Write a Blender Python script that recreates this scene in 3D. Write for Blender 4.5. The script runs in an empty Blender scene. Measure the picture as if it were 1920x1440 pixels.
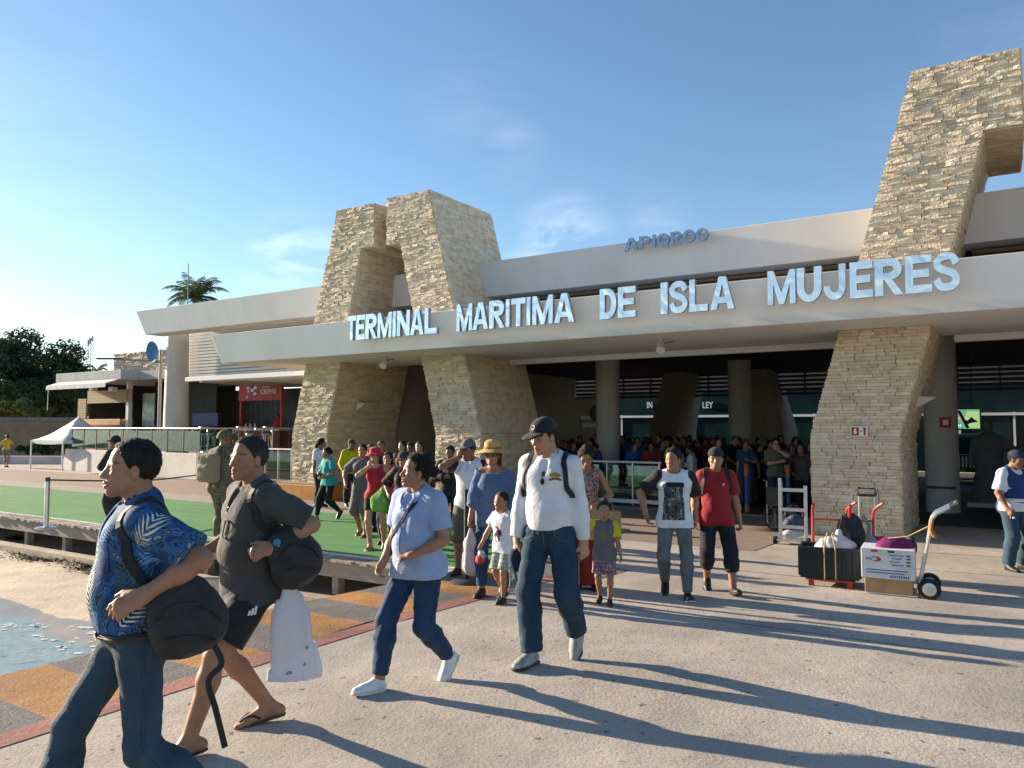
import bpy, math, random
import numpy as np
from mathutils import Matrix, Vector
random.seed(7); RNG = np.random.default_rng(7)
R = math.radians
scene = bpy.context.scene
COL = scene.collection

# ------------------------------------------------------------------ camera
CZ = 1.72; FPX = 1442.0; PITCH = math.atan(80 / FPX)
cam_d = bpy.data.cameras.new('camera'); cam = bpy.data.objects.new('camera', cam_d); COL.objects.link(cam)
cam_d.sensor_width = 36.0; cam_d.lens = 36.0 * FPX / 1920.0
cam_d.clip_start = 0.05; cam_d.clip_end = 3000
cam.location = (0, 0, CZ); cam.rotation_euler = (R(90) + PITCH, 0, 0)
scene.camera = cam

# ------------------------------------------------------------------ light
SUN_EL = R(14.5); SUN_AZ = (-0.883, 0.469)          # horizontal direction towards the sun
n_ = math.hypot(*SUN_AZ); SUN_AZ = (SUN_AZ[0] / n_, SUN_AZ[1] / n_)
world = bpy.data.worlds.new('World'); scene.world = world; world.use_nodes = True
wt = world.node_tree; wn = wt.nodes; wl = wt.links
for n in list(wn): wn.remove(n)
sky = wn.new('ShaderNodeTexSky'); sky.sky_type = 'NISHITA'; sky.sun_disc = False
sky.sun_elevation = SUN_EL; sky.sun_rotation = math.atan2(SUN_AZ[0], SUN_AZ[1])
sky.air_density = 1.0; sky.dust_density = 0.2; sky.ozone_density = 2.6; sky.altitude = 0
wbg = wn.new('ShaderNodeBackground'); wbg.inputs[1].default_value = 0.08
wout = wn.new('ShaderNodeOutputWorld')
# thin cirrus, in world directions
tc = wn.new('ShaderNodeTexCoord')
mp = wn.new('ShaderNodeMapping'); mp.inputs['Scale'].default_value = (3.2, 3.2, 11.0); mp.inputs['Rotation'].default_value = (0.1, 0.24, 0.3)
nz = wn.new('ShaderNodeTexNoise'); nz.inputs['Scale'].default_value = 1.35; nz.inputs['Detail'].default_value = 7; nz.inputs['Roughness'].default_value = 0.62; nz.inputs['Distortion'].default_value = 0.7
rp = wn.new('ShaderNodeValToRGB'); rp.color_ramp.elements[0].position = 0.40; rp.color_ramp.elements[1].position = 0.74
wl.new(tc.outputs['Generated'], mp.inputs[0]); wl.new(mp.outputs[0], nz.inputs['Vector']); wl.new(nz.outputs['Fac'], rp.inputs[0])
def cloud_spot(d, r0, r1, amt):
    v = wn.new('ShaderNodeVectorMath'); v.operation = 'DISTANCE'; dv = Vector(d).normalized()
    nm = wn.new('ShaderNodeVectorMath'); nm.operation = 'NORMALIZE'; wl.new(tc.outputs['Generated'], nm.inputs[0])
    wl.new(nm.outputs[0], v.inputs[0]); v.inputs[1].default_value = dv
    m = wn.new('ShaderNodeMapRange'); m.interpolation_type = 'SMOOTHSTEP'
    m.inputs[1].default_value = r0; m.inputs[2].default_value = r1; m.inputs[3].default_value = amt; m.inputs[4].default_value = 0.0
    wl.new(v.outputs['Value'], m.inputs[0]); return m.outputs[0]
def pix_dir(x, y):
    u = (x - 960) / FPX; v = (720 - y) / FPX
    return (u, math.cos(PITCH) - v * math.sin(PITCH), math.sin(PITCH) + v * math.cos(PITCH))
acc = None
for (px, py, r0, r1, amt) in [(560, 495, .0, .085, .6), (1060, 470, .02, .09, .42), (960, 290, .0, .06, .14), (880, 180, .0, .10, .05), (1230, 425, .0, .06, .2), (60, 470, .0, .15, .06), (-900, 500, .1, .6, .12), (2800, 350, .1, .6, .12)]:
    o = cloud_spot(pix_dir(px, py), r0, r1, amt)
    if acc is None: acc = o
    else:
        a = wn.new('ShaderNodeMath'); a.operation = 'MAXIMUM'; wl.new(acc, a.inputs[0]); wl.new(o, a.inputs[1]); acc = a.outputs[0]
mul = wn.new('ShaderNodeMath'); mul.operation = 'MULTIPLY'; wl.new(acc, mul.inputs[0]); wl.new(rp.outputs[0], mul.inputs[1])
mx = wn.new('ShaderNodeMix'); mx.data_type = 'RGBA'; mx.inputs['B'].default_value = (9.0, 9.0, 9.2, 1)
wl.new(mul.outputs[0], mx.inputs['Factor']); wl.new(sky.outputs[0], mx.inputs['A'])
hs = wn.new('ShaderNodeHueSaturation'); hs.inputs['Saturation'].default_value = 1.03
wl.new(mx.outputs['Result'], hs.inputs['Color']); wl.new(hs.outputs[0], wbg.inputs[0]); wl.new(wbg.outputs[0], wout.inputs[0])

sun_d = bpy.data.lights.new('sun', 'SUN'); sun = bpy.data.objects.new('sun', sun_d); COL.objects.link(sun)
sun_d.energy = 5.0; sun_d.angle = R(0.55); sun_d.color = (1.0, 0.84, 0.64)
sd = Vector((SUN_AZ[0] * math.cos(SUN_EL), SUN_AZ[1] * math.cos(SUN_EL), math.sin(SUN_EL)))
sun.rotation_euler = sd.to_track_quat('Z', 'Y').to_euler(); sun.location = (-40, 20, 30)
scene.view_settings.view_transform = 'Standard'; scene.view_settings.look = 'None'
scene.view_settings.gamma = 1.0; scene.view_settings.exposure = 1.44; scene.view_settings.use_curve_mapping = False
scene.cycles.max_bounces = 6; scene.cycles.transparent_max_bounces = 8; scene.cycles.use_denoising = True
scene.cycles.sample_clamp_indirect = 6

# ------------------------------------------------------------------ places
FANG = math.atan2(0.541, 0.841)                     # the facade runs along FU, into the building along FV
FU = np.array([math.cos(FANG), -math.sin(FANG)]); FV = np.array([math.sin(FANG), math.cos(FANG)])
FO = np.array([5.6748, 14.7211])
def uv_of(x, y): d = np.array([x, y]) - FO; return float(d @ FU), float(d @ FV)
def w_of(u, v): q = FO + u * FU + v * FV; return float(q[0]), float(q[1])
def ground_z(u, v):
    t = min(max((v + 10.4) / 8.8, 0.0), 1.0)
    return -0.30 * t
DECK_Z = -0.25
def gz(x, y):
    u, v = uv_of(x, y)
    return DECK_Z if (u < -2.95 and -7.3 < v < -1.4) else ground_z(u, v)
def at_ground(px, py, lift=0.0):
    u = (px - 960) / FPX; v = (720 - py) / FPX
    r = (u, math.cos(PITCH) - v * math.sin(PITCH), math.sin(PITCH) + v * math.cos(PITCH))
    z = 0.0
    for _ in range(25):
        t = (z - CZ) / r[2]; x, y = r[0] * t, r[1] * t
        z = 0.5 * z + 0.5 * (gz(x, y) + lift)
    return x, y, z
def at_depth(px, py, Y):
    d = pix_dir(px, py); t = Y / d[1]; return d[0] * t, Y, CZ + d[2] * t
def on_wall(px, py, v):
    d = pix_dir(px, py); du = np.array([d[0], d[1]]); t = (v + FO @ FV) / (du @ FV)
    q = du * t - FO
    return float(q @ FU), CZ + d[2] * t

# ------------------------------------------------------------------ materials
MATS = {}
def lin(c):
    return tuple(((v / 255.0) / 12.92 if v / 255.0 <= 0.04045 else ((v / 255.0 + 0.055) / 1.055) ** 2.4) for v in c)
def _nodes(name):
    m = bpy.data.materials.new(name); m.use_nodes = True
    nt = m.node_tree; b = nt.nodes['Principled BSDF']
    return m, nt, nt.nodes, nt.links, b
def mat(name, col, rough=0.7, var=0.12, scale=6.0, bump=0.0, bscale=60.0, metal=0.0, spec=0.4, col2=None, stretch=(1, 1, 1), coat=0.0, detail=5, sheen=0.0, lo=0.35, hi=0.65, per_obj=0.0):
    """noise-varied principled material in object coordinates; col in linear values"""
    if name in MATS: return MATS[name]
    m, nt, N, L, b = _nodes(name); MATS[name] = m
    tc = N.new('ShaderNodeTexCoord'); mp = N.new('ShaderNodeMapping'); mp.inputs['Scale'].default_value = stretch
    L.new(tc.outputs['Object'], mp.inputs[0])
    nz = N.new('ShaderNodeTexNoise'); nz.inputs['Scale'].default_value = scale; nz.inputs['Detail'].default_value = detail; nz.inputs['Roughness'].default_value = 0.6
    L.new(mp.outputs[0], nz.inputs['Vector'])
    r = N.new('ShaderNodeValToRGB'); e = r.color_ramp.elements
    e[0].position = lo; e[1].position = hi
    c2 = col2 if col2 else tuple(min(1, x * (1 + var)) for x in col)
    c1 = col if col2 else tuple(x * (1 - var) for x in col)
    e[0].color = (*c1, 1); e[1].color = (*c2, 1)
    L.new(nz.outputs['Fac'], r.inputs[0])
    last = r.outputs[0]
    if per_obj > 0:
        oi = N.new('ShaderNodeObjectInfo'); mr = N.new('ShaderNodeMapRange'); mr.inputs[3].default_value = 1 - per_obj; mr.inputs[4].default_value = 1 + per_obj
        L.new(oi.outputs['Random'], mr.inputs[0]); hv = N.new('ShaderNodeHueSaturation'); L.new(mr.outputs[0], hv.inputs['Value']); L.new(last, hv.inputs['Color']); last = hv.outputs[0]
    L.new(last, b.inputs['Base Color'])
    b.inputs['Roughness'].default_value = rough; b.inputs['Metallic'].default_value = metal
    b.inputs['Specular IOR Level'].default_value = spec; b.inputs['Coat Weight'].default_value = coat
    if sheen: b.inputs['Sheen Weight'].default_value = sheen
    if bump > 0:
        n2 = N.new('ShaderNodeTexNoise'); n2.inputs['Scale'].default_value = bscale; n2.inputs['Detail'].default_value = 4
        L.new(mp.outputs[0], n2.inputs['Vector'])
        bp = N.new('ShaderNodeBump'); bp.inputs['Strength'].default_value = bump; bp.inputs['Distance'].default_value = 0.02
        L.new(n2.outputs['Fac'], bp.inputs['Height']); L.new(bp.outputs[0], b.inputs['Normal'])
    return m
def emit(name, col, strength):
    if name in MATS: return MATS[name]
    m, nt, N, L, b = _nodes(name); MATS[name] = m
    b.inputs['Base Color'].default_value = (0.02, 0.02, 0.02, 1)
    b.inputs['Emission Color'].default_value = (*col, 1); b.inputs['Emission Strength'].default_value = strength
    return m
def glass(name, col=(0.75, 0.9, 0.86), rough=0.03, alpha=0.28):
    if name in MATS: return MATS[name]
    m, nt, N, L, b = _nodes(name); MATS[name] = m
    out = N['Material Output']
    tr = N.new('ShaderNodeBsdfTransparent'); tr.inputs[0].default_value = (*col, 1)
    gl = N.new('ShaderNodeBsdfGlossy'); gl.inputs['Roughness'].default_value = rough; gl.inputs['Color'].default_value = (0.8, 0.9, 0.9, 1)
    fr = N.new('ShaderNodeFresnel'); fr.inputs[0].default_value = 1.5
    ad = N.new('ShaderNodeMath'); ad.operation = 'ADD'; ad.inputs[1].default_value = alpha * 0.3; L.new(fr.outputs[0], ad.inputs[0])
    mx = N.new('ShaderNodeMixShader'); L.new(ad.outputs[0], mx.inputs[0]); L.new(tr.outputs[0], mx.inputs[1]); L.new(gl.outputs[0], mx.inputs[2])
    L.new(mx.outputs[0], out.inputs[0]); return m

# ------------------------------------------------------------------ objects
def thing(name, label, cat, group=None, loc=(0, 0, 0), rot=0.0, scale=1.0):
    o = bpy.data.objects.new(name, None); COL.objects.link(o)
    o.location = loc; o.rotation_euler = (0, 0, rot); o.scale = (scale,) * 3; o.empty_display_size = 0.2
    tag(o, label, cat, group); return o
def tag(o, label, cat, group=None):
    o['label'] = label; o['category'] = cat
    if group: o['group'] = group
    return o
def in_frame(name, label, cat, group=None, u=0, v=0, z=0, extra=0.0):
    x, y = w_of(u, v); return thing(name, label, cat, group, (x, y, z), -FANG + extra)
class MB:
    """collects shapes, builds ONE mesh object"""
    def __init__(s): s.v = []; s.f = []; s.m = []; s.mi = 0
    def add(s, vs, fs):
        o = len(s.v); s.v += [tuple(p) for p in vs]; s.f += [tuple(i + o for i in f) for f in fs]; s.m += [s.mi] * len(fs); return s
    def box(s, a, b):
        x0, y0, z0 = a; x1, y1, z1 = b
        return s.add([(x0, y0, z0), (x1, y0, z0), (x1, y1, z0), (x0, y1, z0), (x0, y0, z1), (x1, y0, z1), (x1, y1, z1), (x0, y1, z1)],
                     [(0, 3, 2, 1), (4, 5, 6, 7), (0, 1, 5, 4), (1, 2, 6, 5), (2, 3, 7, 6), (3, 0, 4, 7)])
    def bar(s, a, b, w, h, up=(0, 0, 1)):
        a = Vector(a); b = Vector(b); d = (b - a).normalized(); sd = d.cross(Vector(up))
        if sd.length < 1e-4: sd = d.cross(Vector((1, 0, 0)))
        sd.normalize(); u = sd.cross(d); vs = []
        for p in (a, b):
            for i, j in ((-1, -1), (1, -1), (1, 1), (-1, 1)): vs.append(p + sd * (i * w / 2) + u * (j * h / 2))
        return s.add(vs, [(0, 1, 2, 3), (7, 6, 5, 4), (0, 4, 5, 1), (1, 5, 6, 2), (2, 6, 7, 3), (3, 7, 4, 0)])
    def tube(s, pts, r, n=10, cap=True, r2=None):
        pts = [Vector(p) for p in pts]; vs = []; fs = []; k = len(pts); prev = None
        for i, p in enumerate(pts):
            d = (pts[min(i + 1, k - 1)] - pts[max(i - 1, 0)]).normalized()
            ref = prev if prev is not None and abs(prev.dot(d)) < 0.99 else (Vector((0, 0, 1)) if abs(d.z) < 0.9 else Vector((1, 0, 0)))
            a = d.cross(ref); a.normalize(); b = d.cross(a); prev = b.cross(d) if False else ref
            rr = r if r2 is None else r + (r2 - r) * i / max(1, k - 1)
            for j in range(n):
                t = 2 * math.pi * j / n; vs.append(p + a * (rr * math.cos(t)) + b * (rr * math.sin(t)))
        for i in range(k - 1):
            for j in range(n):
                q = (j + 1) % n; fs.append((i * n + j, i * n + q, (i + 1) * n + q, (i + 1) * n + j))
        if cap: fs.append(tuple(range(n))[::-1]); fs.append(tuple((k - 1) * n + j for j in range(n)))
        return s.add(vs, fs)
    def lathe(s, prof, n=24, c=(0, 0, 0)):
        vs = []; fs = []; k = len(prof)
        for (r, z) in prof:
            for j in range(n):
                t = 2 * math.pi * j / n; vs.append((c[0] + r * math.cos(t), c[1] + r * math.sin(t), c[2] + z))
        for i in range(k - 1):
            for j in range(n):
                q = (j + 1) % n; fs.append((i * n + j, i * n + q, (i + 1) * n + q, (i + 1) * n + j))
        fs.append(tuple(range(n))[::-1]); fs.append(tuple((k - 1) * n + j for j in range(n)))
        return s.add(vs, fs)
    def prism(s, prof, y0, y1):
        """profile in (x,z), extruded along y"""
        n = len(prof)
        vs = [(x, y0, z) for x, z in prof] + [(x, y1, z) for x, z in prof]
        fs = [tuple(range(n)), tuple(range(n, 2 * n))[::-1]] + [(i, i + n, (i + 1) % n + n, (i + 1) % n) for i in range(n)]
        return s.add(vs, fs)
    def prismx(s, prof, x0, x1):
        """profile in (y,z), extruded along x"""
        n = len(prof)
        vs = [(x0, y, z) for y, z in prof] + [(x1, y, z) for y, z in prof]
        fs = [tuple(range(n)), tuple(range(n, 2 * n))[::-1]] + [(i, i + n, (i + 1) % n + n, (i + 1) % n) for i in range(n)]
        return s.add(vs, fs)
    def build(s, name, m, parent=None, smooth=False, bevel=0.0, fix=True, loc=None):
        me = bpy.data.meshes.new(name); me.from_pydata([tuple(p) for p in s.v], [], s.f)
        for x in (m if isinstance(m, (list, tuple)) else [m]): me.materials.append(x)
        if max(s.m, default=0) > 0: me.polygons.foreach_set('material_index', s.m)
        if fix:
            import bmesh
            bm = bmesh.new(); bm.from_mesh(me); bmesh.ops.recalc_face_normals(bm, faces=bm.faces); bm.to_mesh(me); bm.free()
        if smooth: me.polygons.foreach_set('use_smooth', [True] * len(me.polygons))
        me.update(); o = bpy.data.objects.new(name, me); COL.objects.link(o)
        if parent: o.parent = parent
        if loc: o.location = loc
        if smooth:
            me.set_sharp_from_angle(angle=R(40))
        if bevel > 0:
            bv = o.modifiers.new('bevel', 'BEVEL'); bv.width = bevel; bv.segments = 2; bv.limit_method = 'ANGLE'; bv.angle_limit = R(40)
        return o
def box_part(name, a, b, m, parent, bevel=0.0): return MB().box(a, b).build(name, m, parent, bevel=bevel)
def np_mesh(name, V, Q, mats, parent=None, mi=None, smooth=True, tris=False):
    me = bpy.data.meshes.new(name); V = np.asarray(V, np.float32); Q = np.asarray(Q, np.int32); k = Q.shape[1]
    me.vertices.add(len(V)); me.vertices.foreach_set('co', V.ravel())
    me.loops.add(Q.size); me.loops.foreach_set('vertex_index', Q.ravel())
    me.polygons.add(len(Q)); me.polygons.foreach_set('loop_start', np.arange(0, Q.size, k, dtype=np.int32))
    for x in (mats if isinstance(mats, (list, tuple)) else [mats]): me.materials.append(x)
    if mi is not None: me.polygons.foreach_set('material_index', np.asarray(mi, np.int32))
    me.polygons.foreach_set('use_smooth', np.full(len(Q), smooth)); me.update(calc_edges=True); me.validate()
    o = bpy.data.objects.new(name, me); COL.objects.link(o)
    if parent: o.parent = parent
    return o
def copy_tree(o, parent=None):
    c = o.copy(); COL.objects.link(c); c.parent = parent
    for ch in o.children: copy_tree(ch, c)
    return c
def structure(o): o['kind'] = 'structure'; return o
_textcache = {}
def text_mesh(ch, size=1.0, depth=0.05, bold=0.0, bev=0.0):
    """a letter or word from the built-in font as (verts, faces) lying in x,z facing -y, left-bottom at the origin"""
    key = (ch, size, depth, bold, bev)
    if key in _textcache: return _textcache[key]
    cu = bpy.data.curves.new('t', 'FONT'); cu.body = ch; cu.size = size; cu.extrude = depth / 2; cu.offset = bold; cu.bevel_depth = bev; cu.resolution_u = 4
    ob = bpy.data.objects.new('t', cu); COL.objects.link(ob)
    dg = bpy.context.evaluated_depsgraph_get(); me = ob.evaluated_get(dg).to_mesh()
    vs = [(v.co.x, v.co.z * -1.0, v.co.y) for v in me.vertices]; fs = [tuple(p.vertices) for p in me.polygons]
    x0 = min(v[0] for v in vs); vs = [(v[0] - x0, v[1], v[2]) for v in vs]
    ob.evaluated_get(dg).to_mesh_clear(); bpy.data.objects.remove(ob); bpy.data.curves.remove(cu)
    _textcache[key] = (vs, fs); return vs, fs
# ------------------------------------------------------------------ signed-distance modelling (bodies, clothes, soft things)
def _v(p): return np.asarray(p, np.float32)
def p_cone(a, b, ra, rb, flat=None):
    a = _v(a); b = _v(b); ab = b - a; L2 = float(ab @ ab) + 1e-9; rm = max(ra, rb)
    lo = np.minimum(a, b) - rm; hi = np.maximum(a, b) + rm
    if flat is not None: n = _v(flat[0]); n = n / np.linalg.norm(n); kf = 1.0 / flat[1] ** 2 - 1.0
    def fn(X, Y, Z):
        px = X - a[0]; py = Y - a[1]; pz = Z - a[2]
        t = np.clip((px * ab[0] + py * ab[1] + pz * ab[2]) / L2, 0, 1)
        px = px - t * ab[0]; py = py - t * ab[1]; pz = pz - t * ab[2]
        q = px * px + py * py + pz * pz
        if flat is not None:
            w = px * n[0] + py * n[1] + pz * n[2]; q = q + w * w * kf
        d = np.sqrt(q) - (ra + (rb - ra) * t)
        return d * (flat[1] if (flat is not None and flat[1] < 1) else 1.0)
    return fn, lo, hi
def p_ell(c, r, Rm=None):
    c = _v(c); r = _v(r); Rm = np.eye(3, dtype=np.float32) if Rm is None else np.asarray(Rm, np.float32)   # rows are axes
    ext = np.sqrt(((Rm * r[:, None]) ** 2).sum(0))
    def fn(X, Y, Z):
        x = X - c[0]; y = Y - c[1]; z = Z - c[2]
        a = (Rm[0, 0] * x + Rm[0, 1] * y + Rm[0, 2] * z) / r[0]; b = (Rm[1, 0] * x + Rm[1, 1] * y + Rm[1, 2] * z) / r[1]; e = (Rm[2, 0] * x + Rm[2, 1] * y + Rm[2, 2] * z) / r[2]
        k0 = np.sqrt(a * a + b * b + e * e); k1 = np.sqrt((a / r[0]) ** 2 + (b / r[1]) ** 2 + (e / r[2]) ** 2) + 1e-6
        return k0 * (k0 - 1.0) / k1
    return fn, c - ext, c + ext
def p_box(c, h, rad, Rm=None):
    c = _v(c); h = _v(h) - rad; Rm = np.eye(3, dtype=np.float32) if Rm is None else np.asarray(Rm, np.float32)
    ext = (np.abs(Rm) * (h + rad)[:, None]).sum(0)
    def fn(X, Y, Z):
        x = X - c[0]; y = Y - c[1]; z = Z - c[2]
        q = [np.abs(Rm[i, 0] * x + Rm[i, 1] * y + Rm[i, 2] * z) - h[i] for i in range(3)]
        o = np.sqrt(np.maximum(q[0], 0) ** 2 + np.maximum(q[1], 0) ** 2 + np.maximum(q[2], 0) ** 2)
        return o + np.minimum(np.maximum(q[0], np.maximum(q[1], q[2])), 0) - rad
    return fn, c - ext, c + ext
def p_plane(p, n):
    """keeps the side the normal points away from"""
    p = _v(p); n = _v(n); n = n / np.linalg.norm(n)
    return (lambda X, Y, Z: (X - p[0]) * n[0] + (Y - p[1]) * n[1] + (Z - p[2]) * n[2]), None, None
def p_cut(prim, p, n):
    fn, lo, hi = prim; p = _v(p); n = _v(n); n = n / np.linalg.norm(n)
    return (lambda X, Y, Z: np.maximum(fn(X, Y, Z), (X - p[0]) * n[0] + (Y - p[1]) * n[1] + (Z - p[2]) * n[2])), lo, hi
def folds(amp, freq, seed, squash=(1, 1, 1), n=4):
    g = np.random.default_rng(seed); qs = []
    for i in range(n):
        d = g.normal(size=3) * np.array(squash); d = d / np.linalg.norm(d) * freq * g.uniform(0.6, 1.5)
        e = g.normal(size=3); e = e / np.linalg.norm(e) * freq * 0.45
        qs.append((d, g.uniform(0, 6.28), e, g.uniform(0, 6.28)))
    def fn(X, Y, Z):
        f = 0
        for d, a, e, b in qs:
            w = np.sin(X * e[0] + Y * e[1] + Z * e[2] + b)
            s = np.sin(X * d[0] + Y * d[1] + Z * d[2] + a + 1.6 * w)
            f = f + (0.45 - np.abs(s)) * (0.6 + 0.4 * w)
        return f * (amp / math.sqrt(n))
    return fn
class Field:
    def __init__(s): s.ops = []
    def u(s, prim, k=0.02): s.ops.append(('u', prim, k)); return s
    def sub(s, prim, k=0.01): s.ops.append(('s', prim, k)); return s
    def cut(s, p, n, k=0.004): s.ops.append(('i', p_plane(p, n), k)); return s
    def disp(s, fn): s.ops.append(('d', (fn, None, None), 0)); return s
    @staticmethod
    def _comb(mode, a, b, k):
        if mode == 's': b = -b; mode = 'i'
        if mode == 'u':
            h = np.maximum(k - np.abs(a - b), 0) / k; return np.minimum(a, b) - h * h * (k * 0.25)
        h = np.maximum(k - np.abs(a - b), 0) / k; return np.maximum(a, b) + h * h * (k * 0.25)
    def ev(s, P):
        P = np.asarray(P, np.float32); X, Y, Z = P[:, 0], P[:, 1], P[:, 2]; d = np.full(len(P), 1.0, np.float32)
        for mode, (fn, lo, hi), k in s.ops:
            d = d + fn(X, Y, Z) if mode == 'd' else s._comb(mode, d, fn(X, Y, Z), k)
        return d
    def grad(s, P):
        e = 0.003; g = np.stack([s.ev(P + np.eye(3)[i] * e) - s.ev(P - np.eye(3)[i] * e) for i in range(3)], 1)
        return g / (np.linalg.norm(g, axis=1, keepdims=True) + 1e-9)
    def project(s, P, off=0.004, it=4):
        P = np.array(P, np.float32)
        for _ in range(it): P = P - (s.ev(P) - off)[:, None] * s.grad(P)
        return P
    def bounds(s, pad):
        lo = np.min([o[1][1] for o in s.ops if o[0] == 'u'], 0) - pad; hi = np.max([o[1][2] for o in s.ops if o[0] == 'u'], 0) + pad
        return lo, hi
    def mesh(s, h, zfine=None):
        """h voxel size; zfine=(z0, h2): finer z spacing above z0"""
        lo, hi = s.bounds(0.03)
        for mode, (fn, l, hh), k in s.ops:          # axis-aligned cuts shrink the box
            pass
        ax = [np.arange(lo[i], hi[i] + h, h, dtype=np.float32) for i in range(3)]
        if zfine and hi[2] > zfine[0] > lo[2]:
            ax[2] = np.concatenate([np.arange(lo[2], zfine[0], h), np.arange(zfine[0], hi[2] + zfine[1], zfine[1])]).astype(np.float32)
        D = np.full([len(a) for a in ax], 1.0, np.float32)
        for mode, (fn, l, hh), k in s.ops:
            if mode == 'd':
                idx = np.nonzero(np.abs(D) < 0.035)
                if len(idx[0]): D[idx] += fn(ax[0][idx[0]], ax[1][idx[1]], ax[2][idx[2]])
                continue
            if l is None: sl = [slice(0, len(a)) for a in ax]
            else:
                m = k + 2.5 * h
                sl = [slice(max(0, int(np.searchsorted(ax[i], l[i] - m)) - 1), int(np.searchsorted(ax[i], hh[i] + m)) + 1) for i in range(3)]
            X = ax[0][sl[0]][:, None, None]; Y = ax[1][sl[1]][None, :, None]; Z = ax[2][sl[2]][None, None, :]
            blk = D[sl[0], sl[1], sl[2]]
            D[sl[0], sl[1], sl[2]] = s._comb(mode, blk, fn(X, Y, Z), k)
        return nets(D, ax)
    def build(s, name, h, mats, parent, zfine=None, tint=None, mif=None):
        V, Q = s.mesh(h, zfine)
        mi = None
        if mif is not None: mi = mif(V[Q].mean(1))
        o = np_mesh(name, V, Q, mats, parent, mi)
        if tint is not None:
            c = tint(V); at = o.data.color_attributes.new('tint', 'FLOAT_COLOR', 'POINT')
            at.data.foreach_set('color', np.concatenate([c, np.ones((len(c), 1))], 1).astype(np.float32).ravel())
        return o
_E = [(0, 0, 0, 0), (0, 1, 0, 0)]
def nets(D, ax):
    S = D < 0; n = D.shape
    A = S[:-1, :-1, :-1].copy(); B = A.copy(); cor = [(i, j, k) for i in (0, 1) for j in (0, 1) for k in (0, 1)]
    for i, j, k in cor:
        q = S[i:n[0] - 1 + i, j:n[1] - 1 + j, k:n[2] - 1 + k]; A = A & q; B = B | q
    I = np.nonzero(B & ~A); m = len(I[0])
    vid = np.full(A.shape, -1, np.int32); vid[I] = np.arange(m)
    val = {c: D[I[0] + c[0], I[1] + c[1], I[2] + c[2]] for c in cor}
    acc = np.zeros((m, 3), np.float32); cnt = np.zeros(m, np.float32)
    for c in cor:
        for a in range(3):
            if c[a] == 0:
                d = list(c); d[a] = 1; d = tuple(d); x = val[c]; y = val[d]; cr = (x < 0) != (y < 0)
                t = np.where(cr, x / np.where(cr, x - y, 1), 0)
                for q in range(3):
                    acc[:, q] += np.where(cr, t if q == a else float(c[q]), 0)
                cnt += cr
    acc /= cnt[:, None]
    V = np.stack([ax[q][I[q]] + acc[:, q] * (ax[q][I[q] + 1] - ax[q][I[q]]) for q in range(3)], 1)
    Q = []
    for a in range(3):
        b, c = (a + 1) % 3, (a + 2) % 3
        s0 = [slice(None)] * 3; s1 = [slice(None)] * 3
        s0[a] = slice(0, n[a] - 1); s1[a] = slice(1, n[a])
        for q in (b, c): s0[q] = slice(1, n[q] - 1); s1[q] = slice(1, n[q] - 1)
        P0 = S[tuple(s0)]; P1 = S[tuple(s1)]
        for sign in (0, 1):
            J = np.nonzero((P0 & ~P1) if sign == 0 else (~P0 & P1))
            J = [J[0], J[1], J[2]]; J[b] = J[b] + 1; J[c] = J[c] + 1
            def cell(db, dc):
                q = [J[0].copy(), J[1].copy(), J[2].copy()]; q[b] = q[b] - db; q[c] = q[c] - dc; return vid[q[0], q[1], q[2]]
            quad = [cell(1, 1), cell(0, 1), cell(0, 0), cell(1, 0)]
            if sign == 1: quad = quad[::-1]
            Q.append(np.stack(quad, 1))
    Q = np.concatenate(Q); Q = Q[(Q >= 0).all(1)]
    return V, Q
def resample(pts, n):
    pts = np.asarray(pts, float); seg = np.linalg.norm(np.diff(pts, axis=0), axis=1); t = np.concatenate([[0], np.cumsum(seg)])
    # smooth (Catmull-Rom) resampling
    m = len(pts); out = []
    for s in np.linspace(0, t[-1], n):
        i = min(max(int(np.searchsorted(t, s, 'right')) - 1, 0), m - 2); f = (s - t[i]) / max(seg[i], 1e-9)
        p0 = pts[max(i - 1, 0)]; p1 = pts[i]; p2 = pts[i + 1]; p3 = pts[min(i + 2, m - 1)]
        out.append(0.5 * ((2 * p1) + (-p0 + p2) * f + (2 * p0 - 5 * p1 + 4 * p2 - p3) * f * f + (-p0 + 3 * p1 - 3 * p2 + p3) * f ** 3))
    return np.array(out)
def strap(name, pts, width, thick, m, parent, field=None, off=0.004, n=30):
    P = resample(pts, n)
    if field is not None: P = field.project(P, off); P = (P + np.vstack([P[:1], P[:-1]]) + np.vstack([P[1:], P[-1:]])) / 3; N = field.grad(P)
    else:
        N = np.tile(np.array([[0.1, 1.0, 0.15]]), (n, 1))
    T = np.gradient(P, axis=0); T /= np.linalg.norm(T, axis=1, keepdims=True) + 1e-9
    S = np.cross(T, N); S /= np.linalg.norm(S, axis=1, keepdims=True) + 1e-9; N = np.cross(S, T)
    V = []
    for a, b in ((-.5, 0), (.5, 0), (.42, 1), (-.42, 1)): V.append(P + S * (a * width) + N * (b * thick))
    V = np.stack(V, 1).reshape(-1, 3); Q = []
    for i in range(n - 1):
        for j in range(4): q = (j + 1) % 4; Q.append((i * 4 + j, i * 4 + q, (i + 1) * 4 + q, (i + 1) * 4 + j))
    Q += [(3, 2, 1, 0), ((n - 1) * 4, (n - 1) * 4 + 1, (n - 1) * 4 + 2, (n - 1) * 4 + 3)]
    return np_mesh(name, V, Q, m, parent, smooth=False)
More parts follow.
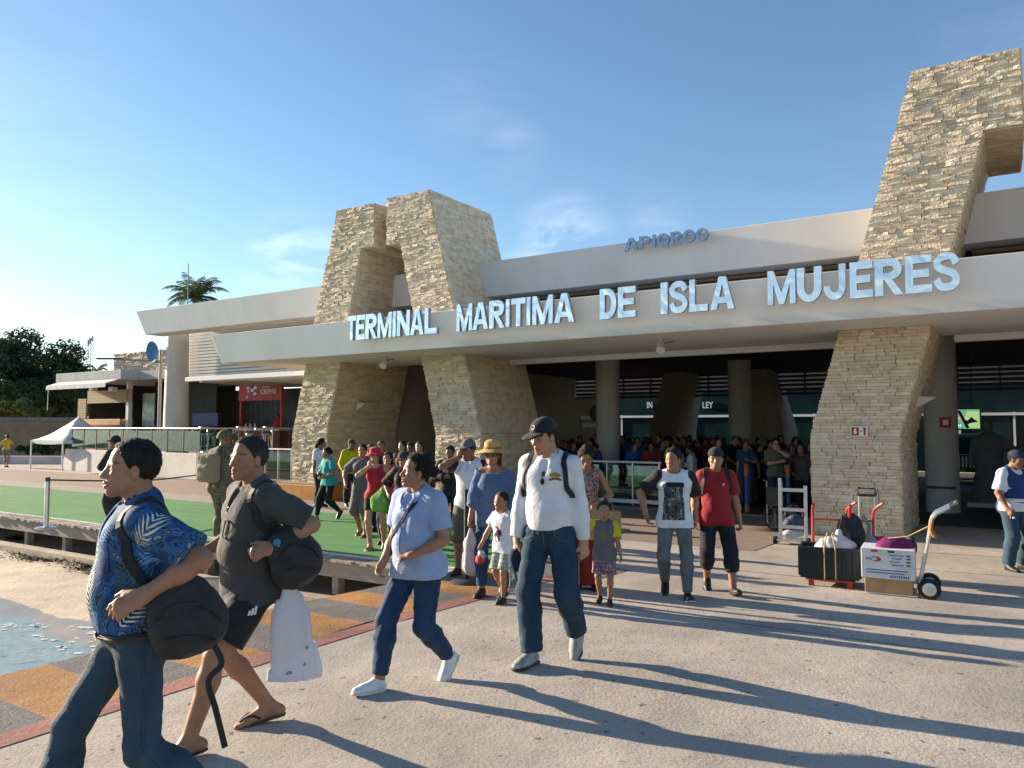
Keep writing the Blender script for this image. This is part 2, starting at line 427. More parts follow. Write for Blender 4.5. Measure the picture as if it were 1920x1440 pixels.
def decal(name, field, c, right, up, vs, fs, m, parent, off=0.0025):
    """lays a flat shape (x,z coordinates in metres round its centre) on a soft surface"""
    c = np.asarray(c, float); right = np.asarray(right, float); up = np.asarray(up, float)
    P = np.array([c + right * x + up * z for x, z in vs]); P = field.project(P, off)
    me = bpy.data.meshes.new(name); me.from_pydata([tuple(map(float, p)) for p in P], [], fs); me.materials.append(m)
    o = bpy.data.objects.new(name, me); COL.objects.link(o); o.parent = parent; return o
def grid_shape(w, h, nx=14, nz=14, inside=None):
    vs = [((i / nx - .5) * w, (j / nz - .5) * h) for j in range(nz + 1) for i in range(nx + 1)]
    fs = []
    for j in range(nz):
        for i in range(nx):
            x = ((i + .5) / nx - .5) * w; z = ((j + .5) / nz - .5) * h
            if inside is None or inside(x, z): a = j * (nx + 1) + i; fs.append((a, a + 1, a + nx + 2, a + nx + 1))
    used = sorted({i for f in fs for i in f}); mp = {k: n for n, k in enumerate(used)}
    return [vs[k] for k in used], [tuple(mp[i] for i in f) for f in fs]
# ------------------------------------------------------------------ materials of the place
def concrete_mat(name, base, spots=True, bump=0.5, dirt=0.25, warm=1.0):
    m, nt, N, L, b = _nodes(name); MATS[name] = m
    tc = N.new('ShaderNodeTexCoord')
    def noise(s, d=6, r=0.6):
        n = N.new('ShaderNodeTexNoise'); n.inputs['Scale'].default_value = s; n.inputs['Detail'].default_value = d; n.inputs['Roughness'].default_value = r; L.new(tc.outputs['Object'], n.inputs['Vector']); return n
    def ramp(src, p0, p1, c0, c1):
        r = N.new('ShaderNodeValToRGB'); e = r.color_ramp.elements; e[0].position = p0; e[1].position = p1; e[0].color = (*c0, 1); e[1].color = (*c1, 1); L.new(src, r.inputs[0]); return r.outputs[0]
    def mixc(a, bb, f, mode='MULTIPLY'):
        x = N.new('ShaderNodeMix'); x.data_type = 'RGBA'; x.blend_type = mode
        if isinstance(f, float): x.inputs['Factor'].default_value = f
        else: L.new(f, x.inputs['Factor'])
        L.new(a, x.inputs['A'])
        if isinstance(bb, tuple): x.inputs['B'].default_value = (*bb, 1)
        else: L.new(bb, x.inputs['B'])
        return x.outputs['Result']
    d = tuple(v * (1 - dirt) for v in base)
    c = ramp(noise(0.7, 8).outputs['Fac'], 0.35, 0.62, d, base)
    c = mixc(c, ramp(noise(55, 5, 0.7).outputs['Fac'], 0.3, 0.7, (0.62, 0.6, 0.57), (1.12, 1.1, 1.08)), 0.75)
    if spots:
        v = N.new('ShaderNodeTexVoronoi'); v.voronoi_dimensions = '2D'; v.inputs['Scale'].default_value = 4.2; v.inputs['Randomness'].default_value = 1.0
        mpv = N.new('ShaderNodeMapping'); nd = noise(9, 3); ad = N.new('ShaderNodeVectorMath'); ad.operation = 'MULTIPLY_ADD'
        L.new(nd.outputs['Color'], ad.inputs[0]); ad.inputs[1].default_value = (0.12, 0.12, 0.0); L.new(tc.outputs['Object'], ad.inputs[2]); L.new(ad.outputs[0], v.inputs['Vector'])
        sz = N.new('ShaderNodeMath'); sz.operation = 'MULTIPLY'; L.new(v.outputs['Color'], sz.inputs[0]); sz.inputs[1].default_value = 0.085
        df = N.new('ShaderNodeMath'); df.operation = 'LESS_THAN'; L.new(v.outputs['Distance'], df.inputs[0]); L.new(sz.outputs[0], df.inputs[1])
        gate = N.new('ShaderNodeMath'); gate.operation = 'MULTIPLY'; L.new(df.outputs[0], gate.inputs[0])
        gs = ramp(noise(0.55, 2).outputs['Fac'], 0.30, 0.55, (0.25, 0.25, 0.25), (0.9, 0.9, 0.9)); L.new(gs, gate.inputs[1])
        c = mixc(c, (0.13, 0.115, 0.10), gate.outputs[0], 'MIX')
    L.new(c, b.inputs['Base Color']); b.inputs['Roughness'].default_value = 0.88; b.inputs['Specular IOR Level'].default_value = 0.25
    n2 = noise(38, 6, 0.7); bp = N.new('ShaderNodeBump'); bp.inputs['Strength'].default_value = bump; bp.inputs['Distance'].default_value = 0.012; L.new(n2.outputs['Fac'], bp.inputs['Height'])
    n3 = noise(3.0, 4, 0.5); bp2 = N.new('ShaderNodeBump'); bp2.inputs['Strength'].default_value = bump * 0.8; bp2.inputs['Distance'].default_value = 0.03; L.new(n3.outputs['Fac'], bp2.inputs['Height']); L.new(bp.outputs[0], bp2.inputs['Normal'])
    L.new(bp2.outputs[0], b.inputs['Normal']); return m
M_pier = concrete_mat('pier_concrete', (0.52, 0.465, 0.40), dirt=.3)
M_orange = concrete_mat('orange_paint', (0.50, 0.255, 0.09), spots=False, bump=1.0, dirt=0.5)
M_dkgrey = concrete_mat('grey_paint', (0.20, 0.19, 0.18), spots=False, bump=1.0, dirt=0.4)
M_red = concrete_mat('red_paint', (0.42, 0.19, 0.155), spots=False, bump=0.6, dirt=0.45)
M_edge = concrete_mat('pier_side', (0.34, 0.31, 0.27), spots=False, bump=1.0, dirt=0.4)
M_sill = concrete_mat('sill_concrete', (0.55, 0.47, 0.36), spots=False, bump=1.0, dirt=0.3)
M_stucco = mat('painted_stucco', (0.60, 0.58, 0.565), 0.8, scale=0.8, bump=0.03, bscale=12, col2=(0.69, 0.672, 0.66), stretch=(1.0, 1.0, 0.35), lo=0.25, hi=0.55, detail=6)
M_soffit = mat('soffit_paint', (0.50, 0.44, 0.37), 0.85, var=0.06)
M_wall = mat('terrace_wall_paint', (0.58, 0.54, 0.49), 0.85, var=0.1, scale=1.2, bump=0.15, bscale=30)
M_column = mat('column_paint', (0.52, 0.49, 0.46), 0.75, var=0.06, scale=1.5)
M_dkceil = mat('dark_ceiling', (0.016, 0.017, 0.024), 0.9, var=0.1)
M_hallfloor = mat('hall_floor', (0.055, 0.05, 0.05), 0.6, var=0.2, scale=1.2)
M_slat = mat('louver_white', (0.70, 0.71, 0.73), 0.5, var=0.03, scale=2.0)
M_slatb = mat('louver_brown', (0.22, 0.175, 0.13), 0.6, var=0.15, scale=2.0)
M_slatd = mat('louver_dark', (0.10, 0.095, 0.10), 0.6, var=0.15)
M_rail = mat('white_metal', (0.74, 0.73, 0.71), 0.35, var=0.04, metal=0.0, spec=0.6)
M_steel = mat('brushed_steel', (0.55, 0.55, 0.56), 0.3, var=0.08, metal=1.0)
M_dkmetal = mat('dark_metal', (0.05, 0.05, 0.055), 0.45, var=0.1)
M_glass = glass('balustrade_glass')
def stone_mat(name, c1, c2, seed=0.0):
    m, nt, N, L, b = _nodes(name); MATS[name] = m
    tc = N.new('ShaderNodeTexCoord'); oi = N.new('ShaderNodeObjectInfo'); gm = N.new('ShaderNodeNewGeometry')
    n = N.new('ShaderNodeTexNoise'); n.inputs['Scale'].default_value = 5; n.inputs['Detail'].default_value = 6; L.new(gm.outputs['Position'], n.inputs['Vector'])
    ad = N.new('ShaderNodeMath'); ad.operation = 'ADD'; L.new(n.outputs['Fac'], ad.inputs[0])
    at = N.new('ShaderNodeMath'); at.operation = 'MULTIPLY_ADD'; L.new(gm.outputs['Random Per Island'], at.inputs[0]); at.inputs[1].default_value = 0.35; at.inputs[2].default_value = -0.175
    L.new(at.outputs[0], ad.inputs[1])
    r = N.new('ShaderNodeValToRGB'); e = r.color_ramp.elements; e[0].position = 0.28; e[1].position = 0.72; e[0].color = (*c1, 1); e[1].color = (*c2, 1); L.new(ad.outputs[0], r.inputs[0])
    hv = N.new('ShaderNodeHueSaturation'); mr = N.new('ShaderNodeMapRange'); mr.inputs[3].default_value = 0.85; mr.inputs[4].default_value = 1.15; L.new(oi.outputs['Random'], mr.inputs[0]); L.new(mr.outputs[0], hv.inputs['Value']); L.new(r.outputs[0], hv.inputs['Color'])
    L.new(hv.outputs[0], b.inputs['Base Color']); b.inputs['Roughness'].default_value = 0.9; b.inputs['Specular IOR Level'].default_value = 0.2
    n2 = N.new('ShaderNodeTexNoise'); n2.inputs['Scale'].default_value = 26; n2.inputs['Detail'].default_value = 6; L.new(gm.outputs['Position'], n2.inputs['Vector'])
    bp = N.new('ShaderNodeBump'); bp.inputs['Strength'].default_value = 0.7; bp.inputs['Distance'].default_value = 0.02; L.new(n2.outputs['Fac'], bp.inputs['Height']); L.new(bp.outputs[0], b.inputs['Normal'])
    return m
M_stone = stone_mat('ledger_stone', (0.57, 0.445, 0.305), (0.73, 0.62, 0.465))
M_mortar = mat('stone_core', (0.36, 0.30, 0.215), 0.95, var=0.2, scale=9)

# ------------------------------------------------------------------ ground, pier, beach, sea
def sheet(name, us, vs, zf, m, keep=None):
    V = []; Q = []; nu = len(us)
    for v in vs:
        for u in us: x, y = w_of(u, v); V.append((x, y, zf(u, v)))
    for j in range(len(vs) - 1):
        for i in range(nu - 1):
            uc = (us[i] + us[i + 1]) / 2; vc = (vs[j] + vs[j + 1]) / 2
            if keep is None or keep(uc, vc): a = j * nu + i; Q.append((a, a + 1, a + nu + 1, a + nu))
    return structure(np_mesh(name, V, Q, m, smooth=True))
US = [-900, -300, -140, -80, -50, -30, -15, -6, -2.72] + [x * 1.5 for x in range(-1, 12)] + [25, 45, 120, 400, 900]
VS = [-700, -250, -120, -60, -30, -20] + [-15 + .8 * i for i in range(0, 18)] + [-0.4, 2, 6, 12, 30, 80, 250, 900]
VS = sorted(set(VS + [-7.3, -1.6]))
pier = sheet('pier_pavement', US, VS, lambda u, v: ground_z(u, v), M_pier, lambda u, v: (u > -2.72 and u < 120) if v < -7.3 else ((u > -2.72) if v < -1.6 else True))
MB().add([(*w_of(-2.72, v), z) for v in (-60, -7.2) for z in (-2.2, ground_z(0, v) - 0.001)], [(0, 1, 3, 2)]).build('pier_wall', M_edge)
structure(bpy.data.objects['pier_wall'])
# painted edge: red stripe and alternating blocks, then thin joints
def marking(name, u0, u1, v0, v1, m, lift=0.004, n=5, parent=None):
    V = []; Q = []
    vs = np.linspace(v0, v1, n + 1)
    for v in vs:
        for u in (u0, u1): V.append((*w_of(u, v), ground_z(u, v) + lift))
    for i in range(n): Q.append((2 * i, 2 * i + 1, 2 * i + 3, 2 * i + 2))
    o = np_mesh(name, V, Q, m, parent, smooth=False); return o
SOFF = float(np.array([0, 0]) @ FV - FO @ FV)
for k in range(-6, 12):
    v0 = 2.42 + .53 * k + SOFF; v1 = v0 + .53
    if v0 > -7.4: break
    marking('painted_block', -2.71, -1.60, v0, min(v1, -7.31), M_orange if k % 2 == 0 else M_dkgrey, parent=pier)
marking('painted_stripe', -1.60, -1.40, -30, -7.0, M_red, n=30, parent=pier)
marking('grey_apron', -2.71, -1.0, -7.31, -6.1, M_dkgrey, n=3, parent=pier)
M_joint = mat('joint_filler', (0.10, 0.09, 0.08), 0.95, var=0.3, scale=12)
for (u0, v0, u1, v1, w) in [(-1.35, -8.35, 12, -8.3, .014), (-1.0, -5.2, 14, -5.15, .02), (6.0, -26, 6.0, -8.35, .014)]:
    du, dv = u1 - u0, v1 - v0; ln = math.hypot(du, dv); nx, nv = -dv / ln * w / 2, du / ln * w / 2; V = []; Q = []
    for i in range(41):
        t = i / 40; jj = random.uniform(-.006, .006)
        for sg in (1, -1): uu, vv = u0 + du * t + nx * sg + jj, v0 + dv * t + nv * sg + jj; V.append((*w_of(uu, vv), ground_z(uu, vv) + .004))
    Q = [(2 * i, 2 * i + 1, 2 * i + 3, 2 * i + 2) for i in range(40)]
    np_mesh('expansion_joint', V, Q, M_joint, pier, smooth=False)
# paver bands
def paver_mat(name, c1, c2, sx, sy):
    m, nt, N, L, b = _nodes(name); MATS[name] = m
    tc = N.new('ShaderNodeTexCoord'); mp = N.new('ShaderNodeMapping'); mp.inputs['Rotation'].default_value = (0, 0, FANG); L.new(tc.outputs['Object'], mp.inputs[0])
    br = N.new('ShaderNodeTexBrick'); br.inputs['Scale'].default_value = 1.0; br.inputs['Brick Width'].default_value = sx; br.inputs['Row Height'].default_value = sy; br.inputs['Mortar Size'].default_value = 0.008
    br.inputs['Color1'].default_value = (*c1, 1); br.inputs['Color2'].default_value = (*c2, 1); br.inputs['Mortar'].default_value = (0.12, 0.1, 0.085, 1); L.new(mp.outputs[0], br.inputs['Vector'])
    n = N.new('ShaderNodeTexNoise'); n.inputs['Scale'].default_value = 1.5; n.inputs['Detail'].default_value = 6; L.new(tc.outputs['Object'], n.inputs['Vector'])
    x = N.new('ShaderNodeMix'); x.data_type = 'RGBA'; x.blend_type = 'MULTIPLY'; x.inputs['Factor'].default_value = 0.6; L.new(br.outputs['Color'], x.inputs['A']); L.new(n.outputs['Color'], x.inputs['B'])
    L.new(br.outputs['Color'], b.inputs['Base Color']); b.inputs['Roughness'].default_value = 0.85
    bp = N.new('ShaderNodeBump'); bp.inputs['Strength'].default_value = 0.4; bp.inputs['Distance'].default_value = 0.01; L.new(br.outputs['Fac'], bp.inputs['Height']); bp.invert = True; L.new(bp.outputs[0], b.inputs['Normal']); return m
M_paver = paver_mat('terracotta_pavers', (0.30, 0.19, 0.14), (0.25, 0.165, 0.125), 0.22, 0.11)
M_paver2 = paver_mat('brown_pavers', (0.27, 0.2, 0.16), (0.23, 0.175, 0.14), 0.3, 0.15)
def band(name, u0, u1, v0, v1, m, lift=.005):
    return structure(sheet(name, list(np.linspace(u0, u1, 8)), list(np.linspace(v0, v1, 8)), lambda u, v: ground_z(u, v) + lift, m))
band('paved_walk', -48, -8.0, -1.6, 2.55, M_paver)
band('entrance_paving', -7.4, -0.25, -3.0, 2.2, M_paver2)
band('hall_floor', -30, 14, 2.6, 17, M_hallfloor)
band('street', -60, 40, 17.05, 23.5, mat('asphalt', (.05, .05, .052), .9, var=.2, scale=2))
# beach and sea
M_sand = mat('sand', (0.52, 0.43, 0.315), 0.95, var=0.14, scale=2.2, bump=0.5, bscale=14, detail=8)
def sand_z(u, v):
    t = (-7.0 - v)
    return -0.95 - 0.055 * t - 0.03 * max(0, t - 2.4) + 0.03 * math.sin(u * 1.9 + 0.6 * math.sin(v * 2)) * math.cos(v * 1.7)
beach = sheet('beach_sand', [-140, -80, -50] + list(np.linspace(-40, -2.74, 60)), list(np.linspace(-26, -5.0, 36)), sand_z, M_sand)
m, nt, N, L, b = _nodes('sea_water'); M_sea = m
b.inputs['Base Color'].default_value = (0.42, 0.53, 0.52, 1); b.inputs['Roughness'].default_value = 0.12; b.inputs['IOR'].default_value = 1.33; b.inputs['Transmission Weight'].default_value = 0.25
tcn = N.new('ShaderNodeTexCoord'); mpn = N.new('ShaderNodeMapping'); mpn.inputs['Scale'].default_value = (1.0, 2.2, 1); mpn.inputs['Rotation'].default_value = (0, 0, 0.6); L.new(tcn.outputs['Object'], mpn.inputs[0])
bn = None
for (s_, d_, st) in ((1.6, 0.05, 0.7), (6.0, 0.018, 0.6), (20, 0.006, 0.5)):
    nn = N.new('ShaderNodeTexNoise'); nn.inputs['Scale'].default_value = s_; nn.inputs['Detail'].default_value = 3; nn.inputs['Distortion'].default_value = 0.8; L.new(mpn.outputs[0], nn.inputs['Vector'])
    bp = N.new('ShaderNodeBump'); bp.inputs['Strength'].default_value = st; bp.inputs['Distance'].default_value = d_; L.new(nn.outputs['Fac'], bp.inputs['Height'])
    if bn: L.new(bn.outputs[0], bp.inputs['Normal'])
    bn = bp
L.new(bn.outputs[0], b.inputs['Normal'])
sea = sheet('sea', [-1500, -200, -60] + list(np.linspace(-40, 20, 40)) + [100, 1500], [-1500, -200, -60] + list(np.linspace(-30, -7.4, 24)), lambda u, v: -1.115, M_sea)
M_wet = mat('wet_sand', (0.34, 0.275, 0.195), 0.3, var=0.12, scale=1.5, bump=0.15, bscale=10, spec=0.6)
sheet('wet_sand', list(np.linspace(-40, -2.74, 60)), list(np.linspace(-11.4, -9.05, 8)), lambda u, v: sand_z(u, v) + (.004 if v < -9.1 + .25 * math.sin(u * .8) else -.02), M_wet)
# foam line along the shore
M_foam = mat('foam', (0.75, 0.77, 0.76), 0.6, var=0.1, scale=20, bump=0.4)
fo = MB()
for i in range(260):
    u = -26 + i * 0.09; v = -9.9 + 0.35 * math.sin(u * 0.7) + 0.12 * math.sin(u * 2.3 + 1)
    for q in range(3):
        uu = u + random.uniform(-.08, .08); vv = v + random.gauss(0, .05) - .25 * q * (random.random() < .4); r_ = random.uniform(.012, .045)
        x, y = w_of(uu, vv); z = max(-1.112, sand_z(uu, vv)) + .004; pts = [(x + r_ * 1.8 * math.cos(a) * random.uniform(.6, 1), y + r_ * math.sin(a) * random.uniform(.6, 1), z) for a in (0, 1.05, 2.1, 3.14, 4.2, 5.2)]
        fo.add(pts, [tuple(range(6))])
foam = fo.build('sea_foam', M_foam); foam['kind'] = 'stuff'; foam['label'] = 'thin broken line of white foam on the wet sand edge'; foam['category'] = 'foam'
# seaweed heaps
M_weed = mat('seaweed', (0.045, 0.032, 0.022), 0.8, var=0.4, scale=12)
def weed(px, py, lx, lz, n, label):
    x, y, z = at_depth(px, py, 1); d = pix_dir(px, py); t = (-1.0 - CZ) / d[2]; x, y = d[0] * t, d[1] * t
    u0, v0 = uv_of(x, y); mb = MB()
    for i in range(n):
        a = random.gauss(0, .4) * lx; c = random.gauss(0, .28) * lz; uu, vv = u0 + a, v0 + c; X, Y = w_of(uu, vv); Z = sand_z(uu, vv) + abs(random.gauss(0, .035))
        L_ = random.uniform(.04, .14); an = random.uniform(0, 6.28); p0 = Vector((X, Y, Z)); p1 = p0 + Vector((math.cos(an) * L_, math.sin(an) * L_, random.uniform(-.01, .05))); s_ = Vector((-math.sin(an), math.cos(an), random.uniform(-.5, .5))) * random.uniform(.006, .018)
        mb.add([p0 - s_, p0 + s_, p1 + s_ * .4, p1 - s_ * .4], [(0, 1, 2, 3)])
    o = mb.build('seaweed_heap', M_weed, fix=False); o['kind'] = 'stuff'; tag(o, label, 'seaweed')
weed(85, 1050, 2.0, .6, 900, 'long heap of dark dried seaweed on the beach sand')
weed(165, 1068, .8, .5, 300, 'small clump of dark seaweed against the pale concrete sill')
weed(35, 1018, .7, .4, 200, 'little patch of seaweed on pale sand near the boardwalk')

# ------------------------------------------------------------------ boardwalk with green carpet
deck = in_frame('boardwalk', 'weathered grey timber boardwalk with posts over the sand', 'boardwalk', u=0, v=0, z=0)
M_plank = mat('weathered_plank', (0.30, 0.25, 0.21), 0.9, scale=5, bump=0.6, bscale=40, stretch=(6, 0.6, 6), col2=(0.42, 0.36, 0.31), per_obj=0.28)
M_beamw = mat('weathered_beam', (0.27, 0.24, 0.20), 0.9, scale=4, bump=0.6, bscale=30, stretch=(0.5, 6, 6), col2=(0.36, 0.31, 0.27))
pl_me = []
for i in range(5):
    g = random.Random(i); mb = MB(); mb.box((-.068, -.0, -.035), (.068, 1.0, 0)); o = mb.build('plank', M_plank, deck, bevel=.004); pl_me.append(o.data); bpy.data.objects.remove(o)
for i in range(190):
    u = -3.0 - (i + .5) * .145
    o = bpy.data.objects.new('plank', pl_me[i % 5]); COL.objects.link(o); o.parent = deck
    o.location = (u, -7.18 + random.uniform(-.04, .03), DECK_Z + random.uniform(-.006, .004)); o.rotation_euler = (random.uniform(-.004, .004), random.uniform(-.01, .01), random.uniform(-.008, .008))
mb = MB()
for i in range(190, 420):
    u = -3.0 - (i + .5) * .145; mb.box((u - .068, -7.18 + random.uniform(-.03, .03), DECK_Z - .035), (u + .068, -6.2, DECK_Z + random.uniform(-.004, .003)))
far = mb.build('plank_run', M_plank, deck); far['kind'] = 'stuff'
box_part('deck_slab', (-64, -6.18, DECK_Z - .14), (-3.0, -1.6, DECK_Z - .003), M_beamw, deck)
box_part('fascia_beam', (-64, -7.13, DECK_Z - .27), (-3.0, -7.05, DECK_Z - .038), M_beamw, deck, .006)
for i in range(22):
    u = -3.9 - i * 1.55; box_part('post', (u, -7.04, -1.25), (u + .13, -6.9, DECK_Z - .04), M_beamw, deck, .006)
sill = in_frame('concrete_sill', 'pale concrete sill beam lying on the sand under the boardwalk', 'sill', u=0, v=0)
box_part('sill_beam', (-64, -7.32, -1.3), (-3.0, -7.08, -.80), M_sill, sill, .02)
# dark back under the deck so the crawl space reads
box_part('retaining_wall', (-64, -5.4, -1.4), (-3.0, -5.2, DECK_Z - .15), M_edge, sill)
M_carpet = mat('green_carpet', (0.055, 0.20, 0.055), 0.95, scale=3.0, bump=0.5, bscale=160, col2=(0.085, 0.27, 0.075), stretch=(0.25, 3, 1))
carpet = in_frame('green_carpet', 'bright green outdoor carpet laid along the boardwalk', 'carpet', u=0, v=0)
cvs = []; cfs = []
nu_, nv_ = 120, 14
for j in range(nv_ + 1):
    for i in range(nu_ + 1):
        u = -3.15 - 52 * i / nu_; v = -6.85 + 4.0 * j / nv_; cvs.append((u, v + .02 * math.sin(u * 1.3), DECK_Z + .012 + .006 * math.sin(u * 2.1 + v) * math.sin(v * 2)))
for j in range(nv_):
    for i in range(nu_): a = j * (nu_ + 1) + i; cfs.append((a, a + 1, a + nu_ + 2, a + nu_ + 1))
np_mesh('pile', cvs, cfs, M_carpet, carpet)
bm_ = MB(); bm_.tube([(-3.15 - .5 * i, -6.87 + .02 * math.sin((-3.15 - .5 * i) * 1.3), DECK_Z + .016) for i in range(105)], .02, 5)
bm_.build('edge_cord', mat('pale_cord', (0.6, 0.58, 0.5), 0.9), carpet, smooth=True)
# ------------------------------------------------------------------ the terminal
term = in_frame('terminal_building', 'long low ferry terminal with pale concrete canopy, dark open hall and mirror lettering', 'building')
ZB, ZT = 3.53, 4.36
def sheared(name, prof, u0, u1, zlo, zhi, shear, m, parent, bevel=.012):
    mb = MB(); mb.prismx(prof, u0, u1)
    mb.v = [((x - shear * (z - zlo) / (zhi - zlo) if x == u0 else x), y, z) for x, y, z in mb.v]
    return mb.build(name, m, parent, bevel=bevel)
beam = sheared('canopy_beam', [(-1.47, ZB), (-1.62, ZT), (-1.25, ZT), (-1.25, ZT - .12), (2.05, ZT - .12), (2.05, ZB)], -15.7, 15, ZB, ZT, .32, [M_stucco], term)
fas = sheared('upper_fascia', [(1.62, 5.24), (1.48, 6.16), (1.85, 6.16), (1.85, 6.02), (2.35, 6.02), (2.35, 5.24)], -24.5, 15, 5.24, 6.16, .45, [M_stucco], term)
box_part('roof_slab', (-24.6, 2.36, 5.75), (15, 15.6, 6.0), M_stucco, term)
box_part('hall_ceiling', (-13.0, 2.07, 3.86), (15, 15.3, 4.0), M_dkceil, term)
for (a, b_) in ((-8.25, .62), (2.35, 15), (-22.6, -13.75)):
    box_part('shutter_rail', (a, 2.06, 3.40), (b_, 2.22, 3.56), M_rail, term, .01)
# clerestory louvers
for (a, b_, m_, z0, z1, dz, h_) in ((-8.55, 1.15, M_slatb, 4.40, 5.2, .105, .06), (-11.9, -9.9, M_slatb, 4.40, 5.2, .105, .06), (6.6, 15, M_slatb, 4.4, 5.2, .105, .06), (2.7, 4.8, M_slatb, 4.4, 5.2, .105, .06)):
    z = z0
    while z < z1:
        MB().prismx([(2.18, z), (2.12, z + h_), (2.15, z + h_), (2.21, z)], a, b_).build('louver_slat', m_, term); z += dz
    box_part('louver_back', (a, 2.42, z0 - .1), (b_, 2.46, z1 + .05), M_slatb, term)
# white louvers of the left bay
z = 3.78
while z < 5.7:
    MB().prismx([(4.19, z), (4.18, z + .104), (4.21, z + .104), (4.22, z)], -26.6, -13.0).build('louver_slat', M_slat, term); z += .132
box_part('louver_back', (-26.5, 4.34, 3.76), (-13.0, 4.38, 5.74), M_dkmetal, term)
# round columns
def column(u, v, r0, r1, z0, z1, name='column'):
    return MB().lathe([(r0, z0), (r0, z0 + .02), (r1, z1)], 40, (u, v, 0)).build(name, M_column, term, smooth=True)
column(on_wall(331, 740, 3.6)[0], 3.6, .50, .42, .55, 5.76)
HCOL = []
for px in (1140, 1388, 1764):
    u, _ = on_wall(px, 800, 5.5 if px != 1388 else 9.5); HCOL.append(u)
    column(u, 5.5 if px != 1388 else 9.5, .36, .36, -.3, 3.9)
box_part('column_band', (HCOL[2] - .30, 5.5 - .37, .27), (HCOL[2] + .30, 5.5 - .30, .33), M_dkmetal, term)
# hall back: louvers, low wall strips, side walls
u0b, z_l0 = on_wall(1130, 748, 15); u1b, z_l1 = on_wall(1530, 690, 15)
z = z_l0
while z < z_l1 + .1:
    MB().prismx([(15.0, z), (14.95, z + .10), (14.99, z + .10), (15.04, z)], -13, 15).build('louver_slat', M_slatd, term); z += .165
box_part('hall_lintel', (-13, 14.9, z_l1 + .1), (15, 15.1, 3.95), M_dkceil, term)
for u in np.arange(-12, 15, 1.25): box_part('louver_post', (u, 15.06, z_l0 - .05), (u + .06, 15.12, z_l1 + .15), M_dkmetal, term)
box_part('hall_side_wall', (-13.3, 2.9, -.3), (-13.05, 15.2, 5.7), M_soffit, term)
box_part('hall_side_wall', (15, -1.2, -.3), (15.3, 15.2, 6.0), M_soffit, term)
# inner stone-clad wall stub, with a round emblem
su0, sz1 = on_wall(1062, 748, 8.5); su1, _ = on_wall(1128, 748, 8.5)
M_stonew = mat('pale_stone_wall', (0.34, 0.29, 0.22), 0.9, var=0.2, scale=10, bump=1.0, bscale=18, stretch=(1, 1, 3))
box_part('inner_wall', (su0 - 2.6, 8.5, -.3), (su1, 8.9, sz1), M_stonew, term)
cu, cz = on_wall(1118, 775, 8.45)
MB().lathe([(.28, 0), (.28, .04), (.22, .05)], 28).build('emblem', M_dkmetal, term, smooth=True)
eo = bpy.data.objects['emblem']; eo.location = (cu, 8.5, cz); eo.rotation_euler = (R(90), 0, 0)
for (px, py, w_) in ((1103, 783, .55), (1105, 797, .5)):
    au, az = on_wall(px, py, 8.46)
    for k in range(5): box_part('wall_letter', (au - w_ / 2 + k * w_ / 5, 8.46, az - .07), (au - w_ / 2 + k * w_ / 5 + w_ / 7, 8.5, az + .07), M_rail, term)
# mirror letters
m, nt, N, L, b = _nodes('mirror_letter'); M_mirror = m
b.inputs['Base Color'].default_value = (0.90, 0.92, 0.91, 1); b.inputs['Metallic'].default_value = 0.72; b.inputs['Roughness'].default_value = 0.14
tcn = N.new('ShaderNodeTexCoord'); nn = N.new('ShaderNodeTexNoise'); nn.inputs['Scale'].default_value = 2.0; nn.inputs['Detail'].default_value = 1; nn.inputs['Distortion'].default_value = 1.5
oi = N.new('ShaderNodeObjectInfo'); va = N.new('ShaderNodeVectorMath'); va.operation = 'ADD'; sc_ = N.new('ShaderNodeVectorMath'); sc_.operation = 'SCALE'; sc_.inputs['Scale'].default_value = 40
L.new(oi.outputs['Random'], sc_.inputs[0]); L.new(tcn.outputs['Object'], va.inputs[0]); L.new(sc_.outputs[0], va.inputs[1]); L.new(va.outputs[0], nn.inputs['Vector'])
bp = N.new('ShaderNodeBump'); bp.inputs['Strength'].default_value = 0.28; bp.inputs['Distance'].default_value = 0.06; L.new(nn.outputs['Fac'], bp.inputs['Height']); L.new(bp.outputs[0], b.inputs['Normal'])
M_letside = mat('letter_return', (0.38, 0.42, 0.46), 0.35, var=0.1, metal=0.8)
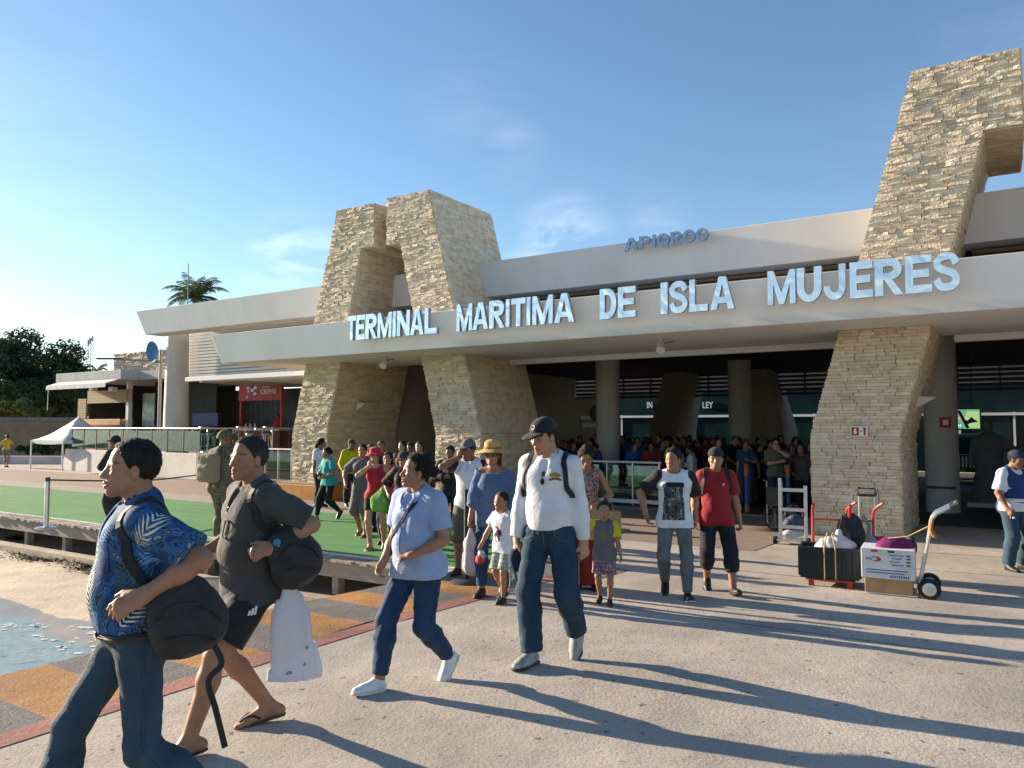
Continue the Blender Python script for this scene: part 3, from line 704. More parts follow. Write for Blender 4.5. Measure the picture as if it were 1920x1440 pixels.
def letter_polys(ch):
    s, t = .30, .21
    rect = lambda x0, y0, x1, y1: [(x0, y0), (x1, y0), (x1, y1), (x0, y1)]
    def arc(cx, cy, ox, oy, ix, iy, a0, a1, n=14):
        out = []
        for i in range(n):
            p, q = R(a0 + (a1 - a0) * i / n), R(a0 + (a1 - a0) * (i + 1) / n)
            out.append([(cx + ix * math.cos(p), cy + iy * math.sin(p)), (cx + ox * math.cos(p), cy + oy * math.sin(p)), (cx + ox * math.cos(q), cy + oy * math.sin(q)), (cx + ix * math.cos(q), cy + iy * math.sin(q))])
        return out
    if ch == 'I': return [rect(0, 0, 1, 1)]
    if ch == 'T': return [rect(0, 1 - t, 1, 1), rect(.35, 0, .65, 1 - t)]
    if ch == 'E': return [rect(0, 0, s, 1), rect(s, 0, 1, t), rect(s, 1 - t, 1, 1), rect(s, .41, .9, .41 + t)]
    if ch == 'L': return [rect(0, 0, s, 1), rect(s, 0, 1, t)]
    if ch == 'N': return [rect(0, 0, .26, 1), rect(.74, 0, 1, 1), [(.26, 1), (.26, .58), (.74, 0), (.74, .42)]]
    if ch == 'M': return [rect(0, 0, .2, 1), rect(.8, 0, 1, 1), [(.2, 1), (.2, .6), (.41, 0), (.5, 0), (.5, .34)], [(.5, .34), (.5, 0), (.59, 0), (.8, .6), (.8, 1)]]
    if ch == 'A': return [[(0, 0), (.26, 0), (.5, .78), (.5, 1), (.36, 1)], [(.5, .78), (.74, 0), (1, 0), (.64, 1), (.5, 1)], [(.3215, .19), (.6785, .19), (.623, .37), (.377, .37)]]
    if ch == 'D': return [rect(0, 0, s, 1), rect(s, 1 - t, .48, 1), rect(s, 0, .48, t)] + arc(.48, .5, .52, .5, .52 - s, .5 - t, -90, 90)
    if ch in 'RP':
        o = [rect(0, 0, s, 1), rect(s, 1 - t, .56, 1), rect(s, .42, .56, .42 + t * .9)] + arc(.56, .71, .40, .29, .40 - s, .29 - t, -90, 90)
        return o + ([[(.34, .42), (.62, .42), (1.0, 0), (.70, 0)]] if ch == 'R' else [])
    if ch == 'U': return [rect(0, .42, s, 1), rect(1 - s, .42, 1, 1)] + arc(.5, .42, .5, .42, .5 - s, .42 - t, 180, 360)
    if ch == 'J': return [rect(1 - s, .38, 1, 1)] + arc(.5, .38, .5, .38, .5 - s, .38 - t, 176, 360)
    if ch == 'O': return arc(.5, .5, .5, .5, .5 - s * .8, .5 - t, 0, 360, 28)
    if ch == 'Q': return arc(.5, .5, .5, .5, .5 - s * .8, .5 - t, 0, 360, 28) + [[(.84, .1), (1.02, -.1), (.86, -.14), (.7, .02)]]
    if ch == 'S':
        c = resample([(.86, .70), (.72, .87), (.5, .905), (.27, .86), (.15, .72), (.27, .59), (.5, .515), (.74, .43), (.85, .28), (.73, .135), (.5, .095), (.26, .13), (.12, .31)], 40)
        d = np.gradient(c, axis=0); d /= np.linalg.norm(d, axis=1, keepdims=True); n = np.stack([-d[:, 1] * .135, d[:, 0] * .10], 1)
        return [[tuple(c[i] - n[i]), tuple(c[i + 1] - n[i + 1]), tuple(c[i + 1] + n[i + 1]), tuple(c[i] + n[i])] for i in range(39)]
    return []
def letters(text, spans, vf, zb, zt, name, parent, mface, mside, depth=.07, fat=.02, lean=0.0):
    """each letter fitted into its own span (u0,u1)"""
    for ch, (a, b_) in zip(text, spans):
        mb = MB()
        for poly in letter_polys(ch):
            ar = sum(poly[i][0] * poly[(i + 1) % len(poly)][1] - poly[(i + 1) % len(poly)][0] * poly[i][1] for i in range(len(poly)))
            if ar < 0: poly = poly[::-1]
            n = len(poly); P = []
            for dy in (-depth / 2, depth / 2): P += [(a + x * (b_ - a), vf + dy + lean * z, zb + z * (zt - zb)) for x, z in poly]
            mb.mi = 0; mb.add(P, [tuple(range(n))]); base = len(mb.v) - 2 * n; mb.mi = 1
            for f in [tuple(range(n, 2 * n))[::-1]] + [((i + 1) % n, i, i + n, (i + 1) % n + n) for i in range(n)]: mb.f.append(tuple(base + q for q in f)); mb.m.append(1)
        mb.build(name, [mface, mside], parent, fix=False)
def px_spans(pxs, y, v): return [(on_wall(a, y, v)[0], on_wall(b_, y, v)[0]) for a, b_ in pxs]
VL = -1.80
words = [('TERMINAL', [(653, 669), (670, 686), (687, 709), (710, 736), (738, 744), (746, 770), (771, 796), (798, 821)], 620),
         ('MARITIMA', [(858, 887), (888, 917), (919, 948), (950, 957), (960, 987), (989, 996), (1000, 1038), (1041, 1078)], 605),
         ('DE', [(1126, 1157), (1160, 1193)], 572), ('ISLA', [(1240, 1253), (1256, 1291), (1294, 1328), (1333, 1378)], 562),
         ('MUJERES', [(1440, 1492), (1495, 1541), (1545, 1586), (1594, 1637), (1641, 1694), (1698, 1748), (1750, 1802)], 530)]
zz = []
for w_, sp, yy in words:
    letters(w_, px_spans(sp, yy, VL), VL, 3.83, 4.43, 'sign_letter', beam, M_mirror, M_letside, .09, .022, .012)
M_blue = mat('blue_steel_letter', (0.30, 0.38, 0.50), 0.35, var=0.1, metal=0.6)
letters('APIQROO', px_spans([(1171, 1197), (1199, 1221), (1224, 1230), (1232, 1256), (1258, 1279), (1281, 1304), (1306, 1329)], 448, 1.3), 1.3, 5.90, 6.20, 'roof_letter', fas, M_blue, M_letside, .08, .004)
# small stand-off brackets of the letters are hidden behind them

# ------------------------------------------------------------------ stone towers
def stone_proto(i):
    g = random.Random(100 + i); nx, nz_ = 3, 2; vs = []; fs = []
    tx, tz = g.uniform(-.34, .34), g.uniform(-.30, .30)
    for j in range(nz_ + 1):
        for k in range(nx + 1):
            x = k / nx - .5; z = j / nz_ - .5; edge = (k in (0, nx)) or (j in (0, nz_))
            y = -(.80 + tx * x + tz * z + g.uniform(-.09, .09) - (.05 if edge else 0))
            vs.append((x * g.uniform(.97, 1.0) if edge else x + g.uniform(-.06, .06), y, z * g.uniform(.93, 1.0) if edge else z + g.uniform(-.1, .1)))
    n = len(vs)
    for j in range(nz_):
        for k in range(nx): a = j * (nx + 1) + k; fs.append((a, a + 1, a + nx + 2, a + nx + 1))
    ring = list(range(nx + 1)) + [(j + 1) * (nx + 1) + nx for j in range(nz_)] + [nz_ * (nx + 1) + k for k in range(nx - 1, -1, -1)] + [j * (nx + 1) for j in range(nz_ - 1, 0, -1)]
    back = []
    for r_ in ring: back.append(len(vs)); vs.append((vs[r_][0], 0.35, vs[r_][2]))
    for q in range(len(ring)): a, b_ = ring[q], ring[(q + 1) % len(ring)]; fs.append((b_, a, back[q], back[(q + 1) % len(ring)]))
    return np.array(vs), fs
SP = [stone_proto(i) for i in range(14)]
SP_ME = []
for i, (vs, fs) in enumerate(SP):
    me = bpy.data.meshes.new('stone'); me.from_pydata([tuple(p) for p in vs], [], fs); me.materials.append(M_stone); me.update(); SP_ME.append(me)
def rows_stones(h0, h1, span, depth=(.006, .048), hh=(.045, .080), ww=(.10, .44)):
    """yields (x, y(height), w, h, d) on a face; span(y)->(x0,x1)"""
    y = h0; out = []
    while y < h1 - .02:
        h = random.uniform(*hh); h = min(h, h1 - y); x0, x1 = span(y + h / 2); x = x0 + random.uniform(-.01, .0)
        while x < x1 - .01:
            w = random.uniform(*ww)
            if x + w > x1 - .09: w = x1 - x + random.uniform(-.006, .01)
            if h > .08 and random.random() < .22 and w < .4:
                out.append((x + w / 2, y + h * .26, w, h * .5, random.uniform(*depth))); out.append((x + w / 2, y + h * .76, w, h * .48, random.uniform(*depth)))
            else: out.append((x + w / 2, y + h / 2, w, h, random.uniform(*depth)))
            x += w
        y += h
    return out
def tower(label, uc, oz, iz, gap, zh, ztop, depth=2.85, zk=1.55, gates=300, vfront=0.0, clad=True, zbase=-.32, mcore=None, px_at=None):
    """A-shaped portal: oz=(outer half at base, at top), iz=(inner half at base, at head); profile mirrored"""
    t = in_frame('stone_portal', label, 'stone tower', 'stone-clad portal towers' if clad else None, u=uc, v=vfront)
    def outer(z): return oz[0] if z <= zk else oz[0] + (oz[1] - oz[0]) * (z - zk) / (ztop - zk)
    def inner(z): return iz[0] if z <= zk else (iz[0] + (iz[1] - iz[0]) * (z - zk) / (zh - zk) if z <= zh - 1e-6 else gap)
    stones = []
    for sg in (-1, 1):
        prof = [(-outer(zbase), zbase), (-outer(zk), zk), (-outer(ztop), ztop), (-gap, ztop), (-gap, zh), (-iz[1], zh), (-inner(zk), zk), (-inner(zk), zbase)]
        zt_ = ztop + (0.06 if sg > 0 else 0)
        prof = [(x * -sg, zt_ if abs(z - ztop) < 1e-6 else z) for x, z in prof]
        leg = MB().prism(prof, 0, depth).build('portal_leg', mcore or M_mortar, t)
        if not clad: continue
        lo = (lambda z: (-outer(z), -inner(z))) if sg < 0 else (lambda z: (inner(z), outer(z)))
        for (x, y, w, h, d) in rows_stones(zbase, zt_, lo): stones.append((leg, (x, 0, y), (1, 0, 0), (0, 0, 1), w, h, d, 1.0))
        # right-hand (+u) faces
        if sg < 0: edges = [((-inner(zbase), zbase), (-inner(zk), zk)), ((-inner(zk), zk), (-iz[1], zh)), ((-gap, zh), (-gap, zt_))]
        else: edges = [((outer(zbase), zbase), (outer(zk), zk)), ((outer(zk), zk), (outer(ztop), zt_))]
        for (p, q) in edges:
            ln = math.hypot(q[0] - p[0], q[1] - p[1]); dx, dz = (q[0] - p[0]) / ln, (q[1] - p[1]) / ln
            for (x, y, w, h, d) in rows_stones(0, ln, lambda yy: (-.01, depth), depth=(.002, .022)):
                stones.append((leg, (p[0] + dx * y, x, p[1] + dz * y), (0, 1, 0), (dx, 0, dz), w, h, d, .55))
        # underside of the head
        a_, b_ = (-iz[1], -gap) if sg < 0 else (gap, iz[1])
        for (x, y, w, h, d) in rows_stones(0, depth, lambda yy: (a_, b_), depth=(.01, .03)):
            stones.append((leg, (x, y, zh), (1, 0, 0), (0, 1, 0), w, h, d, .1))
    # the largest-looking ones are objects of their own
    def rank(s):
        leg, p, ax, ay, w, h, d, k = s; return -(w * h * k * (1.15 if p[2] > 0 else .8))
    stones.sort(key=rank)
    rest = {}
    for n, (leg, p, ax, ay, w, h, d, k) in enumerate(stones):
        ax = Vector(ax); ay = Vector(ay); nn = ax.cross(ay) ; Rm = Matrix((ax, -nn, ay)).transposed()      # local y points into the wall
        i = random.randrange(len(SP)); dd = d + .02
        if n < gates:
            o = bpy.data.objects.new('stone', SP_ME[i]); COL.objects.link(o); o.parent = leg
            o.matrix_local = Matrix.Translation(p) @ Rm.to_4x4() @ Matrix.Diagonal((w * .985, dd, h * .97, 1))
        else:
            vs, fs = SP[i]; A = np.array(Rm) @ np.diag([w * .985, dd, h * .97]); P = vs @ A.T + np.array(p)
            V, Fs = rest.setdefault(leg.name, ([], [])); b0 = len(V); V.extend(map(tuple, P)); Fs.extend(tuple(q + b0 for q in f) for f in fs)
    for ln, (V, Fs) in rest.items():
        me = bpy.data.meshes.new('stone_cladding'); me.from_pydata(V, [], Fs); me.materials.append(M_stone); me.update()
        o = bpy.data.objects.new('stone_cladding', me); COL.objects.link(o); o.parent = bpy.data.objects[ln]; o['kind'] = 'stuff'
    return t
towL = tower('stone-clad portal of two leaning legs with the café beside it', -10.985, (3.34, 1.66), (1.95, .715), .23, 6.62, 7.84)
towR = tower('taller stone-clad portal beside the luggage carts, with a red exit sign on its leg', 3.75, (3.72, 1.84), (2.2, .76), .19, 6.83, 8.18)
# rear portal seen through the hall
uA, _ = on_wall(1218, 800, 13.5); uB, _ = on_wall(1264, 805, 13.5); uC, _ = on_wall(1403, 800, 13.5); uD, _ = on_wall(1470, 815, 13.5)
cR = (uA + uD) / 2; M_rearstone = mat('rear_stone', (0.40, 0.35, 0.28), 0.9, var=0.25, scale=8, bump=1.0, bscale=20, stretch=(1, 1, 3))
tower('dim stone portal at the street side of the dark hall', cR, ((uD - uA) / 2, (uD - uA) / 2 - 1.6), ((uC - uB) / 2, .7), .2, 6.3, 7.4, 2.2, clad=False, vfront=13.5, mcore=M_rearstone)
# ------------------------------------------------------------------ café bay and terrace
tl = at_ground(118, 881); tr_ = at_ground(368, 900)
taz = math.atan2(tr_[1] - tl[1], tr_[0] - tl[0]); tlen = math.hypot(tr_[1] - tl[1], tr_[0] - tl[0])
terr = thing('cafe_terrace', 'raised café terrace with white wall and glass balustrade', 'terrace', loc=(tl[0], tl[1], -.3), rot=taz)
wall_t = MB().prismx([(0, -.02), (.0, .99), (.3, .99), (.3, -.02)], -.15, tlen); wall_t.v = [(x + (.35 * z if x < 0 else 0), y, z) for x, y, z in wall_t.v]
wall_t.build('terrace_wall', M_wall, terr, bevel=.015)
box_part('terrace_wall', (tlen - .3, .31, -.02), (tlen, 4.5, .985), M_wall, terr, .015)
box_part('terrace_floor', (0.3, .31, .4), (tlen - .31, 9, .93), M_paver2, terr)
npan = 9
for i in range(npan):
    a = .5 + i * (tlen - .5) / npan; b_ = .5 + (i + 1) * (tlen - .5) / npan
    box_part('glass_pane', (a + .05, .14, 1.06), (b_ - .05, .152, 1.86), M_glass, terr)
    box_part('rail_post', (a - .02, .12, .985), (a + .02, .17, 1.93), M_dkmetal, terr)
MB().tube([(.4, .145, 1.95), (tlen, .145, 1.95)], .035, 10).build('hand_rail', M_rail, terr, smooth=True)
for i in range(3):
    a = .35 + i * 1.35
    box_part('glass_pane', (tlen - .16, a, 1.06), (tlen - .148, a + 1.25, 1.86), M_glass, terr)
    box_part('rail_post', (tlen - .18, a + 1.28, .985), (tlen - .13, a + 1.32, 1.93), M_dkmetal, terr)
MB().tube([(tlen - .155, .1, 1.95), (tlen - .155, 4.4, 1.95)], .03, 10).build('hand_rail', M_rail, terr, smooth=True)
# café walls and ceiling belong to the terminal
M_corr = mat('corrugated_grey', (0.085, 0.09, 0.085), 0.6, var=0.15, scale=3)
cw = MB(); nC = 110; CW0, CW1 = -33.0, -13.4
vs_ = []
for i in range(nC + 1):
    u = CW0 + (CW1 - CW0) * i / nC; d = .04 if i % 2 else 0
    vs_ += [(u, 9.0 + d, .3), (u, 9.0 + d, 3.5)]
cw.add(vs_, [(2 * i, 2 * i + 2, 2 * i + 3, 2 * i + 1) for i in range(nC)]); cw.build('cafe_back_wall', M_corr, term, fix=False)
box_part('cafe_ceiling', (-25.2, 4.5, 3.56), (-13.31, 9.2, 3.72), M_soffit, term)
for i in range(8):
    u = -21.6 + i * .8; MB().bar((u, 3.4, 3.55), (u + .25, 6.6, 3.52), .07, .07).build('pergola_bar', M_rail, term)
box_part('pergola_beam', (-23.0, 3.3, 3.5), (-15.8, 3.4, 3.62), M_rail, term)
# booth with the CREPAS sign
M_boothred = mat('booth_red', (0.42, 0.03, 0.04), 0.5, var=0.12, scale=4)
bu0, bz1 = on_wall(448, 722, 7.4); bu1, bz0 = on_wall(528, 750, 7.4)
booth = in_frame('crepe_stand', 'red crêpe stand with white CREPAS lettering in the shaded café', 'food stand', u=bu0, v=7.4, z=0)
bw = bu1 - bu0
box_part('sign_board', (0, 0, bz0), (bw, .12, bz1), M_boothred, booth, .01)
sb_ = bpy.data.objects['sign_board']
M_white = mat('white_lettering', (0.75, 0.74, 0.72), 0.6, var=0.04)
vs, fs = text_mesh('CREPAS', .30, .02, .006); MB().add([(x + bw * .53, y - .012, z + bz0 + (bz1 - bz0) * .40) for x, y, z in vs], fs).build('sign_letters', M_white, sb_, fix=False)
box_part('sign_line', (bw * .55, -.012, bz0 + (bz1 - bz0) * .78), (bw * .75, -.001, bz0 + (bz1 - bz0) * .84), M_white, sb_)
mb = MB(); g = random.Random(4)
for i in range(16):
    cx, cz_ = g.uniform(.12, .44) * bw, bz0 + g.uniform(.16, .86) * (bz1 - bz0); r_ = g.uniform(.05, .13); y_ = -.006 - .0012 * i
    mb = MB(); mb.add([(cx + r_ * g.uniform(.5, 1.3) * math.cos(a), y_, cz_ + r_ * g.uniform(.4, .9) * math.sin(a)) for a in np.linspace(0, 5.6, 9)], [tuple(range(9))]); mb.build('sign_picture', M_dkmetal if i % 3 == 2 else M_white, sb_)
for x in (.05, bw - .1): box_part('post', (x, .02, .63), (x + .09, .11, bz0), M_boothred, booth)
box_part('counter', (0, -.1, .63), (bw, .8, 1.55), M_boothred, booth, .02); box_part('counter_top', (-.05, -.16, 1.55), (bw + .05, .85, 1.6), M_rail, booth, .01)
for x in (.15, .45, .8): MB().lathe([(.05, 1.6), (.055, 1.75), (.03, 1.8), (.03, 1.86)], 12, (x, .3, 0)).build('jar', M_rail, booth, smooth=True)
# wall-mounted air conditioner, blue screen
au, az = on_wall(372, 725, 8.2)
ac = in_frame('air_conditioner', 'boxy white air conditioner high in the café', 'air conditioner', u=au, v=8.6, z=az)
box_part('case', (-.45, 0, -.15), (.45, .3, .2), M_rail, ac, .03); box_part('vent', (-.4, -.012, -.12), (.4, 0, -.04), M_dkmetal, ac)
b0u, b0z = on_wall(361, 775, 6.5); b1u, b1z = on_wall(408, 798, 6.5)
bs = in_frame('blue_screen', 'plain dark blue screen panel behind the café stools', 'screen', u=b0u, v=6.5, z=.63)
M_bluep = mat('blue_panel', (0.012, 0.02, 0.11), 0.5, var=0.1)
box_part('panel', (0, 0, b1z - .63), (b1u - b0u, .05, b0z - .63), M_bluep, bs, .01)
for x in (.1, b1u - b0u - .15): box_part('leg', (x, 0, 0), (x + .05, .05, b1z - .63), M_dkmetal, bs)
# stools and high tables
def stool(px, py, label, v):
    u, z = on_wall(px, py, v); s_ = in_frame('bar_stool', label, 'stool', 'metal bar stools on the café terrace', u=u, v=v, z=.63, extra=random.uniform(0, 1))
    for a in range(4):
        t = a * math.pi / 2; MB().tube([(.24 * math.cos(t), .24 * math.sin(t), 0), (.13 * math.cos(t), .13 * math.sin(t), .76)], .014, 6).build('leg', M_steel, s_, smooth=True)
    MB().lathe([(.19, .76), (.2, .78), (.19, .81)], 20).build('seat', M_steel, s_, smooth=True)
    pts = [(.2 * math.cos(t), .2 * math.sin(t), .3) for t in np.linspace(0, 6.28, 17)]; MB().tube(pts, .01, 5, cap=False).build('foot_ring', M_steel, s_, smooth=True)
    MB().tube([(.17 * math.cos(t), .17 * math.sin(t), .81 + .22 * math.sin((t + .3) / 3.74 * math.pi)) for t in np.linspace(-.3, 3.44, 11)], .012, 6).build('back_rest', M_steel, s_, smooth=True)
for px in (352, 380, 396, 430, 470, 500): stool(px, 840, 'round metal bar stool behind the café balustrade', 4.2 + random.uniform(0, 1.2))
for px in (366, 437, 488):
    u, z = on_wall(px, 800, 4.6); t_ = in_frame('bar_table', 'round metal bar table on the café terrace', 'table', 'metal bar tables on the café terrace', u=u, v=5.2, z=.63)
    MB().lathe([(.36, 1.05), (.37, 1.07), (.36, 1.09)], 24).build('table_top', M_steel, t_, smooth=True); MB().lathe([(.04, .02), (.03, .1), (.03, 1.05)], 12).build('pedestal', M_steel, t_, smooth=True); MB().lathe([(.25, 0), (.24, .02), (.05, .04)], 20).build('base', M_steel, t_, smooth=True)
# low glass fence between the terrace and the portal
fu0, _ = on_wall(497, 870, 3.4); fu1, _ = on_wall(546, 870, 3.4)
gf = in_frame('glass_fence', 'low glass fence with white rail beside the stone portal', 'fence', u=fu0, v=3.4, z=-.3)
W_ = fu1 - fu0
for k in range(2): box_part('glass_pane', (.04 + k * W_ / 2, 0, .14), ((k + 1) * W_ / 2 - .04, .012, 1.1), M_glass, gf)
for k in range(3): box_part('post', (k * W_ / 2 - .02, -.01, 0), (k * W_ / 2 + .02, .03, 1.18), M_steel, gf)
box_part('rail', (-.05, -.03, 1.18), (W_ + .05, .04, 1.24), M_rail, gf, .01); box_part('foot_rail', (-.05, -.03, .06), (W_ + .05, .04, .13), M_rail, gf, .01)

# ------------------------------------------------------------------ bar kiosk
KV = 5.0
ku0, kz1 = on_wall(105, 700, KV); ku1, kz1b = on_wall(227, 692.5, KV); _, kz0 = on_wall(227, 711, KV)
kiosk = in_frame('bar_kiosk', 'open-fronted bar kiosk with flat grey roof and timber slats', 'kiosk', u=ku0, v=KV, z=0)
KW = ku1 - ku0
M_roofg = mat('stained_roof_edge', (0.40, 0.39, 0.38), 0.85, scale=1.6, col2=(0.52, 0.50, 0.48), stretch=(3, 3, .5))
kr = box_part('roof', (0, 0, kz0), (KW, 7.5, kz1b), M_roofg, kiosk, .02)
M_timber = mat('pale_timber', (0.36, 0.26, 0.15), 0.7, scale=4, col2=(0.46, 0.34, 0.21), stretch=(.4, 4, 6), per_obj=.15)
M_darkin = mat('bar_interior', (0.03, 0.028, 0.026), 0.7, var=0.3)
KF = 1.1   # wall front
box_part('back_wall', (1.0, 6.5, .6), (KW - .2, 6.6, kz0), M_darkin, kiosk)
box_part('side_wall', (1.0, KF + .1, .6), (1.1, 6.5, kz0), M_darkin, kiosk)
uL, zc0 = on_wall(148, 797, KV + KF); uR, _ = on_wall(232, 797, KV + KF); _, zc1 = on_wall(190, 786, KV + KF)
box_part('counter', (uL - ku0, KF - .2, zc0), (uR - ku0, KF + .5, zc1), mat('orange_timber', (0.42, 0.2, 0.08), 0.6, var=.2, scale=3, stretch=(.5, 3, 3)), kiosk, .01)
box_part('counter_front', (uL - ku0 + .05, KF, .6), (uR - ku0 - .05, KF + .08, zc0), M_timber, kiosk)
for i in range(11):   # slats above the hatch
    _, zz_ = on_wall(190, 733 + 2.1 * i, KV + KF); box_part('timber_slat', (1.0, KF, zz_ - .05), (KW - .9, KF + .05, zz_ + .02), M_timber, kiosk)
for i in range(12):   # slatted pier at the left of the hatch
    _, zz_ = on_wall(150, 748 + 3.1 * i, KV + KF); a_, _ = on_wall(146, 760, KV + KF); b_, _ = on_wall(161, 760, KV + KF)
    box_part('timber_slat', (a_ - ku0, KF, zz_ - .07), (b_ - ku0, KF + .08, zz_), M_timber, kiosk)
a_, _ = on_wall(236, 760, KV + KF); box_part('post', (a_ - ku0, KF, .6), (a_ - ku0 + .22, KF + .2, kz0), M_rail, kiosk)
for k, py in enumerate((758, 771, 783)):
    _, zz_ = on_wall(190, py, KV + 4); box_part('shelf', (2.0, 4.6, zz_), (KW - 1, 4.95, zz_ + .04), M_timber, kiosk)
gls = [mat('bottle_glass_%d' % i, c, 0.15, var=.1) for i, c in enumerate([(0.05, .1, .05), (.12, .06, .02), (.3, .3, .28), (.05, .07, .12)])]
for k, py in enumerate((758, 771)):
    _, zz_ = on_wall(190, py, KV + 4)
    for i in range(14):
        o = MB().lathe([(.045, 0), (.045, .2), (.016, .26), (.016, .33)], 10).build('bottle', gls[(i * 7 + k) % 4], None, smooth=True)
        X, Y = w_of(ku0 + 2.2 + i * .28, KV + 4.75); o.location = (X, Y, zz_ + .045); tag(o, '%s bottle on the %s back shelf of the bar kiosk' % (('green', 'brown', 'clear', 'bluish')[(i * 7 + k) % 4], ('upper', 'lower')[k]), 'bottle', 'bottles in the bar kiosk')
# retracted awning
aw = MB(); _, az1 = on_wall(170, 713, KV - .2); _, az0 = on_wall(170, 722, KV - .6)
aw.prismx([(-.1, az1), (-.7, az0 + .06), (-.72, az0 - .14), (-.69, az0 - .14), (-.67, az0 + .03), (-.1, az1 - .06)], .5, KW - .05); aw.build('awning', mat('awning_cloth', (.58, .57, .55), .8, var=.1, scale=3), kiosk)
MB().tube([(.7, -.7, az0 - .1), (.72, -.72, az0 - 1.15)], .02, 6).build('awning_crank', M_rail, kiosk)
for px in (171, 208): q, zq = on_wall(px, 730, KV + .5); box_part('spotlight', (q - ku0 - .16, .45, zq - .1), (q - ku0 + .16, .75, zq + .12), M_rail, kiosk, .03)
q0, zq0 = on_wall(268, 738, KV + 2); q1, zq1 = on_wall(288, 800, KV + 2)
box_part('glass_door', (q0 - ku0, 2.0, zq1), (q1 - ku0, 2.05, zq0), mat('frosted_glass', (.42, .5, .46), .35, var=.25, scale=3), kiosk)
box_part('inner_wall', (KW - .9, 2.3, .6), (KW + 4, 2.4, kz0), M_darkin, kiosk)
box_part('roof_extension', (KW + .01, .9, kz0 + .02), (KW + 5.5, 7.4, kz1b - .03), M_roofg, kiosk)
# stone parapet behind
pu0, pz1 = on_wall(214, 664, 16); pu1, pz0 = on_wall(300, 692, 16)
sp = in_frame('stone_parapet', 'rough pale stone parapet rising behind the kiosk roof', 'wall', u=pu0, v=16, z=0)
box_part('core', (0, .06, 0), (pu1 - pu0 + 2, 2.5, pz1 - .05), M_mortar, sp)
sts = rows_stones(pz0 - .6, pz1, lambda y: (0, pu1 - pu0 + 2), depth=(.05, .16), hh=(.12, .2), ww=(.3, .8))
for (x, y, w, h, d) in sts:
    o = bpy.data.objects.new('stone', random.choice(SP_ME)); COL.objects.link(o); o.parent = sp; o.matrix_local = Matrix.Translation((x, .06, y)) @ Matrix.Diagonal((w * .97, d, h * .95, 1))

# lamp post with blue dish
lx, ly, _ = at_ground(296, 892)
lamp = thing('street_lamp', 'grey lamp post with long arm and blue dish in front of the terrace', 'lamp post', loc=(lx, ly, -.3), rot=0)
M_greym = mat('grey_paint_metal', (.25, .25, .26), .45, var=.1)
zl = lambda py: at_depth(296, py, ly)[2] + .3
MB().tube([(0, 0, 0), (0, 0, zl(655))], .085, 12, r2=.06).build('pole', M_greym, lamp, smooth=True)
MB().tube([(0, 0, zl(678)), (-(121 / FPX) * ly * .62, 0, zl(674))], .05, 8, r2=.04).build('arm', M_greym, lamp, smooth=True)
xa = -(121 / FPX) * ly; box_part('lamp_head', (xa, -.11, zl(674)), (xa * .6, .11, zl(671)), M_dkmetal, lamp, .03)
MB().lathe([(.03, 0), (.2, .03), (.36, .10), (.44, .19), (.43, .2), (.34, .12), (.18, .05), (.03, .03)], 28).build('dish', mat('blue_dish', (.06, .2, .42), .5, var=.15, scale=3), lamp, smooth=True)
ds = bpy.data.objects['dish']; ds.location = (-.12, -.16, zl(660)); ds.rotation_euler = (R(95), R(10), R(-35))

# pop-up tent
p1 = at_ground(57, 879); tent = in_frame('popup_tent', 'white pop-up canopy tent on thin legs beside the terrace', 'tent', u=uv_of(p1[0], p1[1])[0], v=uv_of(p1[0], p1[1])[1], z=-.3)
M_tent = mat('tent_cloth', (.72, .70, .68), .8, var=.08, scale=4); S_ = 2.9; zE = at_depth(57, 826, p1[1])[2] + .3; zP = zE + 1.15
for x, y in ((0, 0), (S_, 0), (0, S_), (S_, S_)): box_part('leg', (x - .03, y - .03, 0), (x + .03, y + .03, zE), M_rail, tent, .006)
V = []; Q = []; n_t = 16
for j in range(n_t + 1):
    for i in range(n_t + 1):
        x, y = i / n_t, j / n_t; r_ = max(abs(x - .5), abs(y - .5)) * 2; sag = (1 - r_) ** 1.5
        V.append((x * S_, y * S_, zE + .02 + (zP - zE) * sag + .02 * math.sin(x * 17) * math.sin(y * 13)))
for j in range(n_t):
    for i in range(n_t): a = j * (n_t + 1) + i; Q.append((a, a + 1, a + n_t + 2, a + n_t + 1))
np_mesh('canopy', V, Q, M_tent, tent)
vl = MB()
for (a, b_) in (((0, 0), (S_, 0)), ((S_, 0), (S_, S_)), ((S_, S_), (0, S_)), ((0, S_), (0, 0))):
    for k in range(8):
        t0, t1 = k / 8, (k + 1) / 8; f = lambda t: (a[0] + (b_[0] - a[0]) * t, a[1] + (b_[1] - a[1]) * t)
        d0 = .22 + .05 * abs(math.sin(t0 * math.pi)); d1 = .22 + .05 * abs(math.sin(t1 * math.pi)); vl.add([(*f(t0), zE + .03), (*f(t1), zE + .03), (*f(t1), zE - d1 + .1), (*f(t0), zE - d0 + .1)], [(0, 1, 2, 3)])
vl.build('valance', M_tent, tent, fix=False)

# perimeter wall and kerb at the far left
wl0 = at_depth(-160, 800, 47); pw = thing('perimeter_wall', 'long tan garden wall with grey coping below the trees', 'wall', loc=(wl0[0], 47, -.3), rot=R(-3))
zwt = at_depth(60, 790, 47)[2] + .3
box_part('wall_face', (-30, 0, -.2), (14.5, .3, zwt), mat('tan_render', (.27, .19, .12), .9, var=.15, scale=1.2), pw); box_part('coping', (-30, -.06, zwt), (14.5, .36, zwt + .22), mat('grey_coping', (.2, .19, .18), .9, var=.15), pw, .02)
kb = thing('planter_kerb', 'low white kerb in front of the garden wall', 'kerb', loc=(wl0[0], 42.5, -.3), rot=R(-3)); box_part('kerb_block', (-30, 0, -.1), (13, .4, .42), M_wall, kb, .02)
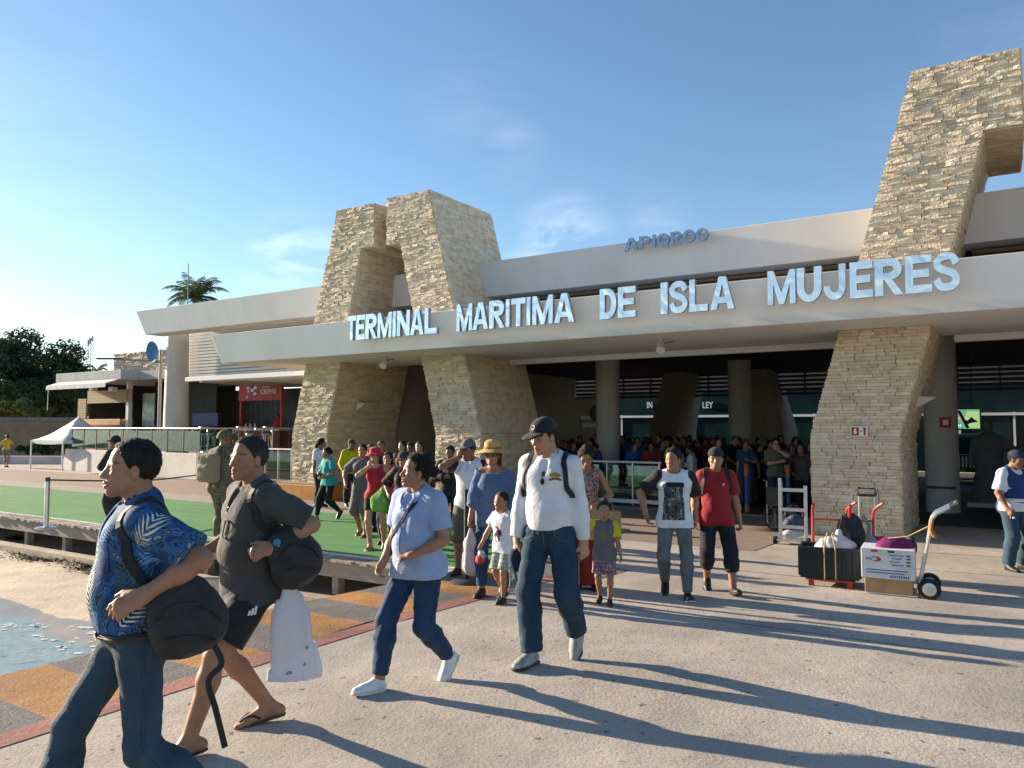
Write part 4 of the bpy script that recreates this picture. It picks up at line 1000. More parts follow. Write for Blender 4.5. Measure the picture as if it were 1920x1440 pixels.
# ------------------------------------------------------------------ trees, palms, shrubs
def leaf_mat(name, c, tr=0.25):
    m, nt, N, L, b = _nodes(name); MATS[name] = m; gm = N.new('ShaderNodeNewGeometry')
    r = N.new('ShaderNodeValToRGB'); e = r.color_ramp.elements; e[0].color = (*[v * .6 for v in c], 1); e[1].color = (*[min(1, v * 1.5) for v in c], 1)
    L.new(gm.outputs['Random Per Island'], r.inputs[0]); L.new(r.outputs[0], b.inputs['Base Color']); b.inputs['Roughness'].default_value = 0.55
    t = N.new('ShaderNodeBsdfTranslucent'); L.new(r.outputs[0], t.inputs[0]); mx = N.new('ShaderNodeMixShader'); mx.inputs[0].default_value = tr
    L.new(b.outputs[0], mx.inputs[1]); L.new(t.outputs[0], mx.inputs[2]); L.new(mx.outputs[0], N['Material Output'].inputs[0]); return m
M_bark = mat('bark', (.12, .09, .065), .95, var=.3, scale=8, bump=.6, bscale=20)
def leaves(centers, radii, n, size, g, flat=.75):
    V = np.zeros((n, 4, 3)); k = len(centers); idx = g.integers(0, k, n)
    d = g.normal(size=(n, 3)); d /= np.linalg.norm(d, axis=1, keepdims=True); rr = g.uniform(.55, 1.05, n) ** .6
    c = centers[idx] + d * radii[idx][:, None] * rr[:, None] * np.array([1, 1, flat])
    a = g.normal(size=(n, 3)); a /= np.linalg.norm(a, axis=1, keepdims=True); b = np.cross(a, d + g.normal(size=(n, 3)) * .6); b /= np.linalg.norm(b, axis=1, keepdims=True) + 1e-9
    s = size * g.uniform(.6, 1.3, n)[:, None]
    V[:, 0] = c - a * s; V[:, 1] = c + b * s * .45; V[:, 2] = c + a * s; V[:, 3] = c - b * s * .45
    return V.reshape(-1, 3), np.arange(4 * n).reshape(-1, 4)
def tree(name, label, px, py, Y, rx, rz, nb, nl, size, m, seed, base_z=-.3, group=None, cat='tree'):
    g = np.random.default_rng(seed); x, y, z = at_depth(px, py, Y)
    t = thing(name, label, cat, group, (x, y, base_z), 0); zc = z - base_z
    C = []; Rr = []
    while len(C) < nb:
        p = g.uniform(-1, 1, 3)
        if np.linalg.norm(p) < 1 and p[2] > -.7: C.append(p * np.array([rx, rx * .8, rz]) + [0, 0, zc]); Rr.append(g.uniform(.2, .36) * rx)
    C = np.array(C); Rr = np.array(Rr); V, Q = leaves(C, Rr, nl, size, g)
    V2, Q2 = leaves(C, Rr * .72, nl // 3, size * 1.5, g); Q = np.concatenate([Q, Q2 + len(V)]); V = np.concatenate([V, V2])
    cr = np_mesh('crown', V, Q, m, t, smooth=False)
    tk = MB(); tk.tube([(0, 0, 0), (.1, 0, zc * .3), (0, .1, zc * .55)], .06 * rx, 9, r2=.035 * rx)
    for i in range(min(12, nb)): tk.tube([(0, .1, zc * .5), tuple((C[i] + np.array([0, .1, zc * .5])) / 2 + [0, 0, .2]), tuple(C[i])], .026 * rx, 6, r2=.008 * rx)
    tk.build('trunk', M_bark, t, smooth=True); return t
ML1 = leaf_mat('leaf_dark', (.036, .062, .024)); ML2 = leaf_mat('leaf_mid', (.065, .10, .03)); ML3 = leaf_mat('leaf_yellow', (.12, .145, .03)); MLp = leaf_mat('leaf_palm', (.10, .14, .05))
tree('broad_tree', 'big dark spreading tree behind the tan garden wall', 40, 716, 60, 4.6, 3.3, 60, 42000, .15, ML1, 1)
tree('broad_tree', 'second dark tree filling the gap down to the kiosk roof', 118, 748, 66, 3.2, 2.6, 34, 22000, .15, ML1, 2)
tree('broad_tree', 'dark tree standing farther off at the end of the garden wall', -110, 720, 60, 4.5, 3.6, 36, 9000, .22, ML1, 3)
tree('shrub', 'light green rounded shrub at the garden wall under the big tree', 5, 752, 52, 1.6, 1.2, 18, 3500, .12, ML2, 4, cat='shrub')
tree('shrub', 'yellowish shrub growing over the top of the garden wall', 45, 772, 50, 1.6, .6, 16, 3000, .11, ML3, 5, cat='shrub')
for i, px in enumerate((58, 78, 98, 118)):
    tree('border_plant', 'low dark border plant between the white kerb and the garden wall', px, 838, 45, .65, .4, 8, 700, .12, ML2 if i % 2 else ML1, 10 + i, group='border plants along the garden wall', cat='plant')
def palm(label, px, py, Y, fl, nf, seed, base_z=-.3, trunk=True, nleaf=34):
    g = random.Random(seed); x, y, z = at_depth(px, py, Y); t = thing('palm_tree', label, 'palm tree', None, (x, y, base_z)); H = z - base_z
    tk = MB(); tk.tube([(0, 0, 0), (.1, 0, H * .5), (0, 0, H)], .17, 10, r2=.11); tk.build('trunk', M_bark, t, smooth=True)
    for i in range(nf):
        az = i * 2.399 + g.uniform(-.2, .2); el = g.uniform(-.15, 1.35); L_ = fl * g.uniform(.8, 1.1); V = []; Q = []; P = []
        p = np.array([0, 0, H]); d = np.array([math.cos(az) * math.cos(el), math.sin(az) * math.cos(el), math.sin(el)])
        for k in range(13):
            P.append(p.copy()); p = p + d * L_ / 12; d = d + np.array([0, 0, -.055 - .05 * k / 12]) * (1.4 if el > .2 else 1.0) * 1.5; d /= np.linalg.norm(d)
        P = np.array(P); Pn = resample(P, nleaf)
        T = np.gradient(Pn, axis=0); T /= np.linalg.norm(T, axis=1, keepdims=True); sd_ = np.cross(T, [0, 0, 1]); sd_ /= np.linalg.norm(sd_, axis=1, keepdims=True) + 1e-9
        for k in range(2, nleaf):
            ll = L_ * .26 * math.sin(math.pi * min(.98, .12 + .86 * k / nleaf)) + .05
            for sg in (-1, 1):
                dd = sd_[k] * sg * .8 + T[k] * .55 + np.array([0, 0, -.35 + g.uniform(-.2, .1)]); dd /= np.linalg.norm(dd); w = T[k] * .022 * fl / 2
                b0 = len(V); V += [Pn[k] - w, Pn[k] + w, Pn[k] + dd * ll * .6 + w * .8 + np.array([0, 0, -.02]), Pn[k] + dd * ll + np.array([0, 0, -.12 * ll])]; Q.append((b0, b0 + 1, b0 + 2, b0 + 3))
        fr = np_mesh('frond', V, Q, MLp, t, smooth=False)
        MB().tube([tuple(q) for q in P], .022, 5, r2=.006).build('rib', MLp, fr, smooth=True)
palm('tall palm with drooping fronds rising behind the café roof', 366, 560, 50, 2.3, 26, 1)
palm('bushy palm top peeking over the dark tree', 112, 684, 62, 1.6, 18, 2)
palm('small palm top behind the kiosk roof', 182, 694, 75, 1.5, 14, 3)
# masts
M_mast = mat('mast_steel', (.35, .33, .33), .6, var=.2)
def mast(label, px, py0, py1, Y, w, lattice):
    x, y, z0 = at_depth(px, py1, Y); _, _, z1 = at_depth(px, py0, Y); t = thing('radio_mast', label, 'mast', None, (x, y, -.3)); H = z1 + .3
    if not lattice: MB().tube([(0, 0, 0), (0, 0, H)], w, 6, r2=w * .6).build('pole', M_mast, t); return
    for k in range(3):
        a = k * 2.094; MB().tube([(w * math.cos(a), w * math.sin(a), 0), (w * .5 * math.cos(a), w * .5 * math.sin(a), H)], .06, 5).build('upright', M_mast, t)
    mb = MB(); n = 22
    for i in range(n):
        for k in range(3):
            a, b_ = k * 2.094, (k + 1) * 2.094; r0 = w * (1 - .5 * i / n); r1 = w * (1 - .5 * (i + 1) / n)
            mb.bar((r0 * math.cos(a), r0 * math.sin(a), H * i / n), (r1 * math.cos(b_), r1 * math.sin(b_), H * (i + 1) / n), .05, .05)
    mb.build('bracing', M_mast, t)
    for k in range(3): box_part('antenna_panel', (-.5 + .4 * k, -.4, H - 1.6 + .5 * k), (-.25 + .4 * k, -.2, H - .4 + .4 * k), M_mast, t)
mast('lattice radio mast standing far behind the trees', 169, 634, 700, 150, .8, True)
mast('thin rooftop aerial above the palm', 352, 494, 560, 45, .045, False)
# ------------------------------------------------------------------ inside the hall and the street behind
u0_, _ = on_wall(1092, 870, 3.0); u1_, _ = on_wall(1236, 875, 3.0)
gb = in_frame('glass_balustrade', 'glass balustrade with pale rail at the edge of the dark hall', 'balustrade', u=u0_, v=3.0, z=-.3)
W_ = u1_ - u0_
for k in range(3): box_part('glass_pane', (k * W_ / 3 + .03, 0, .16), ((k + 1) * W_ / 3 - .03, .012, 1.02), M_glass, gb)
for k in range(4): box_part('post', (k * W_ / 3 - .02, -.012, 0), (k * W_ / 3 + .02, .03, 1.08), M_steel, gb)
box_part('rail', (-.06, -.03, 1.08), (W_ + .06, .04, 1.13), M_rail, gb, .01); box_part('foot_rail', (-.06, -.03, .05), (W_ + .06, .04, .15), M_rail, gb, .01)
M_bolO = mat('bollard_orange', (.45, .16, .03), .5, var=.1); M_bolB = mat('bollard_blue', (.03, .12, .34), .5, var=.1)
def bollard(px, py, v, label):
    u, _ = on_wall(px, py, v); o = in_frame('queue_post', label, 'post', u=u, v=v, z=-.3)
    MB().lathe([(.055, 0), (.055, .2)], 14).build('foot_sleeve', M_bolO, o, smooth=True); MB().lathe([(.05, .2), (.05, .85)], 14).build('shaft', M_bolB, o, smooth=True); MB().lathe([(.055, .85), (.055, 1.12), (.03, 1.14)], 14).build('cap', M_bolO, o, smooth=True)
bollard(1401, 960, 3.0, 'blue post with orange ends standing in the open hall entrance'); bollard(1479, 955, 3.2, 'blue post with orange ends behind the aluminium hand truck')
# street buildings
M_teal = mat('teal_glass', (.006, .022, .024), .25, var=.3, scale=1.2); M_shopwall = mat('shop_wall', (.06, .058, .056), .85, var=.15, scale=1.0)
shop = in_frame('jewellery_shop', 'teal-glazed jewellery shop across the street behind the hall', 'shop', u=0, v=24)
box_part('wall', (-22, .4, -.3), (8.0, 6, 9), M_shopwall, shop)
sg0, sgz1 = on_wall(1130, 748, 24); sg1, sgz0 = on_wall(1475, 776, 24)
box_part('sign_band', (-21.5, .2, sgz0), (7.5, .39, sgz1 + .3), M_teal, shop)
for (tx, p0, p1) in (('IN', 1214, 1224), ('LEY', 1318, 1338)):
    a, zt = on_wall(p0, 757, 24.2); b_, zb_ = on_wall(p1, 765, 24.2)
    vs, fs = text_mesh(tx, .7, .05, .01); xs = max(p[0] for p in vs); zs = max(p[2] for p in vs)
    MB().add([(a + x / xs * (b_ - a), y + .15, zb_ + z / zs * (zt - zb_) * 1.4) for x, y, z in vs], fs).build('sign_letters', M_white, shop, fix=False)
for i in range(14):
    a = -21.2 + i * 2.05; w = box_part('shop_window', (a + .1, .25, -.2), (a + 1.95, .36, sgz0 - .15), M_teal, shop); MB().box((a, .2, -.3), (a + .09, .38, sgz0)).build('window_frame', M_rail, shop)
box_part('transom', (-21.5, .15, sgz0 - .14), (7.5, .3, sgz0 - .02), M_rail, shop)
M_pink = mat('pink_render', (.26, .13, .10), .85, var=.15)
hs_ = in_frame('balcony_house', 'house with terracotta balcony across the street', 'house', u=8.2, v=24)
box_part('wall', (0, .5, -.3), (26, 7, 9), mat('pale_blue_render', (.22, .24, .26), .85, var=.1), hs_)
_, bz = on_wall(1510, 785, 24); _, bz2 = on_wall(1510, 766, 24)
box_part('balcony_slab', (0, -.6, bz - .35), (14, .5, bz), M_pink, hs_); box_part('balcony_rail', (0, -.6, bz2), (14, -.5, bz2 + .1), M_rail, hs_)
for i in range(40): MB().lathe([(.05, 0), (.08, .15), (.05, .3), (.07, bz2 - bz)], 8, (.15 + i * .34, -.55, bz)).build('baluster', M_pink, hs_, smooth=True)
for i in range(4):
    f = box_part('window', (1.0 + i * 3.2, .42, bz + .2), (2.5 + i * 3.2, .52, bz + 2.0), M_rail, hs_)
    for a in range(3):
        for c in range(3): box_part('pane', (1.06 + i * 3.2 + a * .48, .40, bz + .26 + c * .58), (1.48 + i * 3.2 + a * .48, .43, bz + .78 + c * .58), M_teal, f)
box_part('ground_wall', (0, -.4, -.3), (26, .45, bz - .36), mat('dark_red_shop', (.10, .03, .03), .7, var=.2), hs_)
# screens
u0_, z1_ = on_wall(1780, 768, 12); u1_, z0_ = on_wall(1838, 804, 12)
tv = in_frame('hanging_screen', 'bright screen with green and purple picture hanging in the right hall bay', 'screen', u=u0_, v=12, z=z0_)
W_, H_ = u1_ - u0_, z1_ - z0_
box_part('case', (-.04, .0, -.04), (W_ + .04, .08, H_ + .04), M_dkmetal, tv)
MB().bar((.2, .04, H_), (.2, .04, 3.86 - z0_), .03, .03).build('hanger', M_dkmetal, tv); MB().bar((W_ - .2, .04, H_), (W_ - .2, .04, 3.86 - z0_), .03, .03).build('hanger', M_dkmetal, tv)
def flat(nm, pts, y, m, par): return MB().add([(x * W_, y, z * H_) for x, z in pts], [tuple(range(len(pts)))]).build(nm, m, par)
flat('picture', [(0, 0), (1, 0), (1, 1), (0, 1)], -.004, emit('scr_green', (.18, .42, .22), .35), tv)
flat('picture', [(.02, .42), (.35, .55), (.3, .9), (.02, .92)], -.008, emit('scr_purple', (.35, .12, .45), .4), tv)
flat('picture', [(.05, .4), (.42, .7), (.45, .6), (.1, .3)], -.012, emit('scr_orange', (.7, .3, .1), .4), tv)
flat('picture', [(.55, .05), (.98, .05), (.98, .9), (.6, .92), (.5, .6)], -.010, emit('scr_lime', (.35, .5, .2), .45), tv)
flat('picture', [(.0, .02), (.45, .02), (.42, .28), (0, .33)], -.014, emit('scr_teal', (.05, .35, .32), .4), tv)
for k in range(5): flat('picture', [(.05 + .07 * k, .1), (.09 + .07 * k, .1), (.1 + .07 * k, .22), (.06 + .07 * k, .22)], -.0175, emit('scr_white', (.8, .9, .9), .5), tv)
flat('picture', [(.25, .95), (.36, .95), (.66, .05), (.55, .02)], -.018, M_dkmetal, tv)
flat('picture', [(.45, .5), (.6, .42), (.72, .62), (.8, .5), (.95, .36), (.7, .3), (.55, .2)], -.022, M_dkmetal, tv)
# off-roader parked in the street
cu_, _ = on_wall(1806, 880, 15.8)
car = in_frame('off_road_car', 'black off-road car parked behind the dark right bay', 'car', u=cu_, v=15.9, z=-.3)
M_carb = mat('black_car_paint', (.012, .012, .013), .2, var=.1, spec=.6, coat=.6); M_tyre = mat('tyre_rubber', (.02, .02, .02), .9, var=.1)
MB().prismx([(0, .45), (0, 1.05), (.9, 1.12), (1.3, 1.75), (3.4, 1.78), (3.6, 1.1), (3.6, .45)], -.75, .75).build('body', M_carb, car, bevel=.05)
MB().prismx([(.93, 1.16), (1.27, 1.7), (1.24, 1.72), (.9, 1.18)], -.66, .66).build('windscreen', M_teal, car)
for x in (-.72, .72): MB().bar((x, .88, 1.1), (x, 1.27, 1.76), .06, .06).build('windscreen_pillar', M_rail, car)
for i in range(7): box_part('grille_bar', (-.36 + i * .11, -.03, .6), (-.32 + i * .11, .02, .98), M_steel, car)
for x in (-.56, .56): MB().lathe([(.1, 0), (.11, .03), (.04, .05)], 16).build('headlight', M_rail, car, smooth=True); bpy.data.objects[-1] if False else None
hl = [o for o in car.children if o.name.startswith('headlight')]
for o, x in zip(hl, (-.56, .56)): o.location = (x, 0, .82); o.rotation_euler = (R(90), 0, 0)
box_part('bumper', (-.8, -.2, .45), (.8, -.02, .58), M_carb, car, .03)
pt = box_part('number_plate', (-.2, -.24, .44), (.2, -.205, .58), M_dkmetal, car)
vs, fs = text_mesh('LIFE', .14, .004); MB().add([(x - .17, y - .245, z + .46) for x, y, z in vs], fs).build('plate_text', M_white, pt, fix=False)
for x in (-.72, .72):
    for y in (.55, 2.9):
        w = MB().lathe([(.18, -.12), (.36, -.11), (.38, 0), (.36, .11), (.18, .12)], 24).build('wheel', M_tyre, car, smooth=True); w.location = (x, y, .38); w.rotation_euler = (0, R(90), 0)
        h_ = MB().lathe([(.17, -.121), (.15, .0), (.17, .121)], 20).build('rim', M_steel, w, smooth=True)
# grey draped statue
sx, sy = w_of(on_wall(1856, 900, 7.5)[0], 7.5)
st = thing('grey_statue', 'dim grey statue of a standing figure with outstretched arm', 'statue', loc=(sx, sy, -.3), rot=R(180) - FANG)
f = Field().u(p_cone((0, 0, .1), (0, 0, 1.0), .42, .30, ((0, 1, 0), .7))).u(p_ell((0, 0, 1.45), (.33, .24, .45)), .12).u(p_ell((.02, 0, 2.05), (.12, .13, .16)), .06).u(p_cone((-.28, 0, 1.65), (-.62, -.12, 1.35), .12, .08), .08).u(p_cone((-.62, -.12, 1.35), (-.7, -.2, 1.75), .08, .06), .05).u(p_cone((.28, 0, 1.65), (.38, -.1, 1.1), .12, .08), .08).disp(folds(.02, 16, 5, (1, 1, .2))).cut((0, 0, 0.02), (0, 0, -1))
f.build('figure', .03, mat('statue_grey', (.12, .125, .13), .8, var=.15), st)
box_part('plinth', (-.5, -.4, 0), (.5, .4, .12), M_column, st, .02)
# lamps and fittings on the portals
def wedge(label, px, py, u_side, par_u):
    pass
M_lampw = mat('lamp_white', (.6, .57, .52), .5, var=.05)
for (uu, vv, zz_, lab) in ((-12.75, 1.1, 2.3, 'wedge wall lamp on the left portal near the yellow shirt'), (1.65, 1.35, 2.18, 'white wedge wall lamp on the shaded side of the right portal')):
    l_ = in_frame('wall_lamp', lab, 'wall lamp', 'wedge wall lamps on the portals', u=uu, v=vv, z=zz_)
    MB().prism([(0.06, -.12), (.10, .12), (.42, .10)], -.22, .22).build('shade', M_lampw, l_); box_part('bracket', (-.1, -.05, -.1), (.07, .05, .1), M_dkmetal, l_)
for (px, py, lab) in ((722, 684, 'pale spotlight under the canopy by the left portal'), (1240, 663, 'pale spotlight under the middle of the canopy')):
    u, z = on_wall(px, py, -.4); l_ = in_frame('spotlight', lab, 'spotlight', u=u, v=-.4, z=ZB)
    MB().bar((0, 0, 0), (0, 0, -.08), .05, .05).build('stem', M_lampw, l_); MB().bar((0, 0, -.09), (.26, .02, -.06), .02, .02).build('arm', M_dkmetal, l_)
    MB().tube([(-.02, .06, -.08), (.03, -.12, -.24)], .075, 14, r2=.095).build('head', M_lampw, l_, smooth=True)
# exit sign
u, z = on_wall(1611, 809, -.09)
es = in_frame('exit_sign', 'red and white exit sign with down arrow on the stone portal', 'sign', u=u, v=-.105, z=z)
M_signred = mat('sign_red', (.42, .03, .025), .5, var=.08)
box_part('plate', (-.145, 0, -.09), (.145, .012, .09), M_white, es)
box_part('red_field', (-.13, -.004, -.075), (.0, -.001, .075), M_signred, es)
MB().add([(-.065 + x, -.007, z_) for x, z_ in ((-.015, .055), (.015, .055), (.015, 0), (.04, 0), (0, -.055), (-.04, 0), (-.015, 0))], [(0, 1, 2, 6), (3, 4, 5)]).build('arrow', M_white, es)
box_part('extinguisher_mark', (.075, -.004, -.07), (.11, -.001, .06), M_signred, es); box_part('extinguisher_top', (.06, -.004, .045), (.12, -.0005, .07), M_signred, es)
box_part('extinguisher_dot', (.025, -.004, -.01), (.05, -.001, .012), M_dkmetal, es)
# exit disc on the inner column
cs = in_frame('column_sign', 'small red square sign on the grey hall column', 'sign', u=HCOL[2] + .12, v=5.12, z=on_wall(1764, 792, 5.1)[1]); box_part('plate', (-.12, 0, -.12), (.12, .02, .12), M_signred, cs); box_part('mark', (-.05, -.006, -.06), (.06, -.001, .06), M_white, cs)
# orange kerbs round the left portal
M_yel = mat('orange_kerb_paint', (.50, .22, .03), .7, var=.18, scale=3)
for (a, b_, c, d, lab) in ((-14.6, -12.6, -.55, 3.0, 'orange painted kerb base round the left leg of the portal'), (-9.5, -7.4, -.45, 3.0, 'orange painted kerb base round the right leg of the portal')):
    kbx = in_frame('kerb_base', lab, 'kerb', u=a, v=c, z=-.3); box_part('block', (0, 0, -.02), (b_ - a, d - c, .42), M_yel, kbx, .03); box_part('top', (.02, .02, .4205), (b_ - a - .02, d - c - .02, .44), M_paver, kbx)
# ------------------------------------------------------------------ stanchions, luggage
def W3(u, v, z): x, y = w_of(u, v); return (x, y, z)
x, y, z = at_ground(875, 1093)
sb = thing('barrier_post', 'black barrier post on round base beside the painted pier edge', 'barrier post', loc=(x, y, z))
MB().lathe([(.0, 0), (.19, .0), (.2, .015), (.17, .035), (.05, .05)], 32).build('base', M_dkmetal, sb, smooth=True); MB().lathe([(.034, .05), (.034, 1.0), (.036, 1.0), (.036, 1.06), (.02, 1.07)], 18).build('shaft', mat('black_post', (.018, .017, .017), .4, var=.15), sb, smooth=True)
x, y, z = at_ground(87, 976)
sp_ = thing('barrier_post', 'silver barrier post with belt on the edge of the boardwalk', 'barrier post', loc=(x, y, DECK_Z + .01))
MB().lathe([(.0, 0), (.19, .0), (.2, .012), (.16, .03), (.05, .04)], 32).build('base', M_steel, sp_, smooth=True); MB().lathe([(.045, .04), (.045, .9)], 18).build('shaft', M_steel, sp_, smooth=True); MB().lathe([(.047, .9), (.047, .97), (.03, .98)], 18).build('cap', M_dkmetal, sp_, smooth=True)
q = at_depth(880 / 3, 902, 17.6); q2 = at_depth(395, 888, 21)
bel = [(0, 0, .93), ((q[0] - x) * .5, (q[1] - y) * .5, .82), (q[0] - x, q[1] - y, q[2] - DECK_Z + .02), (q2[0] - x, q2[1] - y, q2[2] - DECK_Z)]
MB().tube([tuple(p) for p in resample(bel, 16)], .018, 6).build('belt', M_dkmetal, sp_, smooth=True)

M_redm = mat('red_tube', (.42, .04, .03), .4, var=.15, scale=8); M_alu = mat('aluminium', (.62, .62, .62), .35, var=.1, metal=.9); M_crate = mat('dark_crate', (.012, .018, .022), .5, var=.2)
M_kraft = mat('cardboard', (.36, .235, .12), .85, var=.12, scale=5); M_cwhite = mat('white_carton', (.62, .61, .62), .7, var=.06); M_rope = mat('yellow_rope', (.45, .33, .15), .9, var=.2); M_print = mat('blue_print', (.08, .16, .32), .7, var=.1)
def crate(px, py, rot, label, sz=(.64, .42, .36), lift=.1):
    x, y, z = at_ground(px, py); c = thing('plastic_crate', label, 'crate', None, (x, y, z + lift), rot); a, b_, h = sz[0] / 2, sz[1] / 2, sz[2]
    box_part('floor', (-a, -b_, 0), (a, b_, .02), M_crate, c)
    for sgn, nm in ((-1, 'wall'), (1, 'wall')):
        w = box_part(nm, (-a, sgn * b_ - .012, 0.02), (a, sgn * b_ + .012, h), M_crate, c)
        for k in range(6): box_part('rib', (-a + .05 + k * (2 * a - .1) / 5 - .012, sgn * b_ - .028, .02), (-a + .05 + k * (2 * a - .1) / 5 + .012, sgn * b_ + .028, h - .04), M_crate, w)
        box_part('rim', (-a - .02, sgn * b_ - .03, h - .03), (a + .02, sgn * b_ + .03, h + .005), M_crate, w, .006)
        w2 = box_part('wall', (sgn * a - .012, -b_, .021), (sgn * a + .012, b_, h - .002), M_crate, c)
        for k in range(4): box_part('rib', (sgn * a - .026, -b_ + .06 + k * (2 * b_ - .12) / 3 - .012, .02), (sgn * a + .026, -b_ + .06 + k * (2 * b_ - .12) / 3 + .012, h - .04), M_crate, w2)
        for k in range(4): box_part('mark', (sgn * a * 1.0 - .03 if sgn > 0 else -a - .03, -.1 + .07 * k, .12 + .03 * (k % 2)), (sgn * a + .03 if sgn > 0 else -a - .0265, -.06 + .07 * k, .16 + .03 * (k % 2)), M_white, w2)
    return c
CR = -FANG + R(8)
c1 = crate(1557, 1096, CR, 'dark plastic crate roped up on the red hand truck')
c2 = crate(1628, 1082, CR, 'dark plastic crate wedged behind the white carton', (.5, .42, .36))
for k in (-.05, .07):
    MB().tube([(k, -.245, .0), (k, -.245, .37), (k * .5, -.1, .5), (k * .5, .1, .5), (k, .245, .37)], .008, 6).build('rope', M_rope, c1, smooth=True)
def soft(name, label, cat, px, py, Y, prims, m, h=.012, fold=(.008, 30, 1), rot=0.0, group=None):
    x, y, z = at_depth(px, py, Y); t = thing(name, label, cat, group, (x, y, z), rot); f = Field()
    for p in prims: f.u(p, .03)
    f.disp(folds(*fold)); f.build('body', h, m, t); return t, f
cy = at_ground(1557, 1096)[1]
# load on the first crate
t, f = soft('plastic_bag', 'bulging white plastic bag on top of the dark crate', 'bag', 1568, 1040, cy, [p_ell((0, 0, .09), (.24, .15, .13)), p_ell((-.12, 0, .05), (.14, .13, .08)), p_cone((.02, 0, .18), (.04, 0, .27), .06, .03)], mat('white_plastic', (.62, .57, .55), .35, var=.08, scale=8), fold=(.016, 26, 3))
x, y, z = at_depth(1566, 1046, cy + .02); t = thing('cardboard_flap', 'folded cardboard sheet standing in the dark crate', 'cardboard', None, (x, y, z), CR); MB().add([(-.25, -.06, -.1), (.28, -.06, -.1), (.3, -.1, .09), (-.22, -.13, .11), (-.25, -.055, -.1), (.28, -.055, -.1), (.3, -.095, .09), (-.22, -.125, .11)], [(0, 1, 2, 3), (4, 5, 6, 7), (3, 2, 6, 7)]).build('sheet', M_kraft, t)
bp_x, bp_y, bp_z = at_depth(1594, 1018, cy + .25)
bp_t = thing('backpack', 'black and green backpack leaning upright on the luggage', 'backpack', None, (bp_x, bp_y, bp_z), R(15))
f = Field().u(p_ell((0, 0, .17), (.17, .12, .20))).u(p_ell((.02, -.09, .1), (.12, .07, .12)), .05).disp(folds(.006, 25, 5)); M_bpack = mat('black_nylon', (.014, .015, .017), .6, var=.2, scale=12, bump=.2, bscale=200); f.build('sack', .012, M_bpack, bp_t)
strap('shoulder_strap', [(.13, -.06, .34), (.2, -.1, .2), (.14, -.1, .02)], .05, .012, mat('pale_green_trim', (.2, .24, .17), .7, var=.1), bp_t); strap('shoulder_strap', [(-.12, -.05, .34), (-.2, -.1, .18), (-.13, -.1, .02)], .05, .012, M_bpack, bp_t)
soft('clear_bag', 'grey translucent bundle stuffed behind the backpack', 'bag', 1622, 1030, cy + .35, [p_ell((0, 0, .06), (.16, .12, .13)), p_ell((.08, 0, .02), (.12, .1, .09))], mat('grey_plastic', (.25, .28, .3), .3, var=.15), fold=(.014, 28, 8))
soft('red_bag', 'crumpled red bag between the crates and the carton', 'bag', 1646, 1018, cy + .45, [p_ell((0, 0, .02), (.15, .1, .07)), p_ell((-.14, 0, .05), (.1, .08, .06))], mat('red_cloth', (.32, .02, .02), .7, var=.15), fold=(.012, 30, 9))
# red hand truck under the crate
rx, ry, rz = at_ground(1557, 1096)
ht = thing('red_hand_truck', 'red tubular hand truck carrying the dark crate', 'hand truck', None, (rx, ry, rz), CR)
for x in (-.20, .22): MB().tube([tuple(p) for p in resample([(x, .26, .12), (x, .27, .55), (x, .30, .84), (x + .02, .20, .93)], 12)], .018, 8).build('upright', M_redm, ht, smooth=True)
for z_ in (.42, .74): MB().tube([(-.2, .265 + .02 * z_, z_), (.22, .265 + .02 * z_, z_)], .014, 8).build('cross_bar', M_redm, ht, smooth=True)
MB().box((-.26, -.2, .075), (.28, .24, .09)).build('toe_plate', M_redm, ht)
for x in (-.2, .22):
    w = MB().lathe([(.03, -.03), (.075, -.03), (.08, 0), (.075, .03), (.03, .03)], 18).build('wheel', M_tyre, ht, smooth=True); w.location = (x, .28, .08); w.rotation_euler = (0, R(90), 0)
    box_part('foot', (x - .03, -.2, 0.0), (x + .03, -.14, .075), M_redm, ht)
rx, ry, rz = at_ground(1628, 1082)
ht2 = thing('red_hand_truck', 'second red hand truck with bent handles by the stone portal', 'hand truck', None, (rx, ry + .2, rz), CR)
for x in (-.16, .16): MB().tube([tuple(p) for p in resample([(x, .1, .05), (x, .1, .7), (x + .02, .05, .84), (x + .12, -.04, .93)], 12)], .018, 8).build('upright', M_redm, ht2, smooth=True)
for z_ in (.4, .68): MB().tube([(-.16, .1, z_), (.16, .1, z_)], .014, 8).build('cross_bar', M_redm, ht2, smooth=True)
MB().box((-.2, -.25, .03), (.2, .1, .045)).build('toe_plate', M_redm, ht2)
for x in (-.2, .2): w = MB().lathe([(.03, -.03), (.075, -.03), (.08, 0), (.075, .03), (.03, .03)], 18).build('wheel', M_tyre, ht2, smooth=True); w.location = (x, .16, .08); w.rotation_euler = (0, R(90), 0)
# telescopic trolley
tx, ty, tz = at_ground(1628, 1060)
tt = thing('luggage_trolley', 'folding trolley with black telescopic handle against the stone leg', 'trolley', None, (tx, ty, tz), CR)
for x in (-.10, .10): MB().tube([(x, .0, .05), (x, .05, .98)], .011, 8).build('tube', M_alu, tt, smooth=True)
MB().tube([(-.12, .05, .98), (-.11, .05, 1.08), (.11, .05, 1.08), (.12, .05, .98)], .018, 8).build('grip', M_dkmetal, tt, smooth=True); box_part('grip_bar', (-.12, .035, .96), (.12, .065, 1.0), M_dkmetal, tt, .01)
box_part('platform', (-.16, -.25, .03), (.16, .02, .06), M_dkmetal, tt)
for x in (-.17, .17): w = MB().lathe([(.02, -.015), (.06, -.015), (.06, .015), (.02, .015)], 16).build('wheel', M_tyre, tt, smooth=True); w.location = (x, .02, .06); w.rotation_euler = (0, R(90), 0)
